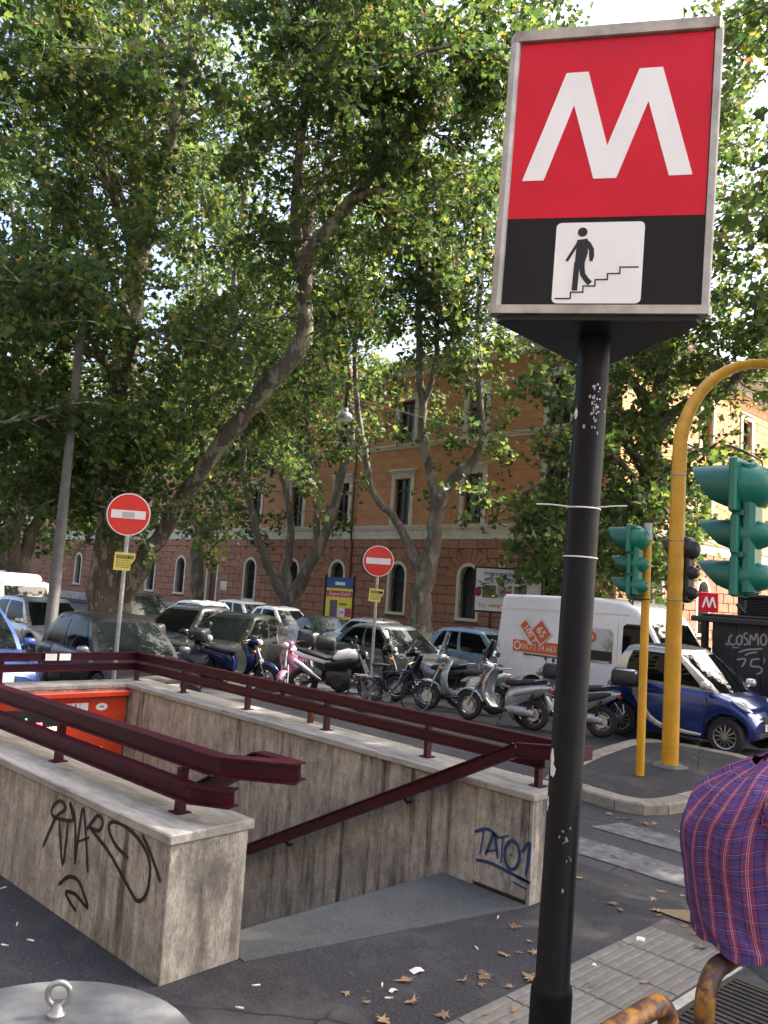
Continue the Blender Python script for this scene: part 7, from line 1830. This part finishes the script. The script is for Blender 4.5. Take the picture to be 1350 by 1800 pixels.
# the tree beyond the right edge of the picture whose crown shades the station stairs and reaches into the corner
plane_tree('plane tree at the frame edge beside the kiosk, only its crown showing', generic(-1.2, 23.5, -0.3, 19, 21, (-.8, 0), 7, 3.6), 22, 5.6, 1.5, 3.8, 4.5, cl=6, size=(0.22, 0.34), shape=LEAF_FAR, bark='bark_far', sprd=0.2, step=0.33)
plane_tree('plane tree across the side street whose shade falls on the pavement', generic(3.4, 12.4, -0.1, 17, 31, (-.3, -.5), 8, 5.0), 32, 1.6, 1.6, 3.6, 5.0, cl=6, size=(0.30, 0.46), shape=LEAF_FAR, bark='bark_far', sprd=0.28, step=0.4)
plane_tree('plane tree whose boughs reach in at the right edge above the curved yellow pole', generic(-1.3, 14.9, -0.2, 16.5, 41, (-.3, 0), 8, 4.4), 42, 2.6, 1.4, 3.2, 5.2, cl=7, size=(0.14, 0.26), sprd=0.2, step=0.3)
# ------------------------------------------------------------------ person perched on the barrier
mat('skin', (0.42, 0.22, 0.15), 0.5, var=0.08, scale=20)
mat('hair', (0.03, 0.022, 0.016), 0.6, var=0.3, scale=60)
mat('denim', (0.20, 0.30, 0.40), 0.85, var=0.25, scale=9, bump=0.002, bscale=120, alt=(0.36, 0.45, 0.52), altscale=6, altlo=0.52, altwidth=0.2)
mat('shoe', (0.05, 0.045, 0.04), 0.6)
def plaid():
    m = bpy.data.materials.new('plaid'); m.use_nodes = True
    N, Lk, b = nodes_of(m); b.inputs['Roughness'].default_value = 0.9; b.inputs['Specular IOR Level'].default_value = 0.15
    uv = N.new('ShaderNodeUVMap'); uv.uv_map = 'cloth'
    sx = N.new('ShaderNodeSeparateXYZ'); Lk.new(uv.outputs[0], sx.inputs[0])
    blue, navy, red, white, mag = (0.085, 0.060, 0.20), (0.010, 0.010, 0.035), (0.34, 0.030, 0.040), (0.66, 0.62, 0.62), (0.21, 0.06, 0.17)
    stops = [(0, blue), (.26, navy), (.31, blue), (.36, mag), (.44, red), (.52, white), (.545, red), (.60, white), (.625, red), (.72, mag), (.80, navy), (.84, blue)]
    stops2 = [(0, blue), (.22, navy), (.28, mag), (.40, blue), (.49, navy), (.52, white), (.545, navy), (.60, blue), (.74, red), (.82, mag), (.88, blue)]
    def ramp(src, st, per):
        d = N.new('ShaderNodeMath'); d.operation = 'DIVIDE'; d.inputs[1].default_value = per; Lk.new(src, d.inputs[0])
        f = N.new('ShaderNodeMath'); f.operation = 'FRACT'; Lk.new(d.outputs[0], f.inputs[0])
        r_ = N.new('ShaderNodeValToRGB'); r_.color_ramp.interpolation = 'CONSTANT'; els = r_.color_ramp.elements
        while len(els) < len(st): els.new(0.5)
        for e, (p, c) in zip(els, st): e.position = p; e.color = (*c, 1)
        Lk.new(f.outputs[0], r_.inputs[0]); return r_.outputs[0]
    mx = N.new('ShaderNodeMix'); mx.data_type = 'RGBA'; mx.inputs['Factor'].default_value = 0.47
    Lk.new(ramp(sx.outputs['X'], stops, 0.064), mx.inputs['A']); Lk.new(ramp(sx.outputs['Y'], stops2, 0.058), mx.inputs['B'])
    tco = N.new('ShaderNodeTexCoord'); mpp = N.new('ShaderNodeMapping'); mpp.inputs['Scale'].default_value = (1.0, 1.0, 0.45); mpp.inputs['Rotation'].default_value = (0.5, 0.3, 0.2); Lk.new(tco.outputs['Object'], mpp.inputs['Vector'])
    nz = N.new('ShaderNodeTexNoise'); nz.inputs['Scale'].default_value = 11; nz.inputs['Detail'].default_value = 5; nz.inputs['Distortion'].default_value = 0.8; bp = N.new('ShaderNodeBump'); bp.inputs['Distance'].default_value = 0.030; bp.inputs['Strength'].default_value = 0.9
    Lk.new(mpp.outputs[0], nz.inputs['Vector']); Lk.new(nz.outputs['Fac'], bp.inputs['Height']); Lk.new(bp.outputs[0], b.inputs['Normal'])
    Lk.new(mx.outputs['Result'], b.inputs['Base Color']); MAT['plaid'] = m
plaid()
pe = thing('person', 'person in a purple plaid shirt and pale jeans perched on the rusty barrier', 'person', (-1.255, 3.245, -0.02), math.atan2(0.62, 0.78))
def skinned(name, chains, mt, root, levels=2):
    """one continuous surface grown over joints; chains of (x, y, z, radius) that share joints by position"""
    vs_, es, rad, ix = [], [], [], {}
    for ch in chains:
        prev = None
        for p in ch:
            k = tuple(round(c, 3) for c in p[:3])
            if k not in ix: ix[k] = len(vs_); vs_.append(p[:3]); rad.append(p[3])
            if prev is not None and prev != ix[k]: es.append((prev, ix[k]))
            prev = ix[k]
    me = bpy.data.meshes.new(name); me.from_pydata(vs_, es, []); me.materials.append(MAT[mt])
    o = link(name, me, pe)
    md = o.modifiers.new('skin', 'SKIN'); md.use_smooth_shade = True
    for i, s_ in enumerate(me.skin_vertices[0].data): s_.radius = (rad[i], rad[i]); s_.use_root = (i == root)
    sb = o.modifiers.new('subdivision', 'SUBSURF'); sb.levels = levels; sb.render_levels = levels
    return o
HIP = (0, 0, 1.03, .10); SP1 = (-.08, 0, 1.17, .10); SP2 = (-.10, 0, 1.32, .12); CH = (-.06, 0, 1.42, .115); NK = (.05, 0, 1.57, .055); NK2 = (.11, 0, 1.665, .056)
chains = [[HIP, SP1, SP2, CH, NK, NK2, (.15, 0, 1.72, .085), (.175, 0, 1.79, .098), (.18, 0, 1.86, .085)]]
for sy in (-1, 1):
    chains.append([CH, (0, sy * .13, 1.43, .055), (.06, sy * .195, 1.42, .050), (.20, sy * .235, 1.32, .05), (.30, sy * .23, 1.17, .043), (.40, sy * .15, 1.10, .036), (.47, sy * .09, 1.06, .028), (.51, sy * .075, 1.04, .03)])
    hand0 = (.51, sy * .075, 1.04, .03)
    for k, (dy, ln) in enumerate(((.022, .078), (.007, .088), (-.008, .082), (-.022, .065))):
        chains.append([hand0, (.54, sy * (.070 + dy), 1.03, .0095), (.54 + ln * .5, sy * (.066 + dy), 1.015, .0088), (.54 + ln * .8, sy * (.064 + dy), .99, .008), (.54 + ln * .9, sy * (.063 + dy), .965, .0072)])
    chains.append([hand0, (.51, sy * .04, 1.045, .011), (.535, sy * .022, 1.035, .0095), (.555, sy * .018, 1.02, .0085)])
    chains.append([HIP, (.05, sy * .09, .99, .10), (.20, sy * .115, .84, .082), (.34, sy * .125, .62, .058), (.36, sy * .125, .45, .054), (.37, sy * .125, .26, .042), (.36, sy * .125, .09, .038), (.44, sy * .13, .045, .036), (.54, sy * .135, .035, .028)])
skinned('body', chains, 'skin', 0)
# jeans
chains = [[(-.035, 0, 1.09, .135), HIP[:3] + (.140,)]]
for sy in (-1, 1):
    chains.append([HIP[:3] + (.140,), (.05, sy * .09, .99, .128), (.20, sy * .115, .84, .10), (.34, sy * .125, .62, .078), (.36, sy * .125, .45, .076), (.365, sy * .125, .26, .074), (.36, sy * .125, .12, .076)])
jn = skinned('jeans', chains, 'denim', 1)
for sy in (-1, 1):
    mb = MB(); mb.se([(.26, sy * .125, .05, .03, .045, 2.4), (.31, sy * .125, .055, .046, .055, 2.6), (.42, sy * .13, .05, .05, .05, 2.6), (.52, sy * .135, .038, .048, .036, 2.4), (.58, sy * .135, .03, .02, .02, 2)], 16); mb.build('shoe', MAT['shoe'], pe, 55)
mb = MB(); mb.se([(.075, 0, 1.75, .03, .05, 2), (.09, 0, 1.79, .088, .105, 2.2), (.15, 0, 1.835, .107, .105, 2.2), (.215, 0, 1.865, .10, .09, 2.2), (.265, 0, 1.885, .07, .05, 2), (.285, 0, 1.885, .02, .02, 2)], 20); mb.build('hair', MAT['hair'], pe, 60)
mb = MB()
mb.se([(.262, 0, 1.795, .014, .026, 2), (.285, 0, 1.785, .014, .018, 2), (.292, 0, 1.775, .006, .008, 2)], 10); mb.build('nose', MAT['skin'], pe, 60)
for sy in (-1, 1):
    mb = MB(); mb.lathe([(.001, .262), (.012, .266), (.001, .274)], (0, sy * .036, 1.81), 'x', 10, caps=False); mb.build('eye', MAT['ink_black'], pe, 60)
    mb = MB(); mb.se([(.15, sy * .098, 1.785, .008, .012, 2), (.165, sy * .106, 1.79, .012, .03, 2.2), (.185, sy * .10, 1.795, .006, .02, 2)], 10); mb.build('ear', MAT['skin'], pe, 60)
mb = MB(); mb.box((.262, 0, 1.745), (.012, .05, .008)); mb.build('mouth', MAT['panel_red'], pe)
# shirt: loose tube round the bent back, with cloth coordinates in metres
def cloth(name, path, nr, nv, wrinkle, seed, caps_at=None):
    """path: (centre, fwd half depth, side half width, back bulge) rows from hem to collar"""
    ng = np.random.default_rng(seed)
    rows = smooth_line([tuple(p) for p in path], nv)
    V, UVc = [], []
    vlen = 0; prev = None
    ph = ng.uniform(0, 6.28, 8)
    for i, p in enumerate(rows):
        cx_, cy_, cz_, hd, hw, tilt = p
        if prev is not None: vlen += math.dist((cx_, cy_, cz_), prev)
        prev = (cx_, cy_, cz_)
        per = math.pi * (hd + hw)
        f = i / (len(rows) - 1)
        for k in range(nr + 1):
            a = 2 * math.pi * k / nr
            ca, sa = math.cos(a), math.sin(a)
            ex = 2 / 2.35
            x = hd * math.copysign(abs(ca) ** ex, ca); y = hw * math.copysign(abs(sa) ** ex, sa)
            w = 1 + wrinkle * (math.sin(5 * a + ph[0] + 3.2 * f * 3) * .5 + math.sin(9 * a - 7 * f + ph[1]) * .3 + math.sin(3 * a + 17 * f + ph[2]) * .35 + math.sin(13 * a + 9 * f + ph[3]) * .2 + math.sin(4 * a - 26 * f + ph[5]) * .28 + math.sin(17 * a + 21 * f + ph[6]) * .16 + .9 * (1 - abs(math.sin(2.5 * a + 7 * f + .6))) ** 4 - .8 * (1 - abs(math.sin(3.5 * a - 9 * f + 1.9))) ** 5)
            dz = tilt * x + (0.012 * math.sin(3 * a + ph[4]) + 0.03 * (1 if ca < 0 else 0) * ca) * (1 if i == 0 else 0)
            V.append((cx_ + x * w, cy_ + y * w, cz_ + dz + wrinkle * .2 * math.sin(7 * a + 11 * f)))
            UVc.append((a / (2 * math.pi) * 1.08, vlen + 0.25 * tilt * x))
    n1 = nr + 1
    F = [(i * n1 + k, i * n1 + k + 1, (i + 1) * n1 + k + 1, (i + 1) * n1 + k) for i in range(len(rows) - 1) for k in range(nr)]
    return V, F, UVc
V, F, U_ = cloth('shirt', [(-.045, 0, .965, .178, .200, -.20), (-.05, 0, 1.0, .182, .203, -.15), (-.065, 0, 1.06, .176, .20, -.05), (-.085, 0, 1.18, .172, .205, .05), (-.10, 0, 1.30, .174, .22, .12), (-.09, 0, 1.41, .178, .232, .22), (-.060, 0, 1.50, .172, .235, .32), (-.025, 0, 1.565, .152, .20, .36), (.015, 0, 1.61, .115, .13, .34), (.05, 0, 1.64, .078, .082, .3)], 72, 7, .034, 4)
nV = len(V)
for sy in (-1, 1):
    # sleeves
    pts = smooth_line([(-.02, sy * .17, 1.485, .085), (.06, sy * .215, 1.465, .082), (.13, sy * .235, 1.40, .076), (.21, sy * .245, 1.31, .070), (.28, sy * .24, 1.21, .064), (.34, sy * .20, 1.145, .056), (.42, sy * .135, 1.09, .046)], 4)
    o0 = len(V); prev = None; vl = 0; nr = 20
    for i, p in enumerate(pts):
        c = Vector(p[:3]); d = Vector((pts[min(i + 1, len(pts) - 1)] - pts[max(i - 1, 0)])[:3]).normalized()
        a_ = d.cross(Vector((0, 0, 1))).normalized(); b_ = d.cross(a_)
        if prev is not None: vl += (c - prev).length
        prev = c
        for k in range(nr + 1):
            t = 2 * math.pi * k / nr; w = p[3] * (1 + .05 * math.sin(4 * t + 5 * i * .4) + .04 * math.sin(7 * t - i))
            V.append(tuple(c + (a_ * math.cos(t) + b_ * math.sin(t)) * w)); U_.append((k / nr * .45, vl + .03))
    F += [(o0 + i * (nr + 1) + k, o0 + i * (nr + 1) + k + 1, o0 + (i + 1) * (nr + 1) + k + 1, o0 + (i + 1) * (nr + 1) + k) for i in range(len(pts) - 1) for k in range(nr)]
me = bpy.data.meshes.new('shirt'); me.from_pydata(V, [], F); me.materials.append(MAT['plaid'])
ul = me.uv_layers.new(name='cloth')
for lp_ in me.loops: ul.data[lp_.index].uv = U_[lp_.vertex_index]
me.polygons.foreach_set('use_smooth', [True] * len(me.polygons)); me.update()
sh = link('shirt', me, pe)
cm = sh.modifiers.new('subdivision', 'SUBSURF'); cm.levels = 1; cm.render_levels = 1
# collar
mb = MB(); rows = []
for k in range(17):
    a = R(25 + 310 * k / 16); r_ = .072
    rows.append([(.07 + r_ * math.cos(a), r_ * 1.05 * math.sin(a), 1.615 + .03 * math.cos(a)), (.078 + r_ * .92 * math.cos(a), r_ * .95 * math.sin(a), 1.655 + .03 * math.cos(a)), (.07 + (r_ + .022) * math.cos(a), (r_ + .022) * 1.05 * math.sin(a), 1.61 + .03 * math.cos(a))])
mb.loft(rows, False, False, False); cl_ = mb.build('collar', MAT['plaid'], sh, 60, fix=False)
u2 = cl_.data.uv_layers.new(name='cloth')
for lp_ in cl_.data.loops:
    c = cl_.data.vertices[lp_.vertex_index].co; u2.data[lp_.index].uv = (math.atan2(c.y, c.x - .07) * .08, c.z)
# ------------------------------------------------------------------ dry leaves and litter on the ground
def dry_leaf_mesh(seed):
    q = random.Random(seed); s_ = 0.075
    pts = []
    lob = [(0, .1), (.55, -.05), (.30, .25), (.85, .45), (.35, .55), (.30, .75), (0, 1.15)]
    right = [(x * q.uniform(.85, 1.15), y + q.uniform(-.06, .06)) for x, y in lob[1:-1]]
    left = [(-x * q.uniform(.85, 1.15), y + q.uniform(-.06, .06)) for x, y in lob[1:-1]]
    out = [lob[0]] + right + [lob[-1]] + left[::-1]
    mb = MB(); c = (0, .45)
    for k_ in range(len(out)):
        if q.random() < .25: out[k_] = (out[k_][0] * q.uniform(.3, .7), out[k_][1])
    vs_ = [(0, 0, .006)] + [((x - c[0]) * s_, (y - c[1]) * s_, .003 + abs(q.gauss(0, .004)) + .006 * (abs(x) > .5)) for x, y in out]
    n_ = len(out); mb.add(vs_, [(0, 1 + k, 1 + (k + 1) % n_) for k in range(n_)])
    mb.tube([(0, (.1 - .45) * s_, .006), (.01, (-.3 - .45) * s_, .012)], .0012, 4)
    o = mb.build('dry_leaf', MAT['dead_leaf'], None, fix=False); me = o.data; bpy.data.objects.remove(o); return me
DL = [dry_leaf_mesh(k) for k in range(14)]
def ground_z(x, y):
    if -4.6 < x and PAV_Y < y < 6.5: return -0.116 * (y - PAV_Y) / (6.5 - PAV_Y)
    if y >= 6.5: return -0.12
    return 0.0
def in_wall(x, y): return (x < -3.4 and 2.3 < y < 5.5) or (-1.9 < x < -1.7 and 2.7 < y < 2.9)
q = random.Random(77)
spots = []
while len(spots) < 74:
    m_ = q.random()
    if m_ < .50: x, y = q.gauss(-2.95, .42), q.gauss(4.15, .62)
    elif m_ < .72: x, y = q.gauss(-2.7, .5), q.gauss(5.9, .5)
    elif m_ < .84: x, y = q.gauss(-4.2, .3), q.gauss(8.25, .12)
    else: x, y = q.uniform(-4.0, -1.6), q.uniform(2.2, 6.8)
    if in_wall(x, y) or (x > -3.6 and 3.0 < y < 5 and x < -3.52): continue
    spots.append((x, y))
for k, (x, y) in enumerate(spots):
    o = link('dry_leaf', DL[k % 14], None, (x, y, ground_z(x, y) + .005))
    s_ = q.uniform(.45, 1.15); o.scale = (s_ * q.uniform(.6, 1.15), s_, s_ * q.uniform(.5, 1.8)); o.rotation_euler = (q.uniform(-.15, .15), q.uniform(-.15, .15), q.uniform(0, 6.28))
    zn = ('dry brown leaf caught against the traffic island kerb', 'dry leaves by the island kerb') if y > 7.9 else (('dry brown leaf on the slope down to the pedestrian crossing', 'dry leaves at the crossing') if y > 5.5 else (('dry brown leaf on the guide tiles beside the metro pole', 'dry leaves on the guide tiles') if x > -2.85 else ('dry brown leaf on the asphalt in front of the station stairs', 'dry leaves in front of the stairs')))
    tag(o, zn[0], 'leaf', zn[1])
mb = MB(); mb.lathe([(.004, 0), (.004, .012)], axis='x', n=8, m=1); mb.lathe([(.004, .012), (.0038, .034)], axis='x', n=8, m=0); bo_ = mb.build('unit', [MAT['paper'], MAT['butt']], None); bme = bo_.data; bpy.data.objects.remove(bo_)
for k in range(22):
    x, y = (q.uniform(-3.9, -3.0), q.uniform(1.7, 2.9)) if k < 9 else ((q.uniform(-5.8, -4.2), q.uniform(1.75, 2.3)) if k < 14 else (q.uniform(-3.5, -2.9), q.uniform(3, 5)))
    o = link('cigarette_butt', bme, None, (x, y, .0045)); o.rotation_euler = (0, 0, q.uniform(0, 6.28)); o.scale = (1.3, 1.3, 1.3)
    tag(o, 'cigarette butt lying on the dark pavement', 'cigarette butt', 'cigarette butts on the pavement')
mb = MB(); mb.add([(-.05, -.03, .002), (.0, -.034, .014), (.05, -.025, .003), (.055, .03, .006), (.005, .028, .018), (-.045, .034, .003)], [(0, 1, 4, 5), (1, 2, 3, 4)]); po = mb.build('unit', MAT['paper'], None, fix=False); pme = po.data; bpy.data.objects.remove(po)
for (x, y, s_, lb) in ((-3.28, 3.62, .8, 'small crumpled white paper on the pavement nearest the threshold'), (-2.70, 4.55, .6, 'small white paper scrap by the guide tiles and metro pole'), (-2.72, 5.15, .9, 'white paper slip beside the guide tiles near the crossing'), (-3.95, 8.33, 1.4, 'white paper cup lid against the traffic island kerb'), (-3.20, 3.35, .5, 'tiny paper scrap among the leaves near the stair wall end')):
    o = link('paper_scrap', pme, None, (x, y, ground_z(x, y) + .004)); o.scale = (s_,) * 3; o.rotation_euler = (0, 0, q.uniform(0, 6)); tag(o, lb, 'paper scrap')
# weed growing at the foot of the thick yellow pole
wd = thing('weed', 'thin green weed growing by the foot of the thick yellow pole', 'plant', (-5.12, 11.1, 0.0))
mb = MB(); mb.tube([(0, 0, 0), (.01, .01, .2), (.0, .03, .42)], [.006, .005, .003], 5); mb.build('stem', MAT['leaf'], wd)
mb = MB()
for k in range(22):
    z = .06 + .36 * k / 22; a = k * 2.4; d = Vector((math.cos(a), math.sin(a), .4)); l = .09 * (1 - z * 1.2) + .03; s_ = Vector((-math.sin(a), math.cos(a), 0)) * .012; b0 = Vector((.005, .015, z))
    mb.add([b0, b0 + d * l * .5 + s_, b0 + d * l, b0 + d * l * .5 - s_], [(0, 1, 2, 3)])
mb.build('leaves', MAT['leaf'], wd, fix=False)
